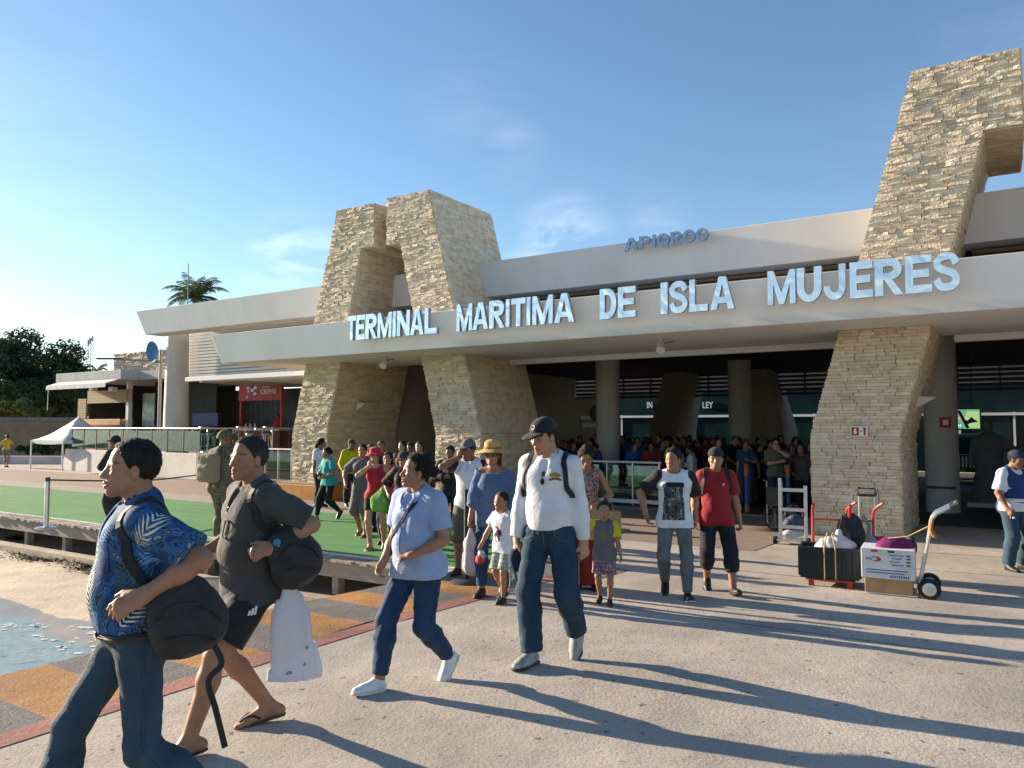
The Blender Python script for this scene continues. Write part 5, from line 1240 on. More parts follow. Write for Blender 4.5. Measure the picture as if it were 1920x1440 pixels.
# carton on the aluminium hand truck
kx, ky, kz = at_ground(1668, 1112); KR = CR + R(-4)
ct = thing('printed_carton', 'white and brown printed carton on the aluminium hand truck', 'carton', None, (kx, ky, kz + .03), KR)
box_part('lower_box', (-.24, -.18, 0), (.24, .2, .16), M_kraft, ct, .006); box_part('upper_box', (-.27, -.21, .161), (.27, .23, .49), M_cwhite, ct, .006)
ub = bpy.data.objects['upper_box']
for i in range(4): box_part('print_line', (.02 + .02 * (i % 2), -.2135, .42 - .035 * i), (.16 - .02 * (i % 3), -.2105, .43 - .035 * i), M_print, ub); box_part('print_line', (.185, -.2135, .42 - .035 * i), (.225, -.2105, .435 - .035 * i), M_dkmetal, ub)
for i, w_ in enumerate((.42, .38)): box_part('print_line', (-.22, -.2135, .25 - .03 * i), (-.22 + w_, -.2105, .262 - .03 * i), M_print, ub)
for i in range(9): box_part('print_line', (.02 + .022 * i, -.2135, .178), (.034 + .022 * i, -.2105, .205), M_print, ub)
for x in (-.17, .0): box_part('hand_hole', (x, -.2135, .452), (x + .07, -.2105, .475), M_signred if x < -.1 else M_dkmetal, ub)
MB().add([(-.12 + .055 * math.cos(a), -.2125, .375 + .028 * math.sin(a)) for a in np.linspace(0, 5.9, 14)], [tuple(range(14))]).build('print_logo', M_signred, ub)
MB().add([(-.14 + .035 * math.cos(a), -.2140, .375 + .018 * math.sin(a)) for a in np.linspace(0, 5.9, 14)], [tuple(range(14))]).build('print_logo', M_cwhite, ub)
MB().tube([tuple(p) for p in resample([(-.235 + .012 * i, -.214, .372 + (.018 if i % 2 else -.008)) for i in range(8)], 30)], .003, 4).build('print_script', M_print, ub)
soft('purple_bag', 'fuzzy purple bag sitting on the printed carton', 'bag', 1678, 1042, ky, [p_ell((0, 0, .10), (.19, .14, .12)), p_ell((.1, 0, .07), (.13, .13, .1)), p_ell((-.1, 0, .08), (.11, .12, .09))], mat('purple_fleece', (.16, .015, .10), .95, var=.3, scale=30, bump=.6, bscale=120), fold=(.008, 34, 4))
soft('black_pouch', 'black pouch pressed against the purple bag', 'bag', 1706, 1040, ky + .05, [p_ell((0, 0, .1), (.06, .12, .12))], M_bpack, fold=(.006, 30, 6))
ah = thing('aluminium_hand_truck', 'tilted aluminium hand truck holding the printed carton', 'hand truck', None, (kx, ky, kz), KR)
for y_ in (-.13, .15): MB().tube([tuple(p) for p in resample([(.29, y_, .06), (.40, y_, .62), (.45, y_, .88), (.56, y_, .97), (.68, y_, 1.04)], 16)], .019, 8).build('upright', M_alu, ah, smooth=True)
for (x_, z_) in ((.33, .25), (.385, .55), (.44, .82)): MB().tube([(x_, -.13, z_), (x_, .15, z_)], .014, 8).build('cross_bar', M_alu, ah, smooth=True)
for y_ in (-.13, .15): MB().tube([(.62, y_, 1.005), (.70, y_, 1.05)], .023, 8).build('grip', M_dkmetal, ah, smooth=True)
MB().tube([(.68, -.13, 1.04), (.68, .15, 1.04)], .019, 8).build('handle_bar', M_alu, ah, smooth=True)
box_part('toe_plate', (-.22, -.17, .012), (.29, .19, .026), M_alu, ah)
for y_ in (-.17, .2):
    w = MB().lathe([(.05, -.035), (.105, -.035), (.115, -.01), (.115, .01), (.105, .035), (.05, .035)], 24).build('wheel', M_tyre, ah, smooth=True); w.location = (.40, y_, .115); w.rotation_euler = (R(90), 0, 0)
    MB().lathe([(.0, -.037), (.07, -.037), (.03, -.042), (.03, .042), (.07, .037), (0, .037)], 20).build('hub', M_alu, w, smooth=True)
MB().tube([(.40, -.2, .115), (.40, .24, .115)], .012, 8).build('axle', M_steel, ah); MB().tube([(.43, -.13, .8), (.2, -.1, .66), (0, -.05, .62)], .008, 6).build('rope', M_rope, ah)
MB().tube([tuple(p) for p in resample([(.45, -.16, .88), (.43, -.18, .75), (.47, -.17, .68), (.42, -.15, .8)], 14)], .02, 6).build('rope_knot', mat('orange_rope', (.4, .18, .05), .9, var=.3, scale=20), ah, smooth=True)
# aluminium ladder-like cart
ax, ay, az = at_ground(1488, 1019)
al = thing('aluminium_cart', 'upright aluminium frame cart with blue bundle beside the stone leg', 'cart', None, (ax, ay, az), -FANG + R(4))
for x_ in (-.21, .21): MB().bar((x_, 0, .05), (x_, .02, 1.12 if x_ < 0 else 1.0), .055, .03, (0, 1, 0)).build('upright', M_alu, al, bevel=.004)
for z_ in (.28, .58, .92): MB().bar((-.21, .005, z_), (.21, .005, z_), .03, .06, (0, 0, 1)).build('rung', M_alu, al, bevel=.004)
MB().box((-.29, -.25, .06), (.29, .02, .10)).build('deck', M_alu, al, bevel=.004)
for x_ in (-.27, .27):
    w = MB().lathe([(.02, -.03), (.065, -.03), (.07, 0), (.065, .03), (.02, .03)], 18).build('wheel', M_tyre, al, smooth=True); w.location = (x_, -.2, .07); w.rotation_euler = (0, R(90), 0)
soft('blue_bundle', 'blue and black cloth bundle behind the aluminium cart', 'bundle', 1492, 985, ay + .15, [p_ell((0, 0, .06), (.17, .1, .12)), p_ell((-.1, 0, .02), (.12, .1, .1))], mat('blue_bundle_cloth', (.02, .05, .16), .8, scale=9, col2=(.12, .1, .1)), fold=(.014, 30, 12))
soft('white_bundle', 'crumpled white wrap lying low behind the aluminium cart', 'bundle', 1488, 1000, ay + .15, [p_ell((0, 0, 0), (.19, .1, .07))], mat('white_wrap', (.5, .5, .52), .5, var=.15), fold=(.012, 32, 13))
# wheelchair (mostly hidden)
wx, wy, wz = at_ground(1462, 1003)
wc = thing('wheelchair', 'folded wheelchair half hidden behind the aluminium cart', 'wheelchair', None, (wx + .25, wy + .5, gz(wx, wy)), R(25))
for y_ in (-.22, .22):
    w = MB().tube([(.27 * math.cos(t), y_, .28 + .27 * math.sin(t)) for t in np.linspace(0, 2 * math.pi, 33)], .014, 7, cap=False).build('wheel', M_tyre, wc, smooth=True)
    MB().tube([(.24 * math.cos(t), y_ - .03, .28 + .24 * math.sin(t)) for t in np.linspace(0, 2 * math.pi, 33)], .008, 6, cap=False).build('push_rim', M_steel, w, smooth=True)
    sp2 = MB()
    for k in range(16): t = k * math.pi / 8; sp2.tube([(0, y_, .28), (.265 * math.cos(t), y_, .28 + .265 * math.sin(t))], .003, 4)
    so = sp2.build('spokes', M_steel, w); so['kind'] = 'stuff'
box_part('seat', (-.2, -.2, .42), (.2, .2, .46), M_bpack, wc, .01); box_part('back_rest', (-.24, -.2, .5), (-.2, .2, .85), M_bpack, wc, .01)
for y_ in (-.2, .2): MB().tube([(-.22, y_, .15), (-.22, y_, .95), (-.3, y_, .98)], .012, 7).build('frame_tube', M_steel, wc, smooth=True)
# ------------------------------------------------------------------ people
def skin_mat(name, c):
    m, nt, N, L, b = _nodes(name); MATS[name] = m
    at = N.new('ShaderNodeVertexColor'); at.layer_name = 'tint'; tc = N.new('ShaderNodeTexCoord')
    n = N.new('ShaderNodeTexNoise'); n.inputs['Scale'].default_value = 14; n.inputs['Detail'].default_value = 5; L.new(tc.outputs['Object'], n.inputs['Vector'])
    r = N.new('ShaderNodeValToRGB'); e = r.color_ramp.elements; e[0].position = .3; e[1].position = .7; e[0].color = (c[0] * .86, c[1] * .8, c[2] * .78, 1); e[1].color = (c[0] * 1.1, c[1] * 1.08, c[2] * 1.06, 1); L.new(n.outputs['Fac'], r.inputs[0])
    x = N.new('ShaderNodeMix'); x.data_type = 'RGBA'; x.blend_type = 'MULTIPLY'; x.inputs['Factor'].default_value = 1; L.new(r.outputs[0], x.inputs['A']); L.new(at.outputs['Color'], x.inputs['B'])
    L.new(x.outputs['Result'], b.inputs['Base Color']); b.inputs['Roughness'].default_value = .5; b.inputs['Specular IOR Level'].default_value = .35
    b.inputs['Subsurface Weight'].default_value = .12; b.inputs['Subsurface Radius'].default_value = (.02, .008, .004); b.inputs['Subsurface Scale'].default_value = .3
    n2 = N.new('ShaderNodeTexNoise'); n2.inputs['Scale'].default_value = 160; L.new(tc.outputs['Object'], n2.inputs['Vector']); bp = N.new('ShaderNodeBump'); bp.inputs['Strength'].default_value = .12; bp.inputs['Distance'].default_value = .004; L.new(n2.outputs['Fac'], bp.inputs['Height']); L.new(bp.outputs[0], b.inputs['Normal'])
    return m
SK = [skin_mat('skin_tan', (.40, .225, .14)), skin_mat('skin_brown', (.33, .175, .105)), skin_mat('skin_deep', (.23, .12, .072)), skin_mat('skin_light', (.46, .28, .19))]
def hair_mat(name, c):
    m = mat(name, c, .62, var=.45, scale=60, bump=.9, bscale=170, stretch=(1, 1, .22), spec=.28); return m
HAIR = hair_mat('hair_black', (.018, .014, .012)); HAIRG = hair_mat('hair_greying', (.035, .031, .028)); HAIRB = hair_mat('hair_brown', (.045, .026, .016))
_cl = {}
def cloth(c, kind='cotton'):
    key = (tuple(c), kind)
    if key in _cl: return _cl[key]
    nm = 'cloth_%s_%d' % (kind, len(_cl))
    if kind == 'denim': m = mat(nm, tuple(v * .72 for v in c), .85, scale=7, col2=tuple(v * 1.35 for v in c), bump=.35, bscale=220, stretch=(1, 1, .5), lo=.32, hi=.72)
    else: m = mat(nm, c, .85, var=.08, scale=9, bump=.22, bscale=180, sheen=.06)
    N = m.node_tree.nodes; L = m.node_tree.links; b0 = next(n for n in N if n.type == 'BUMP'); tcn = next(n for n in N if n.type == 'TEX_COORD')      # larger creases over the weave
    n3 = N.new('ShaderNodeTexNoise'); n3.inputs['Scale'].default_value = 9; n3.inputs['Detail'].default_value = 3; n3.inputs['Distortion'].default_value = 2.2; L.new(tcn.outputs['Object'], n3.inputs['Vector'])
    b3 = N.new('ShaderNodeBump'); b3.inputs['Strength'].default_value = .28; b3.inputs['Distance'].default_value = .03; L.new(n3.outputs['Fac'], b3.inputs['Height']); L.new(b3.outputs[0], b0.inputs['Normal'])
    _cl[key] = m; return m
M_eye = mat('eye_dark', (.015, .010, .008), .15, var=.05, spec=.6); M_eyew = mat('eye_white', (.55, .52, .48), .3, var=.05)
def ik(a, t, l1, l2, pole):
    a = _v(a).astype(float); t = _v(t).astype(float); d = t - a; D = np.linalg.norm(d); D2 = min(D, (l1 + l2) * .999); d = d / (D + 1e-9); t = a + d * D2
    x = (l1 * l1 - l2 * l2 + D2 * D2) / (2 * D2); h = math.sqrt(max(l1 * l1 - x * x, 0)); p = np.asarray(pole, float); p = p - d * (p @ d); p = p / (np.linalg.norm(p) + 1e-9)
    return a + d * x + p * h, t
def rotz(a): c, s = math.cos(a), math.sin(a); return np.array([[c, -s, 0], [s, c, 0], [0, 0, 1]])
def roty(a): c, s = math.cos(a), math.sin(a); return np.array([[c, 0, s], [0, 1, 0], [-s, 0, c]])      # + leans +x forward when applied to +z
def rotx(a): c, s = math.cos(a), math.sin(a); return np.array([[1, 0, 0], [0, c, -s], [0, s, c]])

class Person:
    """canonical 1.72 m figure; +x forward, +y left, z up. Everything is posed from joint targets."""
    def __init__(s, label, loc, heading, H=1.72, group=None, res=.012, skin=0, female=False, feet=None, hands=None, lean=4, twist=0, head=(0, 0, 0), w=1.0, belly=0.0, head_k=1.0, pelvis=None, hips=1.0, elbow=None, bend=0, chest=1.0, limb=1.0, category='person', legk=1.0):
        s.k = H / 1.72; s.res = res / s.k if s.k < .8 else res; s.skin = SK[skin] if isinstance(skin, int) else skin; s.female = female; s.w = w; s.belly = belly; s.hips = hips; s.chest = chest; s.limb = limb
        s.t = thing('person', label, category, group, loc, R(heading), s.k)
        feet = feet or {'L': (.0, .10, 0, 0, 4), 'R': (.0, -.10, 0, 0, -4)}
        s.feet = feet
        hz = pelvis if pelvis else .915 + .845 * (legk - 1)
        s.hipw = .092 * (1.05 if female else 1.0); s.l1, s.l2 = .425 * legk, .42 * legk
        s.ank = {}
        for q in 'LR':
            x, y, z, pit, yaw = feet[q]
            # ankle above the foot; with the heel raised the ankle swings up round the ball of the foot
            p = R(pit); fx = math.cos(R(yaw)); fy = math.sin(R(yaw)); ball = np.array([x + .13 * fx, y + .13 * fy, z]); rel = np.array([-.13, 0, .085])
            rr = roty(p) @ rel; s.ank[q] = ball + np.array([rr[0] * fx, rr[0] * fy, rr[2]]); s.ank[q + 'a'] = (p, R(yaw), ball)
        for _ in range(3):
            for q, sg in (('L', 1), ('R', -1)):
                h = np.array([0, sg * s.hipw, hz]); d = s.ank[q] - h; Lm = (s.l1 + s.l2) * .998
                if np.linalg.norm(d) > Lm: hz = s.ank[q][2] + math.sqrt(max(Lm ** 2 - d[0] ** 2 - d[1] ** 2, .1))
        s.hz = hz; s.P0 = np.array([0, 0, hz])
        s.hip = {}; s.knee = {}
        for q, sg in (('L', 1), ('R', -1)):
            s.hip[q] = np.array([0, sg * s.hipw, hz - .01]); yw = R(feet[q][4]); s.knee[q], s.ank[q] = ik(s.hip[q], s.ank[q], s.l1, s.l2, (math.cos(yw), math.sin(yw) + .06 * sg, .15))
        s.T = roty(R(lean + bend)); s.Tw = s.T @ rotz(R(twist))
        sw = (.155 if female else .172) * w
        s.sh = {q: s.tp(-.005, sg * sw, .468, True) for q, sg in (('L', 1), ('R', -1))}
        s.neck = s.tp(-.005, 0, .52, True); s.up_len, s.fo_len = .285, .255
        hands = hands or {}
        s.elb = {}; s.wri = {}; s.hd = {}
        for q, sg in (('L', 1), ('R', -1)):
            d = hands.get(q, {}); tg = d.get('at', (.03, sg * (sw + .06), hz - .09)); pole = d.get('pole', (-1, sg * .35, -.3))
            s.elb[q], s.wri[q] = ik(s.sh[q], tg, s.up_len, s.fo_len, pole); s.hd[q] = d
        # head
        yaw, pit, roll = [R(a) for a in head]
        s.HR = (rotz(yaw) @ roty(pit) @ rotx(roll)); s.hk = head_k
        s.hc = s.neck + np.array([.022, 0, .0]) + s.HR @ np.array([.02, 0, .155 * (1 + (head_k - 1) * .8)])
        s.parts = {}
    def tp(s, x, y, z, tw=False): return s.P0 + (s.Tw if tw else s.T) @ np.array([x, y, z])
    def hp(s, x, y, z): return s.hc + s.HR @ (np.array([x, y, z]) * s.hk)
    def hr(s): return s.HR.T
    # ---- torso shapes shared by body and clothes
    def torso(s, f, e=0.0, k=.06, chest_only=False):
        w, b = s.w, s.belly; RT = s.T.T; RW = s.Tw.T
        f.u(p_ell(s.tp(-.01, 0, .01), (.115 + e + .02 * b, (.152 * s.hips + e) * (1 + .06 * (w - 1)), .125 + e), RT), k)
        f.u(p_ell(s.tp(.012 + .045 * b, 0, .165), (.105 + .055 * b + e, (.138 if not s.female else .128) * (w * .8 + .2) + .035 * b + e, .15 + e), RT), k)
        f.u(p_ell(s.tp(.0, 0, .35, True), (.110 * s.chest + .012 * b + e, .150 * w + e, .175 + e), RW), k)
        f.u(p_cone(s.tp(-.012, .11 * w, .462, True), s.tp(-.012, -.11 * w, .462, True), .060 + e, .060 + e), k)
        for q in 'LR': f.u(p_cone(s.sh[q] + np.array([0, 0, -.004]), s.neck + np.array([-.02, 0, .015]), .046 + e * .7, .045 + e * .5), .04)
        if s.female:
            for sg in (1, -1): f.u(p_ell(s.tp(.085 * s.chest, sg * .072, .32, True), (.062 + e * .5, .066 + e * .5, .064 + e * .5), RW), .05)
        else:
            for sg in (1, -1): f.u(p_ell(s.tp(.07, sg * .075, .37, True), (.045 + e, .075 + e, .06 + e), RW), .05)
        for sg in (1, -1): f.u(p_ell(s.tp(-.075, sg * .07, -.015), (.075 + e, .085 + e, .09 + e), RT), .05)
    def arm(s, f, q, e=0.0, upto=1.0, k=.03, flare=0.0, cut=False):
        """upto: 0..0.5 upper arm, ..1 wrist"""
        lk = s.limb * (.88 if s.female else 1.0); a, b, c = s.sh[q], s.elb[q], s.wri[q]
        t1 = min(1.0, upto / .5); C = (lambda p, o, d: p_cut(p, o, d)) if cut else (lambda p, o, d: p)
        e1 = a + (b - a) * t1; p = p_cone(a, e1, .050 * lk + e, (.050 + (.040 - .050) * t1) * lk + e + flare)
        f.u(C(p, e1, b - a) if upto <= .5 else p, k)
        if upto > .5:
            t2 = (upto - .5) / .5; e2 = b + (c - b) * t2
            f.u(p_cone(b, b + (c - b) * min(t2, .35), .041 * lk + e, .043 * lk + e), k)
            f.u(C(p_cone(b + (c - b) * min(t2, .3), e2, .043 * lk + e, (.043 + (.028 - .043) * t2) * lk + e + flare), e2, c - b), k)
    def leg(s, f, q, e=0.0, upto=1.0, k=.03, end=0.0, loose=0.0, cut=False):
        lk = s.limb; a, b, c = s.hip[q], s.knee[q], s.ank[q]; t1 = min(1, upto / .5); e1 = a + (b - a) * t1; C = (lambda p, o, d: p_cut(p, o, d)) if cut else (lambda p, o, d: p)
        p = p_cone(a, e1, .088 * lk + e, (.088 + (.056 - .088) * t1) * lk + e + loose * t1); f.u(C(p, e1, b - a) if upto <= .5 else p, k)
        if upto > .5:
            t2 = (upto - .5) / .5; m = b + (c - b) * .3; back = -np.array([1, 0, 0]) * .012; ec = b + (c - b) * t2
            p = p_cone(b, b + (m - b) * min(1, t2 / .3), .054 * lk + e + loose, .056 * lk + e + loose); f.u(C(p, ec, c - b) if t2 <= .3 else p, k)
            if t2 > .3: f.u(C(p_cone(m + back, ec, .057 * lk + e + loose, (.057 + (.038 - .057) * t2) * lk + e + loose + end * t2), ec, c - b), k)
    def hand(s, f, q):
        d = s.hd[q]; w = s.wri[q]; fd = d.get('dir'); lk = .92 if s.female else 1.0
        fdir = (w - s.elb[q]); fdir = fdir / np.linalg.norm(fdir)
        if fd is not None: fdir = np.asarray(fd, float); fdir /= np.linalg.norm(fdir)
        sg = 1 if q == 'L' else -1
        pn = np.asarray(d.get('palm', (0, -sg, 0)), float); pn = pn - fdir * (pn @ fdir); pn /= np.linalg.norm(pn) + 1e-9   # palm faces pn
        side = np.cross(fdir, pn) * sg * -1.0          # towards the thumb
        th = d.get('thumb'); 
        if th is not None and (np.asarray(th) @ side) < 0: side = -side
        curl = R(d.get('curl', 28)); k = .012
        kn = w + fdir * .088 * lk
        f.u(p_cone(w - fdir * .02, w + fdir * .01, .027 * lk, .028 * lk, (pn, .75)), .02)
        f.u(p_cone(w + fdir * .022, w + fdir * .07 * lk, .034 * lk, .041 * lk, (pn, .42)), .02)
        tips = {}
        for i, (o, ln) in enumerate(((.031, .070), (.0105, .080), (-.0105, .076), (-.031, .060))):
            b0 = w + fdir * .078 * lk + side * o * lk; c1 = curl * (1 + .12 * i)
            d1 = fdir * math.cos(c1) + pn * math.sin(c1); d2 = fdir * math.cos(c1 * 2.1) + pn * math.sin(c1 * 2.1)
            m_ = b0 + d1 * ln * .52 * lk; e_ = m_ + d2 * ln * .5 * lk
            f.u(p_cone(b0, m_, .0098 * lk, .0088 * lk), .007); f.u(p_cone(m_, e_, .0088 * lk, .0072 * lk), .005)
        t0 = w + fdir * .025 * lk + side * .026 * lk; t1 = t0 + (side * .62 + fdir * .62 + pn * .35) * .045 * lk; t2 = t1 + (side * .18 + fdir * .85 + pn * .42) * .038 * lk
        f.u(p_cone(t0, t1, .0155 * lk, .012 * lk), .015); f.u(p_cone(t1, t2, .011 * lk, .0085 * lk), .006)
        s.hd[q]['grip'] = w + fdir * .085 + pn * .025
    def barefoot(s, f, q):
        p, yaw, ball = s.ank[q + 'a']; M = rotz(yaw) @ roty(p); A = lambda x, y, z: ball + M @ np.array([x - .0, y, z])
        f.u(p_cone(s.ank[q], A(-.19, 0, .035), .034, .034), .02); f.u(p_cone(s.ank[q] + M @ np.array([.01, 0, -.02]), A(-.02, 0, .03), .036, .026), .03); f.u(p_cone(A(-.18, 0, .032), A(-.01, 0, .026), .032, .036, (M @ np.array([0, 0, 1]), .65)), .02)
        sg = 1 if q == 'L' else -1
        for i, (y, x, r) in enumerate(((-.028, .06, .014), (-.008, .058, .010), (.008, .05, .0095), (.022, .042, .009), (.034, .03, .0085))): f.u(p_cone(A(-.01, y * sg, .022), A(x, y * sg * 1.05, .014), r * 1.2, r), .006)
    def headf(s, f):
        E = lambda c, r, k: f.u(p_ell(s.hp(*c), np.array(r) * s.hk, s.hr()), k * s.hk)
        C = lambda a, b, ra, rb, k: f.u(p_cone(s.hp(*a), s.hp(*b), ra * s.hk, rb * s.hk), k * s.hk)
        fm = .94 if s.female else 1.0
        E((-.012, 0, .035), (.098, .076, .088), .02); E((.03, 0, -.03), (.062, .058 * fm, .082), .03)
        C((.02, .045 * fm, -.06), (.066, .016, -.098), .022, .018, .03); C((.02, -.045 * fm, -.06), (.066, -.016, -.098), .022, .018, .03)
        E((.070, 0, -.098), (.020, .022, .018), .02)
        for sg in (1, -1):
            E((.060, sg * .040, -.022), (.024, .024, .020), .02)                                        # cheekbone
            C((.080, sg * .012, .018), (.070, sg * .050, .014), .011, .010, .014)                         # brow
            f.sub(p_ell(s.hp(.100, sg * .032, -.004), np.array((.020, .018, .012)) * s.hk, s.hr()), .014 * s.hk)
            E((.071, sg * .032, -.005), (.0145, .0155, .0125), .003)                                      # eyeball and lids
            E((-.006, sg * .077, -.012), (.019, .009, .033), .008); f.sub(p_ell(s.hp(.004, sg * .088, -.010), np.array((.010, .007, .018)) * s.hk, s.hr()), .006 * s.hk)
        C((.086, 0, .006), (.108, 0, -.034), .0085, .0125, .012)                                           # nose
        for sg in (1, -1): E((.098, sg * .0125, -.038), (.012, .009, .0085), .006)
        C((.090, .017, -.064), (.096, 0, -.062), .0062, .0078, .008); C((.090, -.017, -.064), (.096, 0, -.062), .0062, .0078, .008)
        C((.087, .014, -.076), (.093, 0, -.077), .0065, .0085, .008); C((.087, -.014, -.076), (.093, 0, -.077), .0065, .0085, .008)
        f.sub(p_ell(s.hp(.103, 0, -.0695), np.array((.012, .022, .0026)) * s.hk, s.hr()), .003 * s.hk)
        nr = .052 if s.female else .060
        f.u(p_cone(s.hp(-.022, 0, -.045), s.neck + np.array([-.012, 0, -.02]), nr * .96, nr * 1.04), .03)
    def tintf(s, stubble=0.0, lips=(1.05, .62, .58)):
        def fn(V):
            L = (V - s.hc) @ s.HR / s.hk; x, y, z = L[:, 0], L[:, 1], L[:, 2]; T = np.ones((len(V), 3)); front = x > .045
            def put(m, c, a=1.0): T[m] = T[m] * (1 - a) + np.array(c) * a
            put(front & (np.abs(np.abs(y) - .033) < .026) & (z > .021) & (z < .031 - .2 * np.maximum(np.abs(y) - .04, 0)), (.22, .2, .19), .65)          # brows
            ev = ((np.abs(y) - .032) / .0150) ** 2 + ((z + .005) / .0064) ** 2
            put(front & (ev < 1.5), (.55, .5, .48), .7); put(front & (ev < .85), (1.1, 1.45, 1.8)); put(front & (((np.abs(y) - .032) ** 2 + (z + .004) ** 2) < .0066 ** 2), (.05, .05, .06))
            put((x > .078) & (np.abs(y) < .023) & (z > -.084) & (z < -.0575), lips, .75); put((x > .08) & (np.abs(y) < .022) & (np.abs(z + .0697) < .0022), (.25, .16, .15), .8)
            ck = np.exp(-(((np.abs(y) - .04) / .022) ** 2 + ((z + .03) / .022) ** 2)) * front; T[:, 1] *= 1 - .10 * ck; T[:, 2] *= 1 - .12 * ck
            if stubble:
                m = front & (z < -.045) & (z > -.13) & ~((np.abs(y) < .026) & (z > -.088) & (z < -.054)); put(m, (.62, .66, .70), stubble)
            return np.clip(T, 0, 2.4)
        return fn
    def body(s, legs=True, arms=True, feet='shoe', stubble=0.0, zfine=None):
        f = Field(); s.torso(f, -.012)
        for q in 'LR':
            s.arm(f, q); s.hand(f, q)
            if legs: s.leg(f, q)
            if feet == 'bare' and legs: s.barefoot(f, q)
        s.headf(f)
        s.bodyf = f; zf = s.neck[2] - .02
        s.bo = f.build('body', s.res, s.skin, s.t, zfine=(zf, s.res * .62) if zfine is None else zfine, tint=s.tintf(stubble))
        return s
    # ---- clothes
    def top(s, m, sleeve=.33, hem=-.07, ease=.017, fold=.007, seed=1, neck='round', flare=.012, name='shirt', tank=False, freq=17, slim=0.0, collar=None, waist=0.0):
        f = Field(); s.torso(f, ease)
        if hem < -.04: 
            wv = (.15 * s.hips + ease + .01)
            f.u(p_ell(s.tp(-.005 + .03 * s.belly, 0, hem + .08), (.116 + ease + .03 * s.belly, .148 * s.hips + ease, .16), s.T.T), .04)
            for q in 'LR': s.leg(f, q, ease + .006, .25, .035)
            for sg in (1, -1): f.u(p_ell(s.tp(-.072, sg * .068, -.02), (.076 + ease, .086 + ease, .10 + ease), s.T.T), .04)
        if not tank and not s.female: f.u(p_cone(s.tp(.0, 0, .33, True), s.tp(.008 + .035 * s.belly, 0, min(hem + .06, .1)), .147 * s.w + ease, .146 + ease + .03 * s.belly, (s.T @ np.array([1.0, 0, 0]), .74)), .04)
        elif not tank: f.u(p_cone(s.tp(.0, 0, .30, True), s.tp(.0 + .03 * s.belly, 0, min(hem + .06, .08)), .132 * s.w + ease, .142 * s.hips + ease, (s.T @ np.array([1.0, 0, 0]), .76)), .05)
        f.cut(s.tp(0, 0, hem), s.T @ np.array([0, 0, -1.0]))
        if not tank:
            for q in 'LR': s.arm(f, q, ease * .9 + .004, sleeve, k=.03, flare=flare, cut=True)
        f.disp(folds(fold, freq, seed, (1, 1, .55)))
        n0 = s.neck
        if neck == 'round': f.sub(p_ell(n0 + np.array([.022, 0, .03]), (.078, .072, .055), s.Tw.T), .012)
        elif neck == 'v': f.sub(p_ell(n0 + np.array([.012, 0, .03]), (.074, .070, .052), s.Tw.T), .012); f.sub(p_cone(s.tp(.115, 0, .50, True), s.tp(.135, 0, .395, True), .042, .008), .012)
        elif neck == 'off': f.sub(p_ell(n0 + np.array([.01, 0, .01]), (.16, .21, .085)), .012)
        elif neck == 'scoop': f.sub(p_ell(n0 + np.array([.03, 0, .01]), (.10, .095, .085), s.Tw.T), .012)
        if tank:
            for sg, q in ((1, 'L'), (-1, 'R')): f.sub(p_cone(s.sh[q] + np.array([0, sg * .025, .06]), s.sh[q] + np.array([0, sg * .03, -.11]), .075, .06), .012)
        s.topf = f; s.topo = f.build(name, s.res, m, s.t)
        if collar:
            C = Field(); c0 = s.neck + np.array([-.006, 0, .0]); C.u(p_cone(c0 + np.array([-.004, 0, -.012]), c0 + np.array([-.010, 0, .034]), .088 if not s.female else .076, .074 if not s.female else .064, None), .01)
            C.sub(p_cone(c0 + np.array([0, 0, -.03]), c0 + np.array([-.012, 0, .09]), .072 if not s.female else .060, .066 if not s.female else .056), .004); C.sub(p_box(c0 + np.array([.09, 0, .02]), (.05, .026, .09), .01, rotx(0)), .01)
            C.cut(c0 + np.array([0, 0, .045]), (-.35, 0, 1)); C.cut(c0 + np.array([0, 0, -.03]), (0, 0, -1)); C.build('collar', min(s.res, .009), collar, s.topo)
        return s
    def _frame(s, d):
        d = d / np.linalg.norm(d); a = np.cross(d, [0, 0, 1.0]) if abs(d[2]) < .9 else np.cross(d, [1.0, 0, 0]); a /= np.linalg.norm(a); return np.array([d, a, np.cross(d, a)])
    def bottom(s, m, upto=.97, ease=.014, loose=.006, end=.012, fold=.007, seed=2, waist=.05, name='trousers', freq=22):
        f = Field(); e = ease; RT = s.T.T
        f.u(p_ell(s.tp(-.01, 0, .0), (.118 + e + .018 * s.belly, .155 * s.hips + e, .13 + e), RT), .04)
        f.u(p_ell(s.tp(-.0 + .02 * s.belly, 0, .07), (.108 + e + .03 * s.belly, .14 * s.hips + e + .02 * s.belly, .12), RT), .04)
        for sg in (1, -1): f.u(p_ell(s.tp(-.075, sg * .07, -.02), (.078 + e, .088 + e, .095 + e), RT), .05)
        for q in 'LR': s.leg(f, q, e, upto, .035, end, loose, cut=True)
        f.disp(folds(fold, freq, seed, (1, 1, 1.5)))
        f.cut(s.tp(0, 0, waist), s.T @ np.array([0, 0, 1.0]))
        s.botf = f; s.boto = f.build(name, s.res, m, s.t); return s
    def skirt(s, m, hem=.12, flare=.22, seed=3, name='skirt'):
        f = Field(); f.u(p_ell(s.tp(-.01, 0, .02), (.135, .165 * s.hips, .14), s.T.T), .05)
        f.u(p_cone((0, 0, s.hz - .02), (.0, 0, hem), .15, flare, ((1, 0, 0), .85)), .06); f.disp(folds(.016, 26, seed, (1, 1, .12))); f.cut((0, 0, hem), (0, 0, -1)); f.cut(s.tp(0, 0, .09), (0, 0, 1)); s.botf = f; f.build(name, s.res, m, s.t); return s
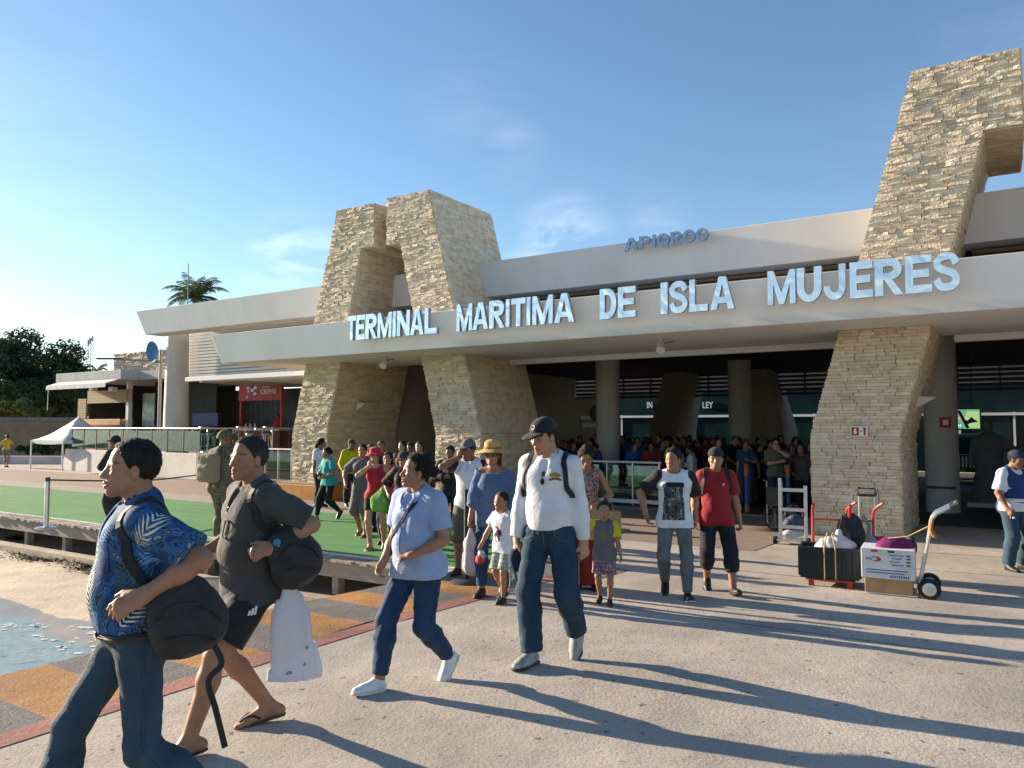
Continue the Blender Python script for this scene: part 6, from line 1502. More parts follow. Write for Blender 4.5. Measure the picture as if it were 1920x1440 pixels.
    def shoe(s, m, msole, kind='trainer', q_list='LR'):
        for q in q_list:
            p, yaw, ball = s.ank[q + 'a']; M = rotz(yaw) @ roty(p); A = lambda x, y, z: ball + M @ np.array([x, y, z]); up = M @ np.array([0, 0, 1.0]); Rm = M.T
            if kind == 'sandal':
                so = Field().u(p_cone(A(-.19, 0, .006), A(.03, 0, .006), .038, .045, (up, .26)), .01).cut(A(0, 0, -.003), -up); o = so.build('sandal', .007, msole, s.t)
                for sg in (1, -1): strap('thong_strap', [A(.035, 0, .03), A(-.02, sg * .022, .055), A(-.075, sg * .036, .03)], .014, .005, m, o, n=10)
                continue
            f = Field().u(p_cone(A(-.158, 0, .044), A(-.01, 0, .034), .038, .041, (up, .9)), .02).u(p_cone(A(-.01, 0, .036), A(.042, 0, .030), .041, .034, (up, .78)), .02).u(p_cone(s.ank[q] + up * .0, A(-.06, 0, .04), .044, .04), .03)
            if kind == 'boot': f.u(p_cone(s.ank[q], s.ank[q] + (s.knee[q] - s.ank[q]) * .35, .046, .052), .02)
            f.cut(A(0, 0, .016), -up); ctop = s.ank[q] + up * (.13 if kind == 'boot' else .012); f.cut(ctop, up + M @ np.array([-.25, 0, 0])); o = f.build('shoe', min(.008, s.res), m, s.t)
            so = Field().u(p_cone(A(-.158, 0, .012), A(.0, 0, .012), .045, .048, (up, .36)), .01).u(p_cone(A(.0, 0, .012), A(.048, 0, .012), .048, .039, (up, .36)), .01).cut(A(0, 0, 0), -up).cut(A(0, 0, .022), up); so.build('sole', .008, msole, o)
            if kind == 'trainer' and s.res <= .013:
                for i in range(3): strap('lace', [A(-.06 + .028 * i, .022, .074 - .009 * i), A(-.056 + .028 * i, 0, .083 - .009 * i), A(-.06 + .028 * i, -.022, .074 - .009 * i)], .007, .004, msole, o, n=6)
        return s
    # ---- hair and hats
    def hair(s, m=None, style='short', seed=5, line=.068):
        m = m or HAIR; f = Field(); k = s.hk; E = lambda c, r, kk=.02: f.u(p_ell(s.hp(*c), np.array(r) * k, s.hr()), kk)
        g = .004 if style == 'crop' else .011
        E((-.014, 0, .038), (.098 + g, .076 + g, .088 + g))
        if style in ('short', 'crop'): E((-.040, 0, .010), (.062 + g * .3, .068 + g * .3, .072))
        if style == 'short': E((.03, 0, .095), (.06, .06, .030))
        hn = s.HR @ np.array([1.0, 0, -.55]); f.cut(s.hp(.056, 0, line), hn, .006)                       # hairline, sloping down behind the ears
        if style in ('short', 'crop'):
            f.cut(s.hp(-.06, 0, -.045), s.HR @ np.array([.35, 0, -1.0]), .01)
            for sg in (1, -1): f.sub(p_ell(s.hp(.002, sg * .085, -.02), np.array((.028, .014, .042)) * k, s.hr()), .006)
        else:
            f.cut(s.hp(-.06, 0, -.085), s.HR @ np.array([.3, 0, -1.0]), .01)
            for sg in (1, -1): f.sub(p_ell(s.hp(.008, sg * .085, -.022), np.array((.026, .013, .040)) * k, s.hr()), .006)
        if style == 'bun': E((-.122, 0, .015), (.036, .040, .038), .012)
        if style == 'topknot': E((-.03, 0, .135), (.035, .035, .03), .01)
        if style == 'pony': f.u(p_cone(s.hp(-.10, 0, .03), s.hp(-.135, 0, -.06), .035, .032), .02); f.u(p_cone(s.hp(-.135, 0, -.06), s.hp(-.12, 0, -.20), .032, .014), .02)
        if style == 'long': f.u(p_cone(s.hp(-.055, 0, -.02), s.hp(-.07, 0, -.20), .088 * k, .075 * k, (s.HR @ np.array([1.0, 0, 0]), .6)), .03)
        f.disp(folds(.0075, 62, seed, (1, 1, .5), 5)); ho = f.build('hair', s.res * .62 if s.res < .012 else s.res * .8, m, s.t); s.strands(f, ho, m, style); return s
    def strands(s, f, ho, m, style):
        n = 4500 if s.res < .008 else (2400 if s.res < .015 else 0)
        if not n: return
        g = np.random.default_rng(3); V = np.empty(len(ho.data.vertices) * 3, np.float32); ho.data.vertices.foreach_get('co', V); V = V.reshape(-1, 3); P = V[g.integers(0, len(V), n)] + g.normal(size=(n, 3)) * .001; Nn = f.grad(P)
        fl = s.HR @ np.array([-.55, 0, -.65]); T = fl[None] + g.normal(size=(n, 3)) * (.45 if style in ('short', 'crop') else .22); T = T - Nn * (T * Nn).sum(1, keepdims=True); T /= np.linalg.norm(T, axis=1, keepdims=True) + 1e-9
        L_ = g.uniform(.006, .014 if style == 'crop' else (.024 if style == 'short' else .045), (n, 1)); W = np.cross(T, Nn) * (.0011 if s.res < .008 else .0020); A0 = P - Nn * .001; A1 = P + T * L_ * .5 + Nn * L_ * .16; A2 = P + T * L_ + Nn * L_ * g.uniform(.0, .32, (n, 1))
        Q = np.stack([A0 - W, A0 + W, A1 + W * .8, A1 - W * .8, A2 + W * .15, A2 - W * .15], 1).reshape(-1, 3); b = np.arange(n)[:, None] * 6
        o = np_mesh('hair_strands', Q, np.concatenate([b + np.array([[0, 1, 2, 3]]), b + np.array([[3, 2, 4, 5]])]), m, ho, smooth=False); o['kind'] = 'stuff'
    def cap(s, m, brim_m=None, back=False, tilt=0.0, beak=.075, name='cap'):
        f = Field(); k = s.hk; f.u(p_ell(s.hp(-.012, 0, .048), np.array((.112, .091, .092)) * k, s.hr()), .02).cut(s.hp(0, 0, .042), s.HR @ np.array([-.12, 0, -1.0]), .004); c = f.build(name, min(s.res, .009), m, s.t)
        sg = -1 if back else 1
        b = Field().u(p_ell(s.hp(sg * .098, 0, .034), np.array((beak + .02, .078, .013)) * k, (s.HR @ roty(R(10 * sg))).T), .01); b.sub(p_ell(s.hp(-.012, 0, .030), np.array((.10, .082, .09)) * k, s.hr()), .004); b.build('cap_peak', min(s.res, .008), brim_m or m, c)
        return c
    def straw_hat(s, m, mband=None, rb=.205, hc=.11, name='straw_hat'):
        P = []
        prof = [(rb, -.030), (rb + .004, -.026), (.16, .0), (.098, .012), (.094, .05), (.086, .09), (.06, hc), (.0, hc + .004)]
        o = MB(); vs = []; fs = []; n = 40
        for (r, z) in prof:
            for j in range(n): t = 2 * math.pi * j / n; wob = 1 + (.05 * math.sin(2 * t + .6) + .02 * math.sin(5 * t)) * (1 if r > .12 else 0); zz_ = z + (.018 * math.sin(2 * t + 1.2) if r > .12 else 0); vs.append(tuple(s.hp(-.008 + r * 1.08 * math.cos(t) * wob, r * math.sin(t) * wob, .055 + zz_)))
        for i in range(len(prof) - 1):
            for j in range(n): q = (j + 1) % n; fs.append((i * n + j, i * n + q, (i + 1) * n + q, (i + 1) * n + j))
        o.add(vs, fs); ob = o.build(name, m, s.t, smooth=True); sd_ = ob.modifiers.new('thick', 'SOLIDIFY'); sd_.thickness = .005
        if mband:
            b = MB(); vs = []; 
            for z in (.014, .036):
                for j in range(n): t = 2 * math.pi * j / n; vs.append(tuple(s.hp(-.008 + .103 * 1.06 * math.cos(t), .101 * math.sin(t), .055 + z)))
            b.add(vs, [(j, (j + 1) % n, n + (j + 1) % n, n + j) for j in range(n)]); b.build('hat_band', mband, ob, smooth=True)
        return ob
    def watch(s, q, m_band, m_face):
        d = s.wri[q] - s.elb[q]; d = d / np.linalg.norm(d); fr = s._frame(d); c = s.wri[q] - d * .03
        o = MB().tube([tuple(c + fr[1] * .034 * math.cos(t) + fr[2] * .034 * math.sin(t)) for t in np.linspace(0, 2 * math.pi, 21)], .009, 6, cap=False).build('watch', m_band, s.t, smooth=True)
        pn = np.asarray(s.hd[q].get('palm', (0, -1 if q == 'L' else 1, 0)), float); out = -(pn - d * (pn @ d)); out /= np.linalg.norm(out); b = np.cross(d, out)
        vs = [tuple(c + out * .033 + (d * math.cos(t) + b * math.sin(t)) * .021) for t in np.linspace(0, 2 * math.pi, 17)[:-1]] + [tuple(c + out * .045 + (d * math.cos(t) + b * math.sin(t)) * .019) for t in np.linspace(0, 2 * math.pi, 17)[:-1]]
        MB().add(vs, [tuple(range(16, 32))] + [(i, (i + 1) % 16, 16 + (i + 1) % 16, 16 + i) for i in range(16)]).build('watch_face', m_face, o); return o
    def glasses(s, m, lens):
        for sg in (1, -1):
            f = Field().u(p_ell(s.hp(.094, sg * .032, -.002), np.array((.006, .024, .017)) * s.hk, s.hr())); o = f.build('lens', .005, lens, s.t)
        MB().tube([tuple(s.hp(*p)) for p in ((-.0, .082, .004), (.07, .066, .006), (.094, .05, .008), (.098, 0, .006), (.094, -.05, .008), (.07, -.066, .006), (0, -.082, .004))], .0028, 5).build('spectacle_frame', m, s.t, smooth=True)
# ------------------------------------------------------------------ patterned cloth
def patch_mat(name, stops, scale=6, dist=1.5, rough=.8, detail=3, stretch=(1, 1, 1), const=True, seed=0.0):
    m, nt, N, L, b = _nodes(name); MATS[name] = m
    tc = N.new('ShaderNodeTexCoord'); mp = N.new('ShaderNodeMapping'); mp.inputs['Scale'].default_value = stretch; mp.inputs['Location'].default_value = (seed, seed * 2, seed * 3); L.new(tc.outputs['Object'], mp.inputs[0])
    n = N.new('ShaderNodeTexNoise'); n.inputs['Scale'].default_value = scale; n.inputs['Detail'].default_value = detail; n.inputs['Distortion'].default_value = dist; L.new(mp.outputs[0], n.inputs['Vector'])
    r = N.new('ShaderNodeValToRGB'); cr = r.color_ramp
    if const: cr.interpolation = 'CONSTANT'
    while len(cr.elements) < len(stops): cr.elements.new(.5)
    for e, (p, c) in zip(cr.elements, stops): e.position = p; e.color = (*c, 1)
    L.new(n.outputs['Fac'], r.inputs[0]); L.new(r.outputs[0], b.inputs['Base Color']); b.inputs['Roughness'].default_value = rough; b.inputs['Specular IOR Level'].default_value = .25
    n2 = N.new('ShaderNodeTexNoise'); n2.inputs['Scale'].default_value = 170; L.new(tc.outputs['Object'], n2.inputs['Vector']); bp = N.new('ShaderNodeBump'); bp.inputs['Strength'].default_value = .2; bp.inputs['Distance'].default_value = .004; L.new(n2.outputs['Fac'], bp.inputs['Height']); L.new(bp.outputs[0], b.inputs['Normal'])
    return m
def plaid_mat(name, base, c1, c2, s=30):
    m, nt, N, L, b = _nodes(name); MATS[name] = m; tc = N.new('ShaderNodeTexCoord'); last = None
    for i, (d, c) in enumerate((('X', c1), ('Z', c1), ('Y', c2))):
        w = N.new('ShaderNodeTexWave'); w.bands_direction = d; w.inputs['Scale'].default_value = s / 10; w.inputs['Distortion'].default_value = .3; L.new(tc.outputs['Object'], w.inputs['Vector'])
        r = N.new('ShaderNodeValToRGB'); r.color_ramp.elements[0].position = .5; r.color_ramp.elements[1].position = .62; L.new(w.outputs['Fac'], r.inputs[0])
        x = N.new('ShaderNodeMix'); x.data_type = 'RGBA'; fm = N.new('ShaderNodeMath'); fm.operation = 'MULTIPLY'; fm.inputs[1].default_value = .6; L.new(r.outputs[0], fm.inputs[0]); L.new(fm.outputs[0], x.inputs['Factor'])
        if last is None: x.inputs['A'].default_value = (*base, 1)
        else: L.new(last, x.inputs['A'])
        x.inputs['B'].default_value = (*c, 1); last = x.outputs['Result']
    L.new(last, b.inputs['Base Color']); b.inputs['Roughness'].default_value = .85; return m
M_hawaii = patch_mat('hawaiian_print', [(0, (.012, .024, .055)), (.34, (.015, .048, .13)), (.44, (.028, .095, .23)), (.53, (.014, .03, .07)), (.57, (.07, .16, .31)), (.62, (.03, .055, .05)), (.68, (.20, .28, .36))], 8.5, 1.8, detail=4)
M_camo = patch_mat('camouflage', [(0, (.05, .055, .03)), (.42, (.10, .10, .055)), (.52, (.16, .135, .085)), (.6, (.035, .03, .02))], 16, .8)
M_floral = patch_mat('floral_print', [(0, (.012, .01, .012)), (.52, (.10, .02, .03)), (.56, (.012, .01, .012)), (.64, (.2, .17, .15))], 22, 1.2)
M_bwprint = patch_mat('photo_print', [(0, (.02, .02, .028)), (.42, (.09, .09, .10)), (.5, (.03, .03, .04)), (.56, (.24, .24, .26)), (.62, (.05, .05, .06)), (.7, (.42, .42, .44))], 16, 1.0, detail=6, stretch=(1, 1, .6))
M_greenbag = patch_mat('green_bag_cloth', [(0, (.03, .16, .03)), (.45, (.12, .36, .06)), (.55, (.05, .24, .04)), (.62, (.3, .45, .2))], 14, 2.0, const=False)
M_plaid1 = plaid_mat('plaid_purple', (.30, .27, .28), (.06, .02, .06), (.25, .08, .1), 50); M_plaid2 = plaid_mat('plaid_green', (.42, .42, .36), (.10, .17, .13), (.25, .28, .22), 50)
DEN = cloth((.026, .056, .085), 'denim'); DEN2 = cloth((.012, .040, .100), 'denim'); DEN3 = cloth((.011, .040, .072), 'denim'); DENG = cloth((.13, .14, .155), 'denim'); DEND = cloth((.010, .014, .022), 'denim')
WHITE = cloth((.66, .66, .68)); BLACK = cloth((.012, .012, .014)); RED = cloth((.27, .012, .018)); TEAL = cloth((.03, .30, .30)); YEL = cloth((.52, .44, .01)); LBLUE = cloth((.29, .37, .56)); GREYT = cloth((.048, .048, .045)); CHAMB = cloth((.07, .12, .22)); PINK = cloth((.50, .06, .13)); KHAKI = cloth((.12, .115, .085)); NAVY = cloth((.012, .018, .05)); GREY = cloth((.11, .11, .115)); TAN = cloth((.28, .23, .16))
M_shoeW = mat('white_leather', (.68, .67, .66), .5, var=.06, scale=12); M_soleW = mat('white_sole', (.6, .59, .57), .7, var=.05); M_shoeG = mat('grey_mesh', (.22, .21, .20), .7, scale=20, col2=(.42, .41, .39), bump=.3, bscale=150); M_soleD = mat('dark_sole', (.05, .05, .05), .8, var=.1); M_shoeB = mat('black_shoe', (.014, .013, .013), .5, var=.2)
M_nylon = mat('black_pack_nylon', (.017, .017, .018), .6, var=.25, scale=14, bump=.35, bscale=260); M_web = mat('black_webbing', (.012, .012, .013), .7, var=.15)
M_lensd = mat('dark_lens', (.008, .008, .010), .08, var=.05, spec=.8); M_leather = mat('brown_belt', (.03, .018, .012), .45, var=.2)

def at(px, py, dz=0.0): x, y, z = at_ground(px, py); return (x, y, z)
def at_z(px, Y): 
    x = (px - 960) / FPX * Y; return (x, Y, gz(x, Y))
def pack(P, c, r, name='shoulder_bag', m=None, label=None, seed=3, yaw=0.0, pitch=0.0):
    M = rotz(yaw) @ roty(pitch); Rm = M.T; c = np.asarray(c, float); r = np.asarray(r, float); q = lambda x, y, z: c + M @ (np.array([x, y, z]) * r)
    f = Field().u(p_ell(q(0, 0, -.12), r * np.array([1, 1, .88]), Rm)).u(p_ell(q(.1, 0, .45), r * np.array([.72, .7, .55]), Rm), .05).u(p_ell(q(-.3, .1, -.3), r * np.array([.66, .95, .6]), Rm), .04).u(p_ell(q(.35, .1, -.35), r * np.array([.6, .9, .55]), Rm), .04)
    f.u(p_box(q(-.05, .75, -.35), r * np.array([.55, .3, .42]), r[1] * .25, Rm), .025)
    return f.disp(folds(.013, 22, seed)).disp(folds(.006, 48, seed + 1))
def bag_thing(P, f, label, straps, m=None, name='shoulder_bag', cat='bag', h=.009):
    t = thing(name, label, cat, None, P.t.location, P.t.rotation_euler.z, P.k); o = f.build('sack', h, m or M_nylon, t)
    for pts, w_, fld in straps: strap('strap', pts, w_, .006, M_web, t, fld)
    return t

# ------------------------------------------------------------------ A: man in the blue flowered shirt
FG = .006
A = Person('man in blue flowered shirt and jeans walking with a black bag at his hip', at_z(268, 3.25), 212, 1.68, res=FG, skin=1, belly=.5, w=1.04, legk=1.07, limb=.96, lean=1, head=(0, -3, 0),
    feet={'L': (-.38, .10, 0, 22, 6), 'R': (.34, -.10, .0, -8, -4)},
    hands={'L': {'at': (.02, .28, 1.09), 'pole': (-1, .35, .05), 'dir': (.85, -.2, -.45), 'palm': (-.35, -.8, -.35), 'thumb': (.5, 0, .8), 'curl': 24}, 'R': {'at': (-.12, -.26, .84), 'pole': (-1, -.3, -.2)}})
A.body(stubble=.3).hair(HAIR, 'crop', line=.08)
A.top(M_hawaii, .42, .015, .022, .008, 4, 'v', .022, 'shirt', collar=M_hawaii).bottom(DEN, .985, .010, .002, .006, .013, 12, .045)
A.shoe(M_shoeB, M_soleD)
MB().tube([tuple(p) for p in A.botf.project(np.array([A.tp(.15 * math.cos(t), .165 * math.sin(t), .0) for t in np.linspace(0, 2 * math.pi, 33)]), .006)], .016, 6, cap=False).build('belt', M_leather, A.t, smooth=True)
vs, fs = grid_shape(.055, .04, 4, 4); decal('belt_buckle', A.botf, A.tp(.17, 0.03, .0), (0, -1, 0), (0, 0, 1), vs, fs, M_steel, A.t, .022)
vs, fs = grid_shape(.12, .13, 8, 8, lambda x, z: z < .055 - abs(x) * .1); decal('shirt_pocket', A.topf, A.tp(.12, .09, .33, True), (-.25, -.97, 0), (0, 0, 1), vs, fs, M_hawaii, A.topo, .004)
# palm fronds printed on the shirt
M_frond = mat('frond_print', (.50, .55, .50), .8, var=.15, scale=20); M_frondb = mat('frond_print_blue', (.10, .26, .50), .8, var=.2, scale=20); M_frondg = mat('frond_print_green', (.05, .11, .06), .8, var=.2, scale=20)
def frond(par, field, c, right, up, ang, size, m):
    vs = []; fs = []; ca, sa = math.cos(ang), math.sin(ang)
    for k in range(9):
        t = k / 8; bx = (t - .5) * size
        for sg in (1, -1):
            L_ = size * .42 * math.sin(math.pi * (.15 + .8 * t)); n = 4; b0 = len(vs)
            for j in range(n + 1):
                q = j / n; w = size * .022 * math.sin(math.pi * min(.97, q + .15)); x = bx + L_ * q * .75; z = sg * L_ * q * .85
                for ww in (-w, w): xx, zz_ = x + ww, z - sg * ww * .6; vs.append((xx * ca - zz_ * sa, xx * sa + zz_ * ca))
            for j in range(n): fs.append((b0 + 2 * j, b0 + 2 * j + 1, b0 + 2 * j + 3, b0 + 2 * j + 2))
    o = decal('frond_print', field, c, right, up, vs, fs, m, par, .003); o['kind'] = 'stuff'
for (c, rgt, ang, sz, m_) in ((A.sh['L'] + np.array([.0, .07, -.04]), (-1, 0, 0), .9, .17, M_frond), (A.sh['L'] + np.array([-.02, .08, -.17]), (-1, 0, 0), 2.4, .15, M_frondb), (A.tp(.13, .10, .42, True), (-.6, -.8, 0), 2.2, .15, M_frondb), (A.tp(.18, .06, .18), (-.5, -.85, 0), 1.2, .19, M_frond), (A.tp(.05, .17, .22), (-1, 0, 0), 1.9, .18, M_frondg), (A.tp(.17, .10, .10), (-.6, -.8, 0), 1.7, .17, M_frondb), (A.tp(.02, .18, .12), (-1, 0, 0), .8, .17, M_frond), (A.tp(-.02, .17, .38, True), (-1, 0, 0), 1.4, .17, M_frondb), (A.tp(.2, -.02, .28), (0, -1, 0), 1.8, .18, M_frond), (A.tp(.12, .14, .12), (-.8, -.6, 0), 2.7, .13, M_frondg)):
    frond(A.topo, A.topf, c, rgt, (0, 0, 1), ang, sz, m_)
f = pack(A, (-.15, .26, 1.0), (.145, .078, .175), pitch=.3)
bag_thing(A, f, 'large black shoulder bag hanging at the hip of the man in the flowered shirt', [([A.sh['L'] + np.array([-.03, -.055, .055]), A.sh['L'] + np.array([.045, -.02, -.02]), A.tp(.06, .19, .34, True), A.tp(.02, .21, .26), (-.07, .24, 1.10)], .042, A.topf), ([A.sh['L'] + np.array([-.03, -.055, .055]), A.sh['L'] + np.array([-.09, -.03, -.02]), (-.17, .19, 1.24), (-.2, .23, 1.12)], .036, A.topf), ([(-.26, .27, .86), (-.29, .28, .78), (-.24, .28, .72), (-.27, .28, .6), (-.31, .28, .44)], .025, None), ([(-.27, .33, .97), (-.19, .36, 1.05), (-.08, .35, 1.05), (-.01, .32, .99)], .011, f), ([(-.25, .35, .90), (-.15, .36, .93), (-.05, .35, .92)], .009, f)], h=.008)

# ------------------------------------------------------------------ B: man in the dark grey tee
B = Person('stout man in dark grey tee, black shorts and flip-flops walking with a black bag', at_z(480, 4.42), 222, 1.73, res=FG, skin=1, belly=.5, w=1.06, lean=1, head=(14, -2, 0),
    feet={'L': (.36, .09, .0, 4, 4), 'R': (-.16, -.10, 0, 6, -12)},
    hands={'L': {'at': (.02, .27, 1.06), 'pole': (-1, .25, -.1), 'dir': (.9, -.25, -.25), 'palm': (-.3, -.8, -.4), 'thumb': (.4, 0, 1), 'curl': 42}, 'R': {'at': (.20, -.27, .98), 'pole': (-1, -.5, -.4), 'palm': (0, 1, 0)}})
B.body(feet='bare', stubble=.35).hair(HAIRG, 'crop', line=.078)
B.top(GREYT, .42, -.11, .022, .010, 9, 'v', .02, 'tee').bottom(BLACK, .40, .02, .03, .0, .010, 13, .0, 'shorts')
B.shoe(M_web, M_soleD, 'sandal')
B.watch('L', M_steel, mat('watch_blue', (.05, .22, .38), .2, var=.1))
for k in range(3): decal('button', B.topf, B.tp(.16, 0, .42 - .035 * k, True), (0, -1, 0), (0, 0, 1), *grid_shape(.009, .009, 2, 2), M_dkmetal, B.topo, .004)
M_sunny = MB().tube([tuple(p) for p in B.topf.project(np.array([B.tp(.18, .03 + .03 * math.cos(t), .30 + .05 * math.sin(t), True) for t in np.linspace(0, 6.28, 17)]), .008)], .004, 5, cap=False).build('hanging_spectacles', M_lensd, B.topo, smooth=True)
# three slanted bars on the shorts
for k in range(3):
    h_ = .012 + .010 * k; decal('logo_bar', B.botf, np.array(B.knee['L']) * .36 + np.array(B.hip['L']) * .64 + np.array([.02 - .016 * k, .10, -.015]), (1, 0, 0), (0, 0, 1), [(-.006, 0), (.006, 0), (-.002, h_ + .012), (-.014, h_ + .012)], [(0, 1, 2, 3)], WHITE, B.boto, .004)
f = pack(B, (-.12, .26, 1.0), (.145, .075, .175), pitch=.35, seed=8)
bag_thing(B, f, 'black shoulder bag under the arm of the man in the grey tee', [([B.sh['L'] + np.array([-.03, -.05, .055]), B.sh['L'] + np.array([.05, -.03, -.02]), B.tp(.05, .20, .33, True), (-.06, .27, 1.12)], .04, B.topf), ([B.sh['L'] + np.array([-.03, -.05, .055]), B.sh['L'] + np.array([-.09, -.03, -.05]), (-.2, .22, 1.25), (-.26, .26, 1.13)], .036, B.topf), ([(-.23, .33, .98), (-.16, .36, 1.07), (-.06, .35, 1.07), (.0, .32, 1.0)], .011, f), ([(-.21, .35, .92), (-.12, .36, .95), (-.03, .35, .94)], .009, f)])
pb = thing('plastic_bag', 'white translucent plastic bag hanging behind the black shorts', 'bag', None, B.t.location, B.t.rotation_euler.z, B.k)
M_pbag = mat('thin_white_plastic', (.72, .70, .76), .4, var=.06, scale=10, bump=.5, bscale=22, stretch=(1, 1, .25)); M_pbag.node_tree.nodes['Principled BSDF'].inputs['Transmission Weight'].default_value = .3; M_pbag.node_tree.nodes['Principled BSDF'].inputs['IOR'].default_value = 1.1
f = Field().u(p_cone((-.10, .25, .82), (-.11, .25, .62), .03, .075, ((0, 1, 0), .6)), .05).u(p_cone((-.11, .25, .64), (-.14, .25, .36), .085, .15, ((0, 1, 0), .42)), .06).disp(folds(.013, 34, 21, (1, .6, .06))).disp(folds(.003, 80, 22, (1, 1, .15))).cut((-.13, .27, .33), (.12, 0, -1)); f.build('sack', .008, M_pbag, pb)
for (dx, dz) in ((-.03, .36), (.05, .33), (-.06, .44)): decal('print_dot', f, (-.13 + dx, .34, dz + .06), (1, 0, 0), (0, 0, 1), *grid_shape(.016, .016, 2, 2), mat('grey_print', (.25, .25, .3), .7), pb, .003)

# ------------------------------------------------------------------ C: woman in the light blue blouse
C = Person('woman in light blue blouse, skinny jeans and white trainers striding across the pier', at_z(788, 5.27), 233, 1.58, res=FG, skin=1, female=True, w=1.14, belly=.65, hips=1.12, chest=1.1, limb=1.1, lean=2, head=(-30, -6, 0),
    feet={'L': (-.33, .08, .0, 44, 4), 'R': (.29, -.12, .0, -6, -12)},
    hands={'L': {'at': (.20, .11, .96), 'pole': (-.7, .8, -.4), 'dir': (.55, -.75, -.25), 'palm': (-.3, -.3, -.9), 'thumb': (0.3, 0, 1), 'curl': 40}, 'R': {'at': (.16, -.22, .86), 'pole': (-1, -.5, -.2), 'curl': 35}})
C.body(stubble=0).hair(HAIR, 'bun', line=.08)
C.top(LBLUE, .36, -.085, .02, .011, 31, 'v', .018, 'blouse', collar=None).bottom(DEN2, .95, .008, .003, .0, .009, 14, .0, 'jeans', freq=34)
C.shoe(M_shoeW, M_soleW)
strap('strap', [C.neck + np.array([-.03, .085, .02]), C.tp(.11, .05, .40, True), C.tp(.14, -.05, .26, True), C.tp(.11, -.13, .12), C.tp(.0, -.19, .0)], .032, .006, NAVY, C.t, C.topf)
strap('placket', [C.tp(.14, -.01, .36, True), C.tp(.18, -.01, .2), C.tp(.18, -.01, .05), C.tp(.16, -.01, -.07)], .03, .003, LBLUE, C.topo, C.topf)
for sg in (1, -1): strap('collar', [C.neck + np.array([-.055, sg * .045, .03]), C.neck + np.array([0.0, sg * .08, .012]), C.tp(.10, sg * .06, .455, True), C.tp(.135, sg * .012, .385, True)], .034, .005, LBLUE, C.topo, C.topf)
for k in range(2): decal('ear_stud', C.bodyf, C.hp(-.002, .085, -.045), (1, 0, 0), (0, 0, 1), *grid_shape(.010, .010, 2, 2), M_steel, C.t, .004) if k == 0 else None
cup = thing('crumpled_paper', 'crumpled white paper in the hand of the woman in the blouse', 'paper', None, C.t.location, C.t.rotation_euler.z, C.k); g_ = C.hd['L']['grip']; Field().u(p_ell(g_ + np.array([.01, .01, -.03]), (.035, .03, .04))).disp(folds(.008, 60, 2)).build('wad', .007, WHITE, cup)

# ------------------------------------------------------------------ D: man in the white long-sleeved shirt
D = Person('tall man in white long-sleeved shirt, black cap and jeans looking down', at_z(1031, 5.76), 246, 1.79, res=FG, skin=0, w=.98, belly=.25, hips=1.0, chest=1.02, limb=.92, lean=1, head=(-22, 12, 0),
    feet={'L': (-.30, .11, .02, 46, 8), 'R': (.13, -.09, .0, 0, -14)},
    hands={'L': {'at': (-.02, .245, .835), 'pole': (-1, .6, 0), 'palm': (-.5, -.8, 0), 'curl': 26}, 'R': {'at': (.05, -.24, .845), 'pole': (-1, -.6, 0), 'palm': (-.5, .8, 0), 'curl': 55}})
D.body().hair(HAIR, 'crop')
D.top(WHITE, .97, .02, .014, .012, 41, 'v', .004, 'long_sleeved_shirt', collar=WHITE).bottom(DEN3, .985, .018, .010, .010, .013, 15, .05, 'jeans')
D.shoe(M_shoeG, M_soleD)
cp = D.cap(BLACK); decal('cap_letter', Field().u(p_ell(D.hp(-.012, 0, .048), np.array((.112, .091, .092)), D.hr())), D.hp(.09, 0, .085), D.HR @ np.array([0, -1.0, 0]), D.HR @ np.array([0, 0, 1.0]), [(.016 * r * math.cos(a), .02 * r * math.sin(a)) for a in np.linspace(.8, 5.5, 10) for r in (1, .6)], [(2 * i, 2 * i + 2, 2 * i + 3, 2 * i + 1) for i in range(9)], WHITE, cp, .004)
D.watch('L', M_steel, M_steel)
for sg in (1, -1): strap('backpack_strap', [D.sh['L' if sg > 0 else 'R'] + np.array([-.09, -.055 * sg, .02]), D.sh['L' if sg > 0 else 'R'] + np.array([-.01, -.055 * sg, .06]), D.tp(.09, sg * .145, .42, True), D.tp(.09, sg * .165, .32, True), D.tp(.02, sg * .19, .24, True)], .04, .008, M_web, D.t, D.topf)
f = Field().u(p_box(D.tp(-.20, 0, .28), (.09, .14, .22), .07)).disp(folds(.005, 22, 2)); bp_ = thing('backpack', 'black backpack worn by the man in the white shirt', 'backpack', None, D.t.location, D.t.rotation_euler.z, D.k); f.build('sack', .014, M_nylon, bp_)
for dz in (0, .055): decal('sunglasses_lens', D.topf, D.tp(.15, .01 - dz * .1, .415 - dz, True), (0, -1, 0), (0, 0, 1), *grid_shape(.028, .045, 6, 6, lambda x, z: (x / .014) ** 2 + (z / .023) ** 2 < 1), M_lensd, D.topo, .012)
emb = [mat('emblem_gold', (.40, .24, .05), .6, scale=60, col2=(.5, .35, .1)), mat('emblem_brown', (.10, .04, .02), .6, var=.2)]
decal('shirt_emblem', D.topf, D.tp(.13, .095, .395, True), (.1, -1, 0), (0, 0, 1), *grid_shape(.085, .075, 16, 14, lambda x, z: (x / .04) ** 2 + ((z - .008) / .022) ** 2 < 1), emb[0], D.topo, .003)
decal('shirt_emblem', D.topf, D.tp(.13, .095, .395, True), (.1, -1, 0), (0, 0, 1), *grid_shape(.085, .08, 16, 14, lambda x, z: z < -.008 - abs(x) * .25 and z > -.02 - abs(x) * .25 or (abs(z - .010) < .004 and abs(x) < .03)), emb[1], D.topo, .0045)
g_ = D.hd['R']['grip']; hc_ = thing('spare_cap', 'dark cap held in the hand of the man in the white shirt', 'cap', None, D.t.location, D.t.rotation_euler.z, D.k)
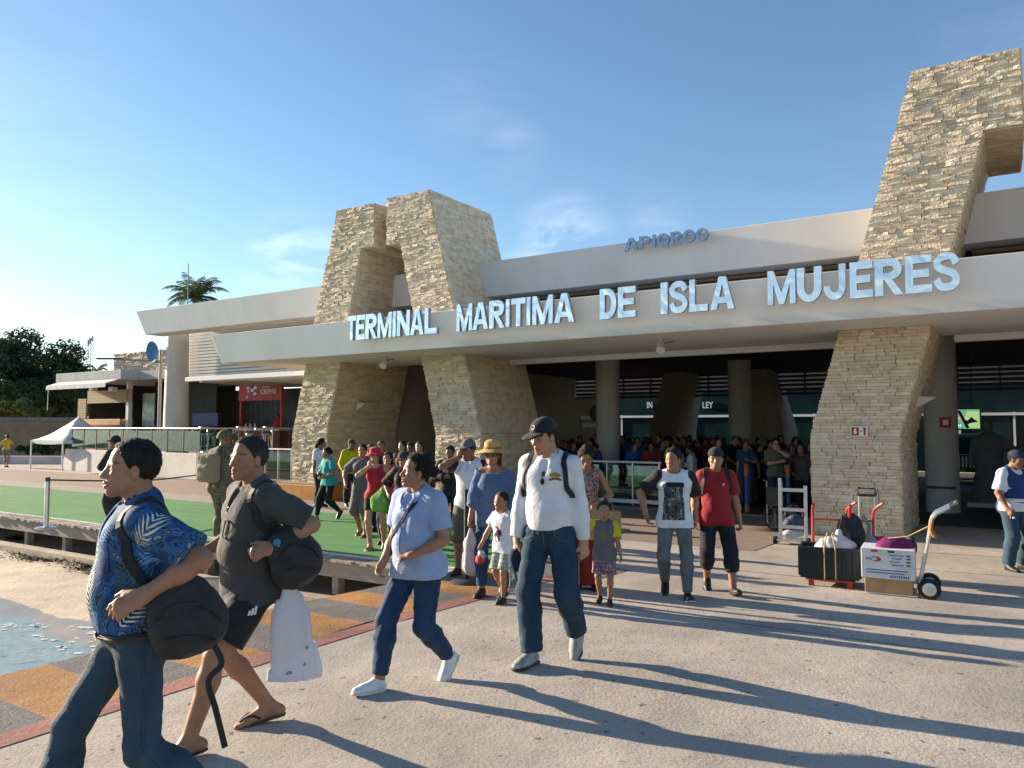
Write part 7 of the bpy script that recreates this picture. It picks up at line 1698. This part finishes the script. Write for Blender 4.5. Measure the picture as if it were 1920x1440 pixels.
Field().u(p_ell(g_ + np.array([.03, .0, -.06]), (.035, .06, .085))).u(p_cone(g_ + np.array([.0, 0, .0]), g_ + np.array([.03, -.02, -.03]), .02, .03), .03).disp(folds(.006, 30, 3)).build('crown', .008, NAVY, hc_)
cb = thing('clear_bag', 'clear plastic bag with cyan stripes held beside the jeans', 'bag', None, D.t.location, D.t.rotation_euler.z, D.k); f = Field().u(p_box(g_ + np.array([.02, .03, -.17]), (.025, .09, .14), .02)).disp(folds(.010, 34, 6, (1, 1, .3))); f.build('sack', .009, glass('clear_plastic', (.85, .9, .93), .12, .5), cb)
MB().bar(g_ + np.array([.055, -.03, -.06]), g_ + np.array([.055, .04, -.30]), .028, .004).build('stripe', mat('cyan_print', (.05, .35, .55), .6, var=.1), cb)

M_thread = mat('denim_thread', (.10, .09, .07), .8, var=.2)
for P in (A, C, D):
    for q, sg in (('L', 1), ('R', -1)):
        h_, k_, a_ = P.hip[q], P.knee[q], P.ank[q]; o_ = np.array([0, sg * .12, 0])
        strap('side_seam', [P.tp(0, sg * .17, .0), h_ + o_, (h_ + k_) / 2 + o_, k_ + o_ * .8, (k_ + a_) / 2 + o_ * .8, k_ + (a_ - k_) * .93 + o_ * .7], .008, .002, P.boto.data.materials[0], P.boto, P.botf, .0015, 40)
        strap('pocket_edge', [P.tp(.13, sg * .065, .03), P.tp(.13, sg * .10, -.035), P.tp(.07, sg * .16, -.06)], .006, .0015, M_thread, P.boto, P.botf, .0015, 14)
    strap('fly_seam', [P.tp(.16, .0, .02), P.tp(.15, .0, -.05), P.tp(.12, .0, -.11)], .007, .002, M_thread, P.boto, P.botf, .0015, 12)

# ------------------------------------------------------------------ children
MG = .0105
E_ = Person('small boy in printed white tee and checked shorts beside the white-shirted man', at(945, 1128), 232, 1.07, res=MG, skin=1, head_k=1.30, w=.92, lean=2, head=(-4, 4, 0), limb=.95, feet={'L': (.12, .08, 0, 0, 4), 'R': (-.14, -.08, 0, 20, -4)}, hands={'R': {'at': (.12, -.40, .88), 'pole': (-.6, -.6, 0), 'curl': 60}, 'L': {'at': (.0, .27, .86)}})
E_.body().hair(HAIR, 'crop', line=.085).top(WHITE, .30, -.11, .03, .01, 51, 'round', .03, 'tee').bottom(M_plaid2, .46, .02, .03, 0, .008, 52, 0, 'shorts').shoe(M_shoeB, M_soleD)
decal('tee_print', E_.topf, E_.tp(.13, -.02, .2, True), (0, -1, 0), (0, 0, 1), *grid_shape(.16, .26, 14, 20, lambda x, z: math.sin(x * 60 + 3 * math.sin(z * 25)) + math.cos(z * 38 + x * 20) > -.35 and (x / .08) ** 2 + (z / .13) ** 2 < 1), patch_mat('figure_print', [(0, (.02, .03, .10)), (.45, (.02, .02, .03)), (.55, (.25, .05, .03)), (.62, (.3, .25, .2))], 30, 1), E_.topo, .004)
ty = thing('toy_packet', 'red and white toy packet dangling from the small boy’s hand', 'toy', None, E_.t.location, E_.t.rotation_euler.z, E_.k); g_ = E_.hd['R']['grip']; Field().u(p_ell(g_ + np.array([0, 0, -.16]), (.06, .09, .075))).disp(folds(.012, 40, 4)).build('red_part', .012, cloth((.4, .04, .04)), ty); Field().u(p_cone(g_, g_ + np.array([0, .03, -.1]), .03, .08, ((1, 0, 0), .5))).disp(folds(.01, 40, 5)).build('wrapper', .012, glass('wrap_plastic', (.9, .9, .9), .2, .8), ty)
F_ = Person('toddler in grey tee with yellow sleeves and plaid shorts holding a hand', at(1134, 1131), 256, .98, res=MG, skin=1, head_k=1.42, w=.95, lean=1, head=(8, 6, 0), limb=1.0, feet={'L': (.10, .10, 0, 0, 12), 'R': (-.08, -.09, 0, 8, -4)}, hands={'R': {'at': (.08, -.40, 1.16), 'pole': (0, -1, -.6), 'curl': 50}, 'L': {'at': (.02, .30, .82)}})
F_.body().hair(HAIR, 'topknot', line=.082).top(GREY, .05, -.13, .032, .01, 55, 'round', .0, 'tee', tank=False).bottom(M_plaid1, .45, .02, .035, 0, .008, 56, 0, 'shorts').shoe(M_shoeB, M_soleD)
f = Field()
for q in 'LR': F_.arm(f, q, .038, .36, flare=.03, cut=True); f.u(p_cone(F_.sh[q], F_.neck + np.array([0, 0, -.02]), .075, .06), .04)
f.sub(p_ell(F_.neck + np.array([.022, 0, .03]), (.08, .075, .06)), .01); f.build('yellow_sleeves', MG, YEL, F_.topo)
for k, w_ in enumerate((.07, .10, .085)): decal('tee_print', F_.topf, F_.tp(.13, 0, .36 - .05 * k, True), (0, -1, 0), (0, 0, 1), *grid_shape(w_, .022, 10, 2), cloth((.2, .2, .03)), F_.topo, .004)

# ------------------------------------------------------------------ the walking group
G_ = Person('woman in wide straw hat and off-shoulder blue blouse among the walkers', at_z(926, 8.35), 255, 1.62, res=MG, skin=1, female=True, w=1.0, belly=.3, hips=1.04, lean=1, head=(0, 4, 0), feet={'L': (-.2, .08, 0, 20, 4), 'R': (.2, -.08, 0, 0, -4)}, hands={'R': {'at': (.14, -.24, .84), 'pole': (-.6, -.8, 0), 'curl': 60}, 'L': {'at': (.06, .28, .86)}})
G_.body().hair(HAIRB, 'long').top(CHAMB, .72, -.13, .02, .012, 61, 'off', .022, 'blouse').bottom(DEN2, .95, .012, .004, .0, .006, 62, 0, 'jeans').shoe(M_shoeB, M_soleD)
G_.straw_hat(mat('straw', (.46, .27, .075), .8, scale=30, col2=(.58, .36, .12), bump=.5, bscale=90), mat('straw_band', (.22, .15, .05), .8, var=.3), .215); G_.glasses(M_dkmetal, M_lensd)
tb = thing('plastic_bag', 'pale plastic bag hanging from the straw-hatted woman’s hand', 'bag', None, G_.t.location, G_.t.rotation_euler.z, G_.k); g_ = G_.hd['R']['grip']; Field().u(p_cone(g_ + np.array([0, 0, -.04]), g_ + np.array([0, 0, -.2]), .02, .06), .03).u(p_cone(g_ + np.array([0, 0, -.2]), g_ + np.array([.0, .02, -.44]), .065, .115, ((1, 0, 0), .55)), .05).disp(folds(.016, 36, 7, (1, 1, .1))).build('sack', .012, cloth((.42, .38, .42)), tb)
H_p = Person('man in white polo and grey cap holding his hand to his mouth', at_z(882, 9.6), 250, 1.66, res=MG, skin=2, lean=1, head=(-14, 4, 0), feet={'L': (-.12, .1, 0, 0, 4), 'R': (.15, -.1, 0, 0, -4)}, hands={'R': {'at': (.20, -.06, 1.50), 'pole': (.3, -1, -.6), 'curl': 60, 'dir': (-.2, .3, 1), 'palm': (-1, 0, 0)}, 'L': {'at': (.02, .26, .85)}})
H_p.body().hair(HAIR, 'crop').top(WHITE, .36, -.08, .022, .008, 65, 'v', .018, 'polo', collar=BLACK).bottom(cloth((.09, .085, .06)), .55, .025, .03, .0, .009, 66, 0, 'cargo_shorts').shoe(M_shoeB, M_soleD); H_p.cap(cloth((.10, .105, .12)))
f = Field(); H_p.arm(f, 'R', .032, .375, flare=.02, cut=True); H_p.arm(f, 'L', .032, .375, flare=.02, cut=True); f.build('dark_sleeves', MG, BLACK, H_p.topo)
I_ = Person('woman in patterned top and long red skirt carrying paper bags', at_z(1098, 8.75), 262, 1.60, res=MG, skin=1, female=True, w=1.02, hips=1.05, lean=2, head=(4, 22, 0), hands={'R': {'at': (.06, -.30, .86), 'curl': 60}, 'L': {'at': (.20, .14, 1.02), 'pole': (-.6, 1, -.4), 'curl': 70, 'palm': (-1, 0, 0)}})
I_.body(legs=False).hair(HAIR, 'topknot').top(patch_mat('tank_print', [(0, (.30, .25, .22)), (.46, (.05, .03, .04)), (.53, (.34, .12, .12)), (.6, (.36, .3, .27))], 20, 1.5), .1, -.06, .016, .006, 71, 'scoop', 0, 'tank_top', tank=True).skirt(cloth((.22, .018, .02)), .06, .17).shoe(M_shoeB, M_soleD, q_list='LR')
def paper_bag(P, c, sz, label, yaw=0.0):
    t = thing('paper_bag', label, 'paper bag', None, P.t.location, P.t.rotation_euler.z, P.k); Rm = rotz(yaw).T; Field().u(p_box(c, sz, .012, Rm)).disp(folds(.004, 20, 3)).build('sack', .012, M_kraft, t); c = np.asarray(c)
    for sg in (1, -1): strap('handle', [c + np.array([sg * sz[0] * .5, -.05, sz[2]]), c + np.array([sg * .01, -.03, sz[2] + .09]), c + np.array([sg * .01, .03, sz[2] + .09]), c + np.array([sg * sz[0] * .5, .05, sz[2]])], .008, .004, M_kraft, t, n=10)
paper_bag(I_, (.24, .10, .80), (.06, .16, .18), 'brown paper carrier bag in front of the red skirt'); paper_bag(I_, (.14, .28, .78), (.07, .13, .17), 'second brown paper bag tilted against the woman’s hip', .7); paper_bag(I_, (.2, -.2, .25), (.05, .12, .2), 'tall brown paper bag hanging low beside the toddler', .3)
J_ = Person('smiling young man in black and white printed tee and grey jeans', at_z(1262, 8.45), 262, 1.64, res=MG, skin=1, lean=1, head=(-28, 2, 0), w=1.0, feet={'L': (.24, .12, .0, -14, 8), 'R': (-.14, -.10, 0, 24, -6)}, hands={'R': {'at': (-.02, -.32, .90), 'pole': (-.3, -1, .0), 'curl': 30}, 'L': {'at': (-.06, .24, .86)}})
J_.body().hair(HAIR, 'short', line=.084).top(WHITE, .38, -.09, .02, .007, 75, 'round', .018, 'tee').bottom(DENG, .96, .008, .004, .0, .007, 76, 0, 'jeans', freq=34).shoe(M_shoeB, M_soleW)
decal('tee_print', J_.topf, J_.tp(.13, -.02, .20, True), (0, -1, 0), (0, 0, 1), *grid_shape(.26, .40, 22, 30, lambda x, z: abs(x) < .125 - .02 * math.sin(z * 14)), M_bwprint, J_.topo, .004)
decal('tee_print', J_.topf, J_.tp(.13, .0, .395, True), (0, -1, 0), (0, 0, 1), *grid_shape(.20, .05, 18, 4), BLACK, J_.topo, .005)
f = Field(); J_.arm(f, 'R', .032, .395, flare=.02, cut=True); J_.arm(f, 'L', .032, .395, flare=.02, cut=True); f.u(p_cone(J_.sh['R'], J_.sh['R'] + np.array([.0, .05, .0]), .086, .07), .03); f.build('black_sleeves', MG, BLACK, J_.topo)
K_ = Person('young man in red tee, backward black cap and cropped dark trousers', at_z(1340, 8.75), 262, 1.64, res=MG, skin=1, w=.95, lean=1, head=(-6, 0, 0), feet={'L': (.22, .16, .03, -22, 10), 'R': (-.18, -.10, 0, 22, -4)}, hands={'R': {'at': (.04, -.26, .84)}, 'L': {'at': (-.02, .27, .82), 'curl': 45}})
K_.body().hair(HAIR, 'crop').top(RED, .38, -.10, .02, .007, 81, 'v', .018, 'tee').bottom(DEND, .76, .016, .008, .0, .009, 82, 0, 'cropped_trousers').shoe(M_shoeB, M_soleD); K_.cap(BLACK, back=True)
for sg in (1, -1): strap('backpack_strap', [K_.sh['L' if sg > 0 else 'R'] + np.array([-.08, -.05 * sg, .02]), K_.sh['L' if sg > 0 else 'R'] + np.array([0, -.05 * sg, .06]), K_.tp(.09, sg * .14, .40, True), K_.tp(.06, sg * .17, .26, True)], .05, .008, M_web, K_.t, K_.topf)
decal('shirt_crest', K_.topf, K_.tp(.13, .07, .38, True), (0, -1, 0), (0, 0, 1), *grid_shape(.022, .028, 4, 4), cloth((.5, .5, .45)), K_.topo, .004)

# ------------------------------------------------------------------ guard, soldiers
L_ = Person('guard in white shirt, blue safety vest and cap standing near the hall', at_z(1893, 10.75), 285, 1.66, res=MG, skin=2, w=1.05, belly=.4, lean=1, head=(12, 10, 0), feet={'L': (.0, .12, 0, 0, 14), 'R': (.0, -.12, 0, 0, -10)}, hands={'R': {'at': (.14, -.26, .90), 'curl': 65, 'pole': (-1, -.4, -.2)}, 'L': {'at': (.14, .24, .92), 'curl': 65}})
L_.body().hair(HAIR, 'crop').top(WHITE, .42, -.06, .022, .008, 85, 'v', .02, 'shirt', collar=WHITE).bottom(DEN, .98, .02, .012, .01, .009, 86, .02, 'jeans').shoe(M_shoeB, M_soleD); L_.cap(NAVY)
f = Field(); L_.torso(f, .034); f.disp(folds(.006, 17, 3)); f.cut(L_.tp(0, 0, -.10), (0, 0, -1)); f.sub(p_ell(L_.neck + np.array([.05, 0, .02]), (.11, .09, .12)), .01)
for sg, q in ((1, 'L'), (-1, 'R')): f.sub(p_cone(L_.sh[q] + np.array([0, sg * .04, .06]), L_.sh[q] + np.array([0, sg * .045, -.12]), .085, .07), .01)
f.build('safety_vest', MG, cloth((.012, .035, .14)), L_.topo); L_.vf = f
strap('reflective_band', [L_.tp(.19 * math.cos(t), .2 * math.sin(t), .10) for t in np.linspace(-2.2, 2.2, 13)], .05, .004, mat('reflective', (.6, .62, .66), .4), L_.t, f)
ra = thing('radio', 'black handheld radio with round light held by the guard', 'radio', None, L_.t.location, L_.t.rotation_euler.z, L_.k); g_ = L_.hd['R']['grip']; Field().u(p_box(g_, (.02, .03, .07), .01)).build('case', .007, M_dkmetal, ra); Field().u(p_ell(g_ + np.array([.025, 0, -.05]), (.015, .02, .02))).build('lamp', .006, M_rail, ra)
def soldier(label, loc, hd, H=1.74):
    P = Person(label, loc, hd, H, res=.013, skin=2, w=1.08, lean=1, head=(10, 2, 0), feet={'L': (.05, .12, 0, 0, 8), 'R': (-.05, -.12, 0, 0, -8)}, hands={'R': {'at': (.26, -.08, 1.02), 'pole': (-.5, -1, -.3), 'curl': 60}, 'L': {'at': (.34, .06, 1.10), 'pole': (-.5, 1, -.3), 'curl': 60}})
    P.body().top(M_camo, .95, -.04, .024, .01, 91, 'round', .006, 'jacket', collar=M_camo).bottom(M_camo, .88, .022, .018, .0, .011, 92, .02, 'trousers').shoe(mat('tan_boot', (.10, .075, .05), .8, var=.2), M_soleD, 'boot')
    f = Field().u(p_ell(P.hp(-.008, 0, .045), (.128, .108, .10), P.hr())).u(p_ell(P.hp(-.02, 0, .02), (.125, .105, .05), P.hr()), .03).cut(P.hp(0, 0, -.005), P.HR @ np.array([-.1, 0, -1.0])); f.build('helmet', .012, M_camo, P.t)
    v = Field(); P.torso(v, .05); v.cut(P.tp(0, 0, .05), (0, 0, -1)); v.cut(P.tp(0, 0, .43), (0, 0, 1)); v.disp(folds(.004, 20, 4))
    for sg in (1, -1): v.u(p_box(P.tp(.17, sg * .08, .14), (.04, .06, .07), .02), .01)
    v.build('armour_vest', .014, cloth((.10, .09, .06)), P.t)
    bk = thing('army_backpack', 'bulky tan army pack on the ' + label.split(' standing')[0].split(' walking')[0], 'backpack', None, P.t.location, P.t.rotation_euler.z, P.k); Field().u(p_box(P.tp(-.25, 0, .27), (.10, .15, .20), .05)).u(p_box(P.tp(-.34, 0, .2), (.05, .1, .1), .03), .03).disp(folds(.006, 22, 5)).build('sack', .014, cloth((.22, .19, .11)), bk)
    return P
soldier('helmeted soldier in camouflage with pack standing on the boardwalk', at(414, 1031), 62)
S2 = Person('soldier in dark uniform and peaked cap standing on the green carpet', at(217, 985), 170, 1.66, res=.014, skin=2, w=1.05, head=(0, 0, 0), hands={'R': {'at': (.25, -.06, 1.05), 'pole': (-.5, -1, -.3)}, 'L': {'at': (.3, .06, 1.1), 'pole': (-.5, 1, -.3)}})
S2.body().hair(HAIR, 'crop').top(cloth((.02, .022, .02)), .95, -.05, .026, .01, 94, 'round', .006, 'jacket').bottom(cloth((.02, .022, .02)), .9, .024, .02, .0, .01, 95, .02, 'trousers').shoe(M_shoeB, M_soleD, 'boot'); S2.cap(cloth((.02, .022, .02)))

# ------------------------------------------------------------------ group by the left portal
N_ = Person('woman in red floppy hat and red camisole with black shorts and sandals', at(704, 1030), 262, 1.62, res=MG, skin=3, female=True, w=.98, lean=1, head=(-5, 6, 0), feet={'L': (-.12, .12, 0, 24, 12), 'R': (.10, -.06, 0, 0, -6)}, hands={'R': {'at': (.20, -.05, 1.43), 'pole': (.2, -1, -.8), 'curl': 60, 'dir': (-.2, .25, 1), 'palm': (-1, 0, 0)}, 'L': {'at': (.16, .16, 1.0), 'pole': (-.6, 1, -.2)}})
N_.body(feet='bare').hair(HAIRB, 'long').top(cloth((.34, .015, .03)), .1, -.05, .012, .005, 101, 'scoop', 0, 'camisole', tank=True).bottom(BLACK, .30, .012, .015, 0, .006, 102, .02, 'shorts').shoe(M_web, M_soleW, 'sandal'); N_.straw_hat(cloth((.42, .02, .035)), None, .165, .10, name='red_hat')
O_ = Person('woman in black floral blouse and dark cap carrying a bag', at_z(762, 11.9), 258, 1.60, res=MG, skin=1, female=True, w=1.1, belly=.6, hips=1.1, lean=3, head=(-10, 12, 0), feet={'L': (-.1, .1, 0, 0, 5), 'R': (.15, -.1, 0, 0, -5)}, hands={'R': {'at': (.16, -.24, 1.0), 'pole': (-.6, -1, -.3), 'curl': 60}, 'L': {'at': (.1, .25, .95)}})
O_.body(feet='bare').hair(HAIRB, 'long').top(M_floral, .5, -.09, .028, .009, 105, 'v', .03, 'blouse').bottom(BLACK, .55, .016, .02, 0, .007, 106, 0, 'cropped_trousers').shoe(M_web, M_soleD, 'sandal'); O_.cap(cloth((.03, .035, .04)))
x, y, z = at_depth(714, 940, 12.0); gbg = thing('green_bag', 'round bright green cloth bag with pink handles hanging in the group', 'bag', None, (x, y, z), R(-20)); Field().u(p_box((0, 0, -.03), (.15, .10, .13), .08)).u(p_cone((0, 0, .02), (.03, 0, .17), .13, .05, ((0, 1, 0), .6)), .05).disp(folds(.016, 24, 7, (1, 1, .3))).build('sack', .012, M_greenbag, gbg); strap('handle', [(.03, 0, .14), (.12, .02, .28), (.26, .05, .36)], .03, .006, PINK, gbg, n=10); strap('handle', [(-.05, 0, .14), (.06, .0, .26), (.24, .05, .36)], .03, .006, PINK, gbg, n=10)
P_ = Person('girl in bright pink tee behind the red hat', at_z(729, 13.0), 262, 1.55, res=.013, skin=3, female=True, lean=1, head=(0, 0, 0)); P_.body().hair(HAIRB, 'long').top(PINK, .34, -.07, .018, .007, 110, 'round', .016, 'tee').bottom(DEN2, .95, .01, .004, 0, .006, 111, 0, 'jeans').shoe(M_shoeB, M_soleD)
Q_ = Person('man in grey tee and long shorts half hidden by the red hat', at(680, 1006), 258, 1.66, res=.013, skin=1, lean=1, feet={'L': (.12, .1, 0, 0, 4), 'R': (-.14, -.1, 0, 22, -4)}, hands={'R': {'at': (.12, -.30, .98), 'pole': (-.4, -1, -.2)}}); Q_.body(feet='bare').hair(HAIR, 'crop').top(cloth((.10, .105, .11)), .38, -.08, .024, .008, 115, 'round', .02, 'tee').bottom(cloth((.12, .11, .10)), .54, .022, .03, 0, .008, 116, 0, 'shorts').shoe(M_web, M_soleD, 'sandal')
T_ = Person('woman in turquoise top and dark jeans walking along the paved walk', at(615, 975), 225, 1.56, res=.013, skin=1, female=True, w=1.05, hips=1.06, lean=2, head=(0, 2, 0), feet={'L': (-.36, .07, .04, 50, 8), 'R': (.26, -.07, 0, 0, -6)}, hands={'R': {'at': (.24, -.06, 1.08), 'pole': (-.6, -1, -.3)}, 'L': {'at': (.22, .1, 1.0), 'pole': (-.6, 1, -.3)}})
T_.body().hair(HAIR, 'bun').top(TEAL, .36, -.08, .02, .007, 120, 'round', .018, 'top').bottom(DEND, .95, .01, .004, 0, .006, 121, 0, 'jeans').shoe(M_shoeB, M_soleD)
U_ = Person('woman with ponytail in white polo standing against the stone leg', at_z(600, 19.0), 330, 1.68, res=.014, skin=2, female=True, head=(30, 0, 0)); U_.body().hair(HAIR, 'pony').top(WHITE, .36, -.06, .018, .006, 125, 'v', .016, 'polo').bottom(DEND, .97, .012, .006, 0, .006, 126, .02, 'trousers').shoe(M_shoeB, M_soleD)
V_ = Person('man in yellow long-sleeved shirt and dark cap leaning by the portal', at_z(658, 19.6), 300, 1.70, res=.014, skin=2, head=(10, 0, 0), hands={'L': {'at': (.12, .22, .86)}, 'R': {'at': (.12, -.2, .92)}}); V_.body().hair(HAIR, 'crop').top(YEL, .95, -.06, .022, .008, 130, 'round', .006, 'long_sleeved_shirt').bottom(NAVY, .97, .018, .01, 0, .007, 131, .02, 'trousers').shoe(M_shoeB, M_soleD); V_.cap(cloth((.03, .032, .035)))
X_ = Person('vendor in red shirt standing behind the crêpe stand', (*w_of(on_wall(522, 800, 8.2)[0], 8.2), .63), 255, 1.66, res=.018, skin=2); X_.body(legs=False).hair(HAIR, 'crop').top(cloth((.36, .03, .025)), .4, -.1, .022, .006, 135, 'round', .018, 'shirt').bottom(BLACK, .97, .015, .01, 0, .005, 136, 0, 'trousers').shoe(M_shoeB, M_soleD)
Y_ = Person('woman in yellow top and shorts standing far off by the garden wall', at(11, 876), 100, 1.62, res=.018, skin=1, female=True, feet={'L': (.1, .08, 0, 0, 0), 'R': (-.1, -.08, 0, 10, 0)}, hands={'L': {'at': (.15, .1, 1.2), 'pole': (-.4, 1, -.3)}, 'R': {'at': (.15, -.1, 1.2), 'pole': (-.4, -1, -.3)}}); Y_.body(feet='bare').hair(HAIR, 'bun').top(cloth((.5, .38, .03)), .33, -.02, .016, .006, 140, 'round', .016, 'top').bottom(cloth((.12, .14, .17)), .3, .012, .015, 0, .006, 141, .02, 'shorts').shoe(M_web, M_soleD, 'sandal')
Z_ = Person('man in khaki tee and sunglasses with hand at chin in the hall entrance', at_z(1452, 18.2), 262, 1.76, res=.014, skin=3, w=1.08, head=(0, 6, 0), hands={'R': {'at': (.24, .06, 1.18), 'pole': (-.3, -1, -.5)}, 'L': {'at': (.20, .03, 1.44), 'pole': (.2, 1, -.6), 'dir': (-.2, -.2, 1), 'curl': 60, 'palm': (-1, 0, 0)}}); Z_.body().hair(HAIR, 'short').top(KHAKI, .40, -.08, .02, .007, 145, 'round', .018, 'tee').bottom(cloth((.02, .03, .05)), .52, .02, .025, 0, .007, 146, 0, 'shorts').shoe(M_shoeB, M_soleD); Z_.glasses(M_dkmetal, M_lensd)

# ------------------------------------------------------------------ the crowd in the hall
def crowd_proto(i, female, hair, sleeve, skin, hd, hands=None):
    P = Person('p', (0, 0, 0), 0, 1.68, res=.021, skin=skin, female=female, w=1.0 + .05 * (i % 3), belly=.3 * (i % 2), head=hd, hands=hands); P.body(legs=False); P.hair(HAIR if i % 3 else HAIRB, hair); P.top(WHITE, sleeve, -.1, .022, .007, 200 + i, 'round', .016, 'shirt'); P.bottom(DEND, .96, .014, .008, 0, .006, 220 + i, 0, 'trousers'); P.shoe(M_shoeB, M_soleD); return P.t
PR = [crowd_proto(0, False, 'crop', .38, 1, (20, 5, 0)), crowd_proto(1, True, 'long', .34, 3, (-25, 0, 0)), crowd_proto(2, False, 'short', .95, 2, (0, 10, 0), {'R': {'at': (.25, -.05, 1.15), 'pole': (-.5, -1, -.3)}}), crowd_proto(3, True, 'bun', .35, 1, (35, 0, 0), {'L': {'at': (.22, .08, 1.2), 'pole': (-.5, 1, -.3)}}), crowd_proto(4, False, 'crop', .4, 3, (-10, -4, 0), {'R': {'at': (.2, -.2, 1.0), 'pole': (-.5, -1, -.3)}})]
CC = [('dark blue', (.02, .05, .13)), ('black', (.012, .012, .015)), ('white', (.5, .5, .52)), ('teal', (.02, .08, .10)), ('dark red', (.15, .012, .018)), ('royal blue', (.02, .06, .24)), ('grey', (.09, .09, .10)), ('navy striped', (.02, .025, .05)), ('olive', (.05, .055, .03))]
used = set(); g = random.Random(11)
def spot(px, v): u, _ = on_wall(px, 820, v); return w_of(u, v)
SP_ = []
for row, v in enumerate((4.5, 5.2, 5.9, 6.7, 7.5, 8.5, 9.6, 10.8)):
    lo_, hi_ = (1020, 1530)
    px = lo_ + g.uniform(0, 20)
    while px < hi_:
        SP_.append((px, v + g.uniform(-.3, .3), None)); px += g.uniform(28, 46) * (1.0 if row < 3 else .95)
forced = {1186: 'royal blue', 1212: 'white', 1232: 'dark red', 1305: 'white', 1330: 'white'}
SP_ += [(1188, 4.3, 'royal blue'), (1160, 4.4, 'teal'), (1122, 4.3, 'dark blue'), (1213, 4.2, 'white'), (1222, 4.0, 'dark red'), (1268, 4.1, 'white'), (1298, 3.9, 'white'), (1502, 3.6, 'grey'), (1518, 4.4, 'black'), (1345, 4.2, 'navy striped')]
def clear_of_columns(u, v): return all(math.hypot(u - cu_, v - cv) > .75 for cu_, cv in ((HCOL[0], 5.5), (HCOL[1], 9.5), (HCOL[2], 5.5)))
placed = []
for (px, v, want) in sorted(SP_, key=lambda q: q[1]):
    u, _ = on_wall(px, 820, v)
    if not clear_of_columns(u, v) or any(math.hypot(u - a, v - b_) < .52 for a, b_ in placed): continue
    if 8.2 < v < 9.2 and u < on_wall(1130, 800, 8.5)[0] + .4: continue
    placed.append((u, v)); i = g.randrange(5); nm, c = next(q for q in CC if q[0] == want) if want else CC[g.choices(range(9), (3, 5, 1.2, 2, .7, 1.5, 2, 2, 2))[0]]
    o = copy_tree(PR[i]); o.location = (*w_of(u, v), -.3); o.rotation_euler = (0, 0, R(g.uniform(150, 330))); s_ = g.uniform(.92, 1.06) * 1.68 / 1.72; o.scale = (s_, s_, s_)
    place = 'front of the hall queue' if v < 5 else ('middle of the hall crowd' if v < 7.9 else 'back of the hall crowd')
    pn, pc = g.choice([('black', (.012, .012, .016)), ('blue', (.02, .03, .06)), ('khaki', (.06, .055, .045)), ('charcoal', (.03, .03, .03))])
    tag(o, ['short-haired man in %s tee and %s trousers, %s', 'long-haired woman in %s tee and %s trousers, %s', 'person in %s long-sleeved shirt and %s trousers, %s', 'woman with hair bun, %s tee and %s trousers, %s', 'man with bent arm, %s tee and %s trousers, %s'][i] % (nm, pn, place), 'person', 'crowd queueing inside the hall')
    m_ = cloth(c); pm = cloth(pc)
    for ch in o.children:
        for nmx, mm in (('shirt', m_), ('trousers', pm)):
            if ch.name.startswith(nmx): ch.material_slots[0].link = 'OBJECT'; ch.material_slots[0].material = mm
# people in the passage of the left portal and behind the group
for (px, Y, c, nm, hd, lab) in ((757, 17.5, (.10, .03, .035), 1, 262, 'person in dark rose shirt coming through the stone portal'), (787, 17.0, (.012, .012, .014), 4, 265, 'person in black shirt coming through the stone portal'), (716, 17.8, (.22, .13, .14), 3, 268, 'person in pale mauve top by the shaded portal leg'), (697, 14.6, (.03, .03, .035), 0, 262, 'person in charcoal shirt just behind the red hat'), (846, 13.5, (.02, .02, .02), 2, 262, 'person in black carrying a dark pack behind the polo man'), (772, 18.6, (.04, .05, .07), 2, 258, 'person in slate shirt deep in the portal passage')):
    o = copy_tree(PR[nm]); x, y, z = at_z(px, Y); o.location = (x, y, z); o.rotation_euler = (0, 0, R(hd)); o.scale = (.96,) * 3; tag(o, lab, 'person', 'people coming through the portal')
    for ch in o.children:
        if ch.name.startswith('shirt'): ch.material_slots[0].link = 'OBJECT'; ch.material_slots[0].material = cloth(c)
def drop(o):
    for ch in list(o.children): drop(ch)
    bpy.data.objects.remove(o)
for p in PR: drop(p)
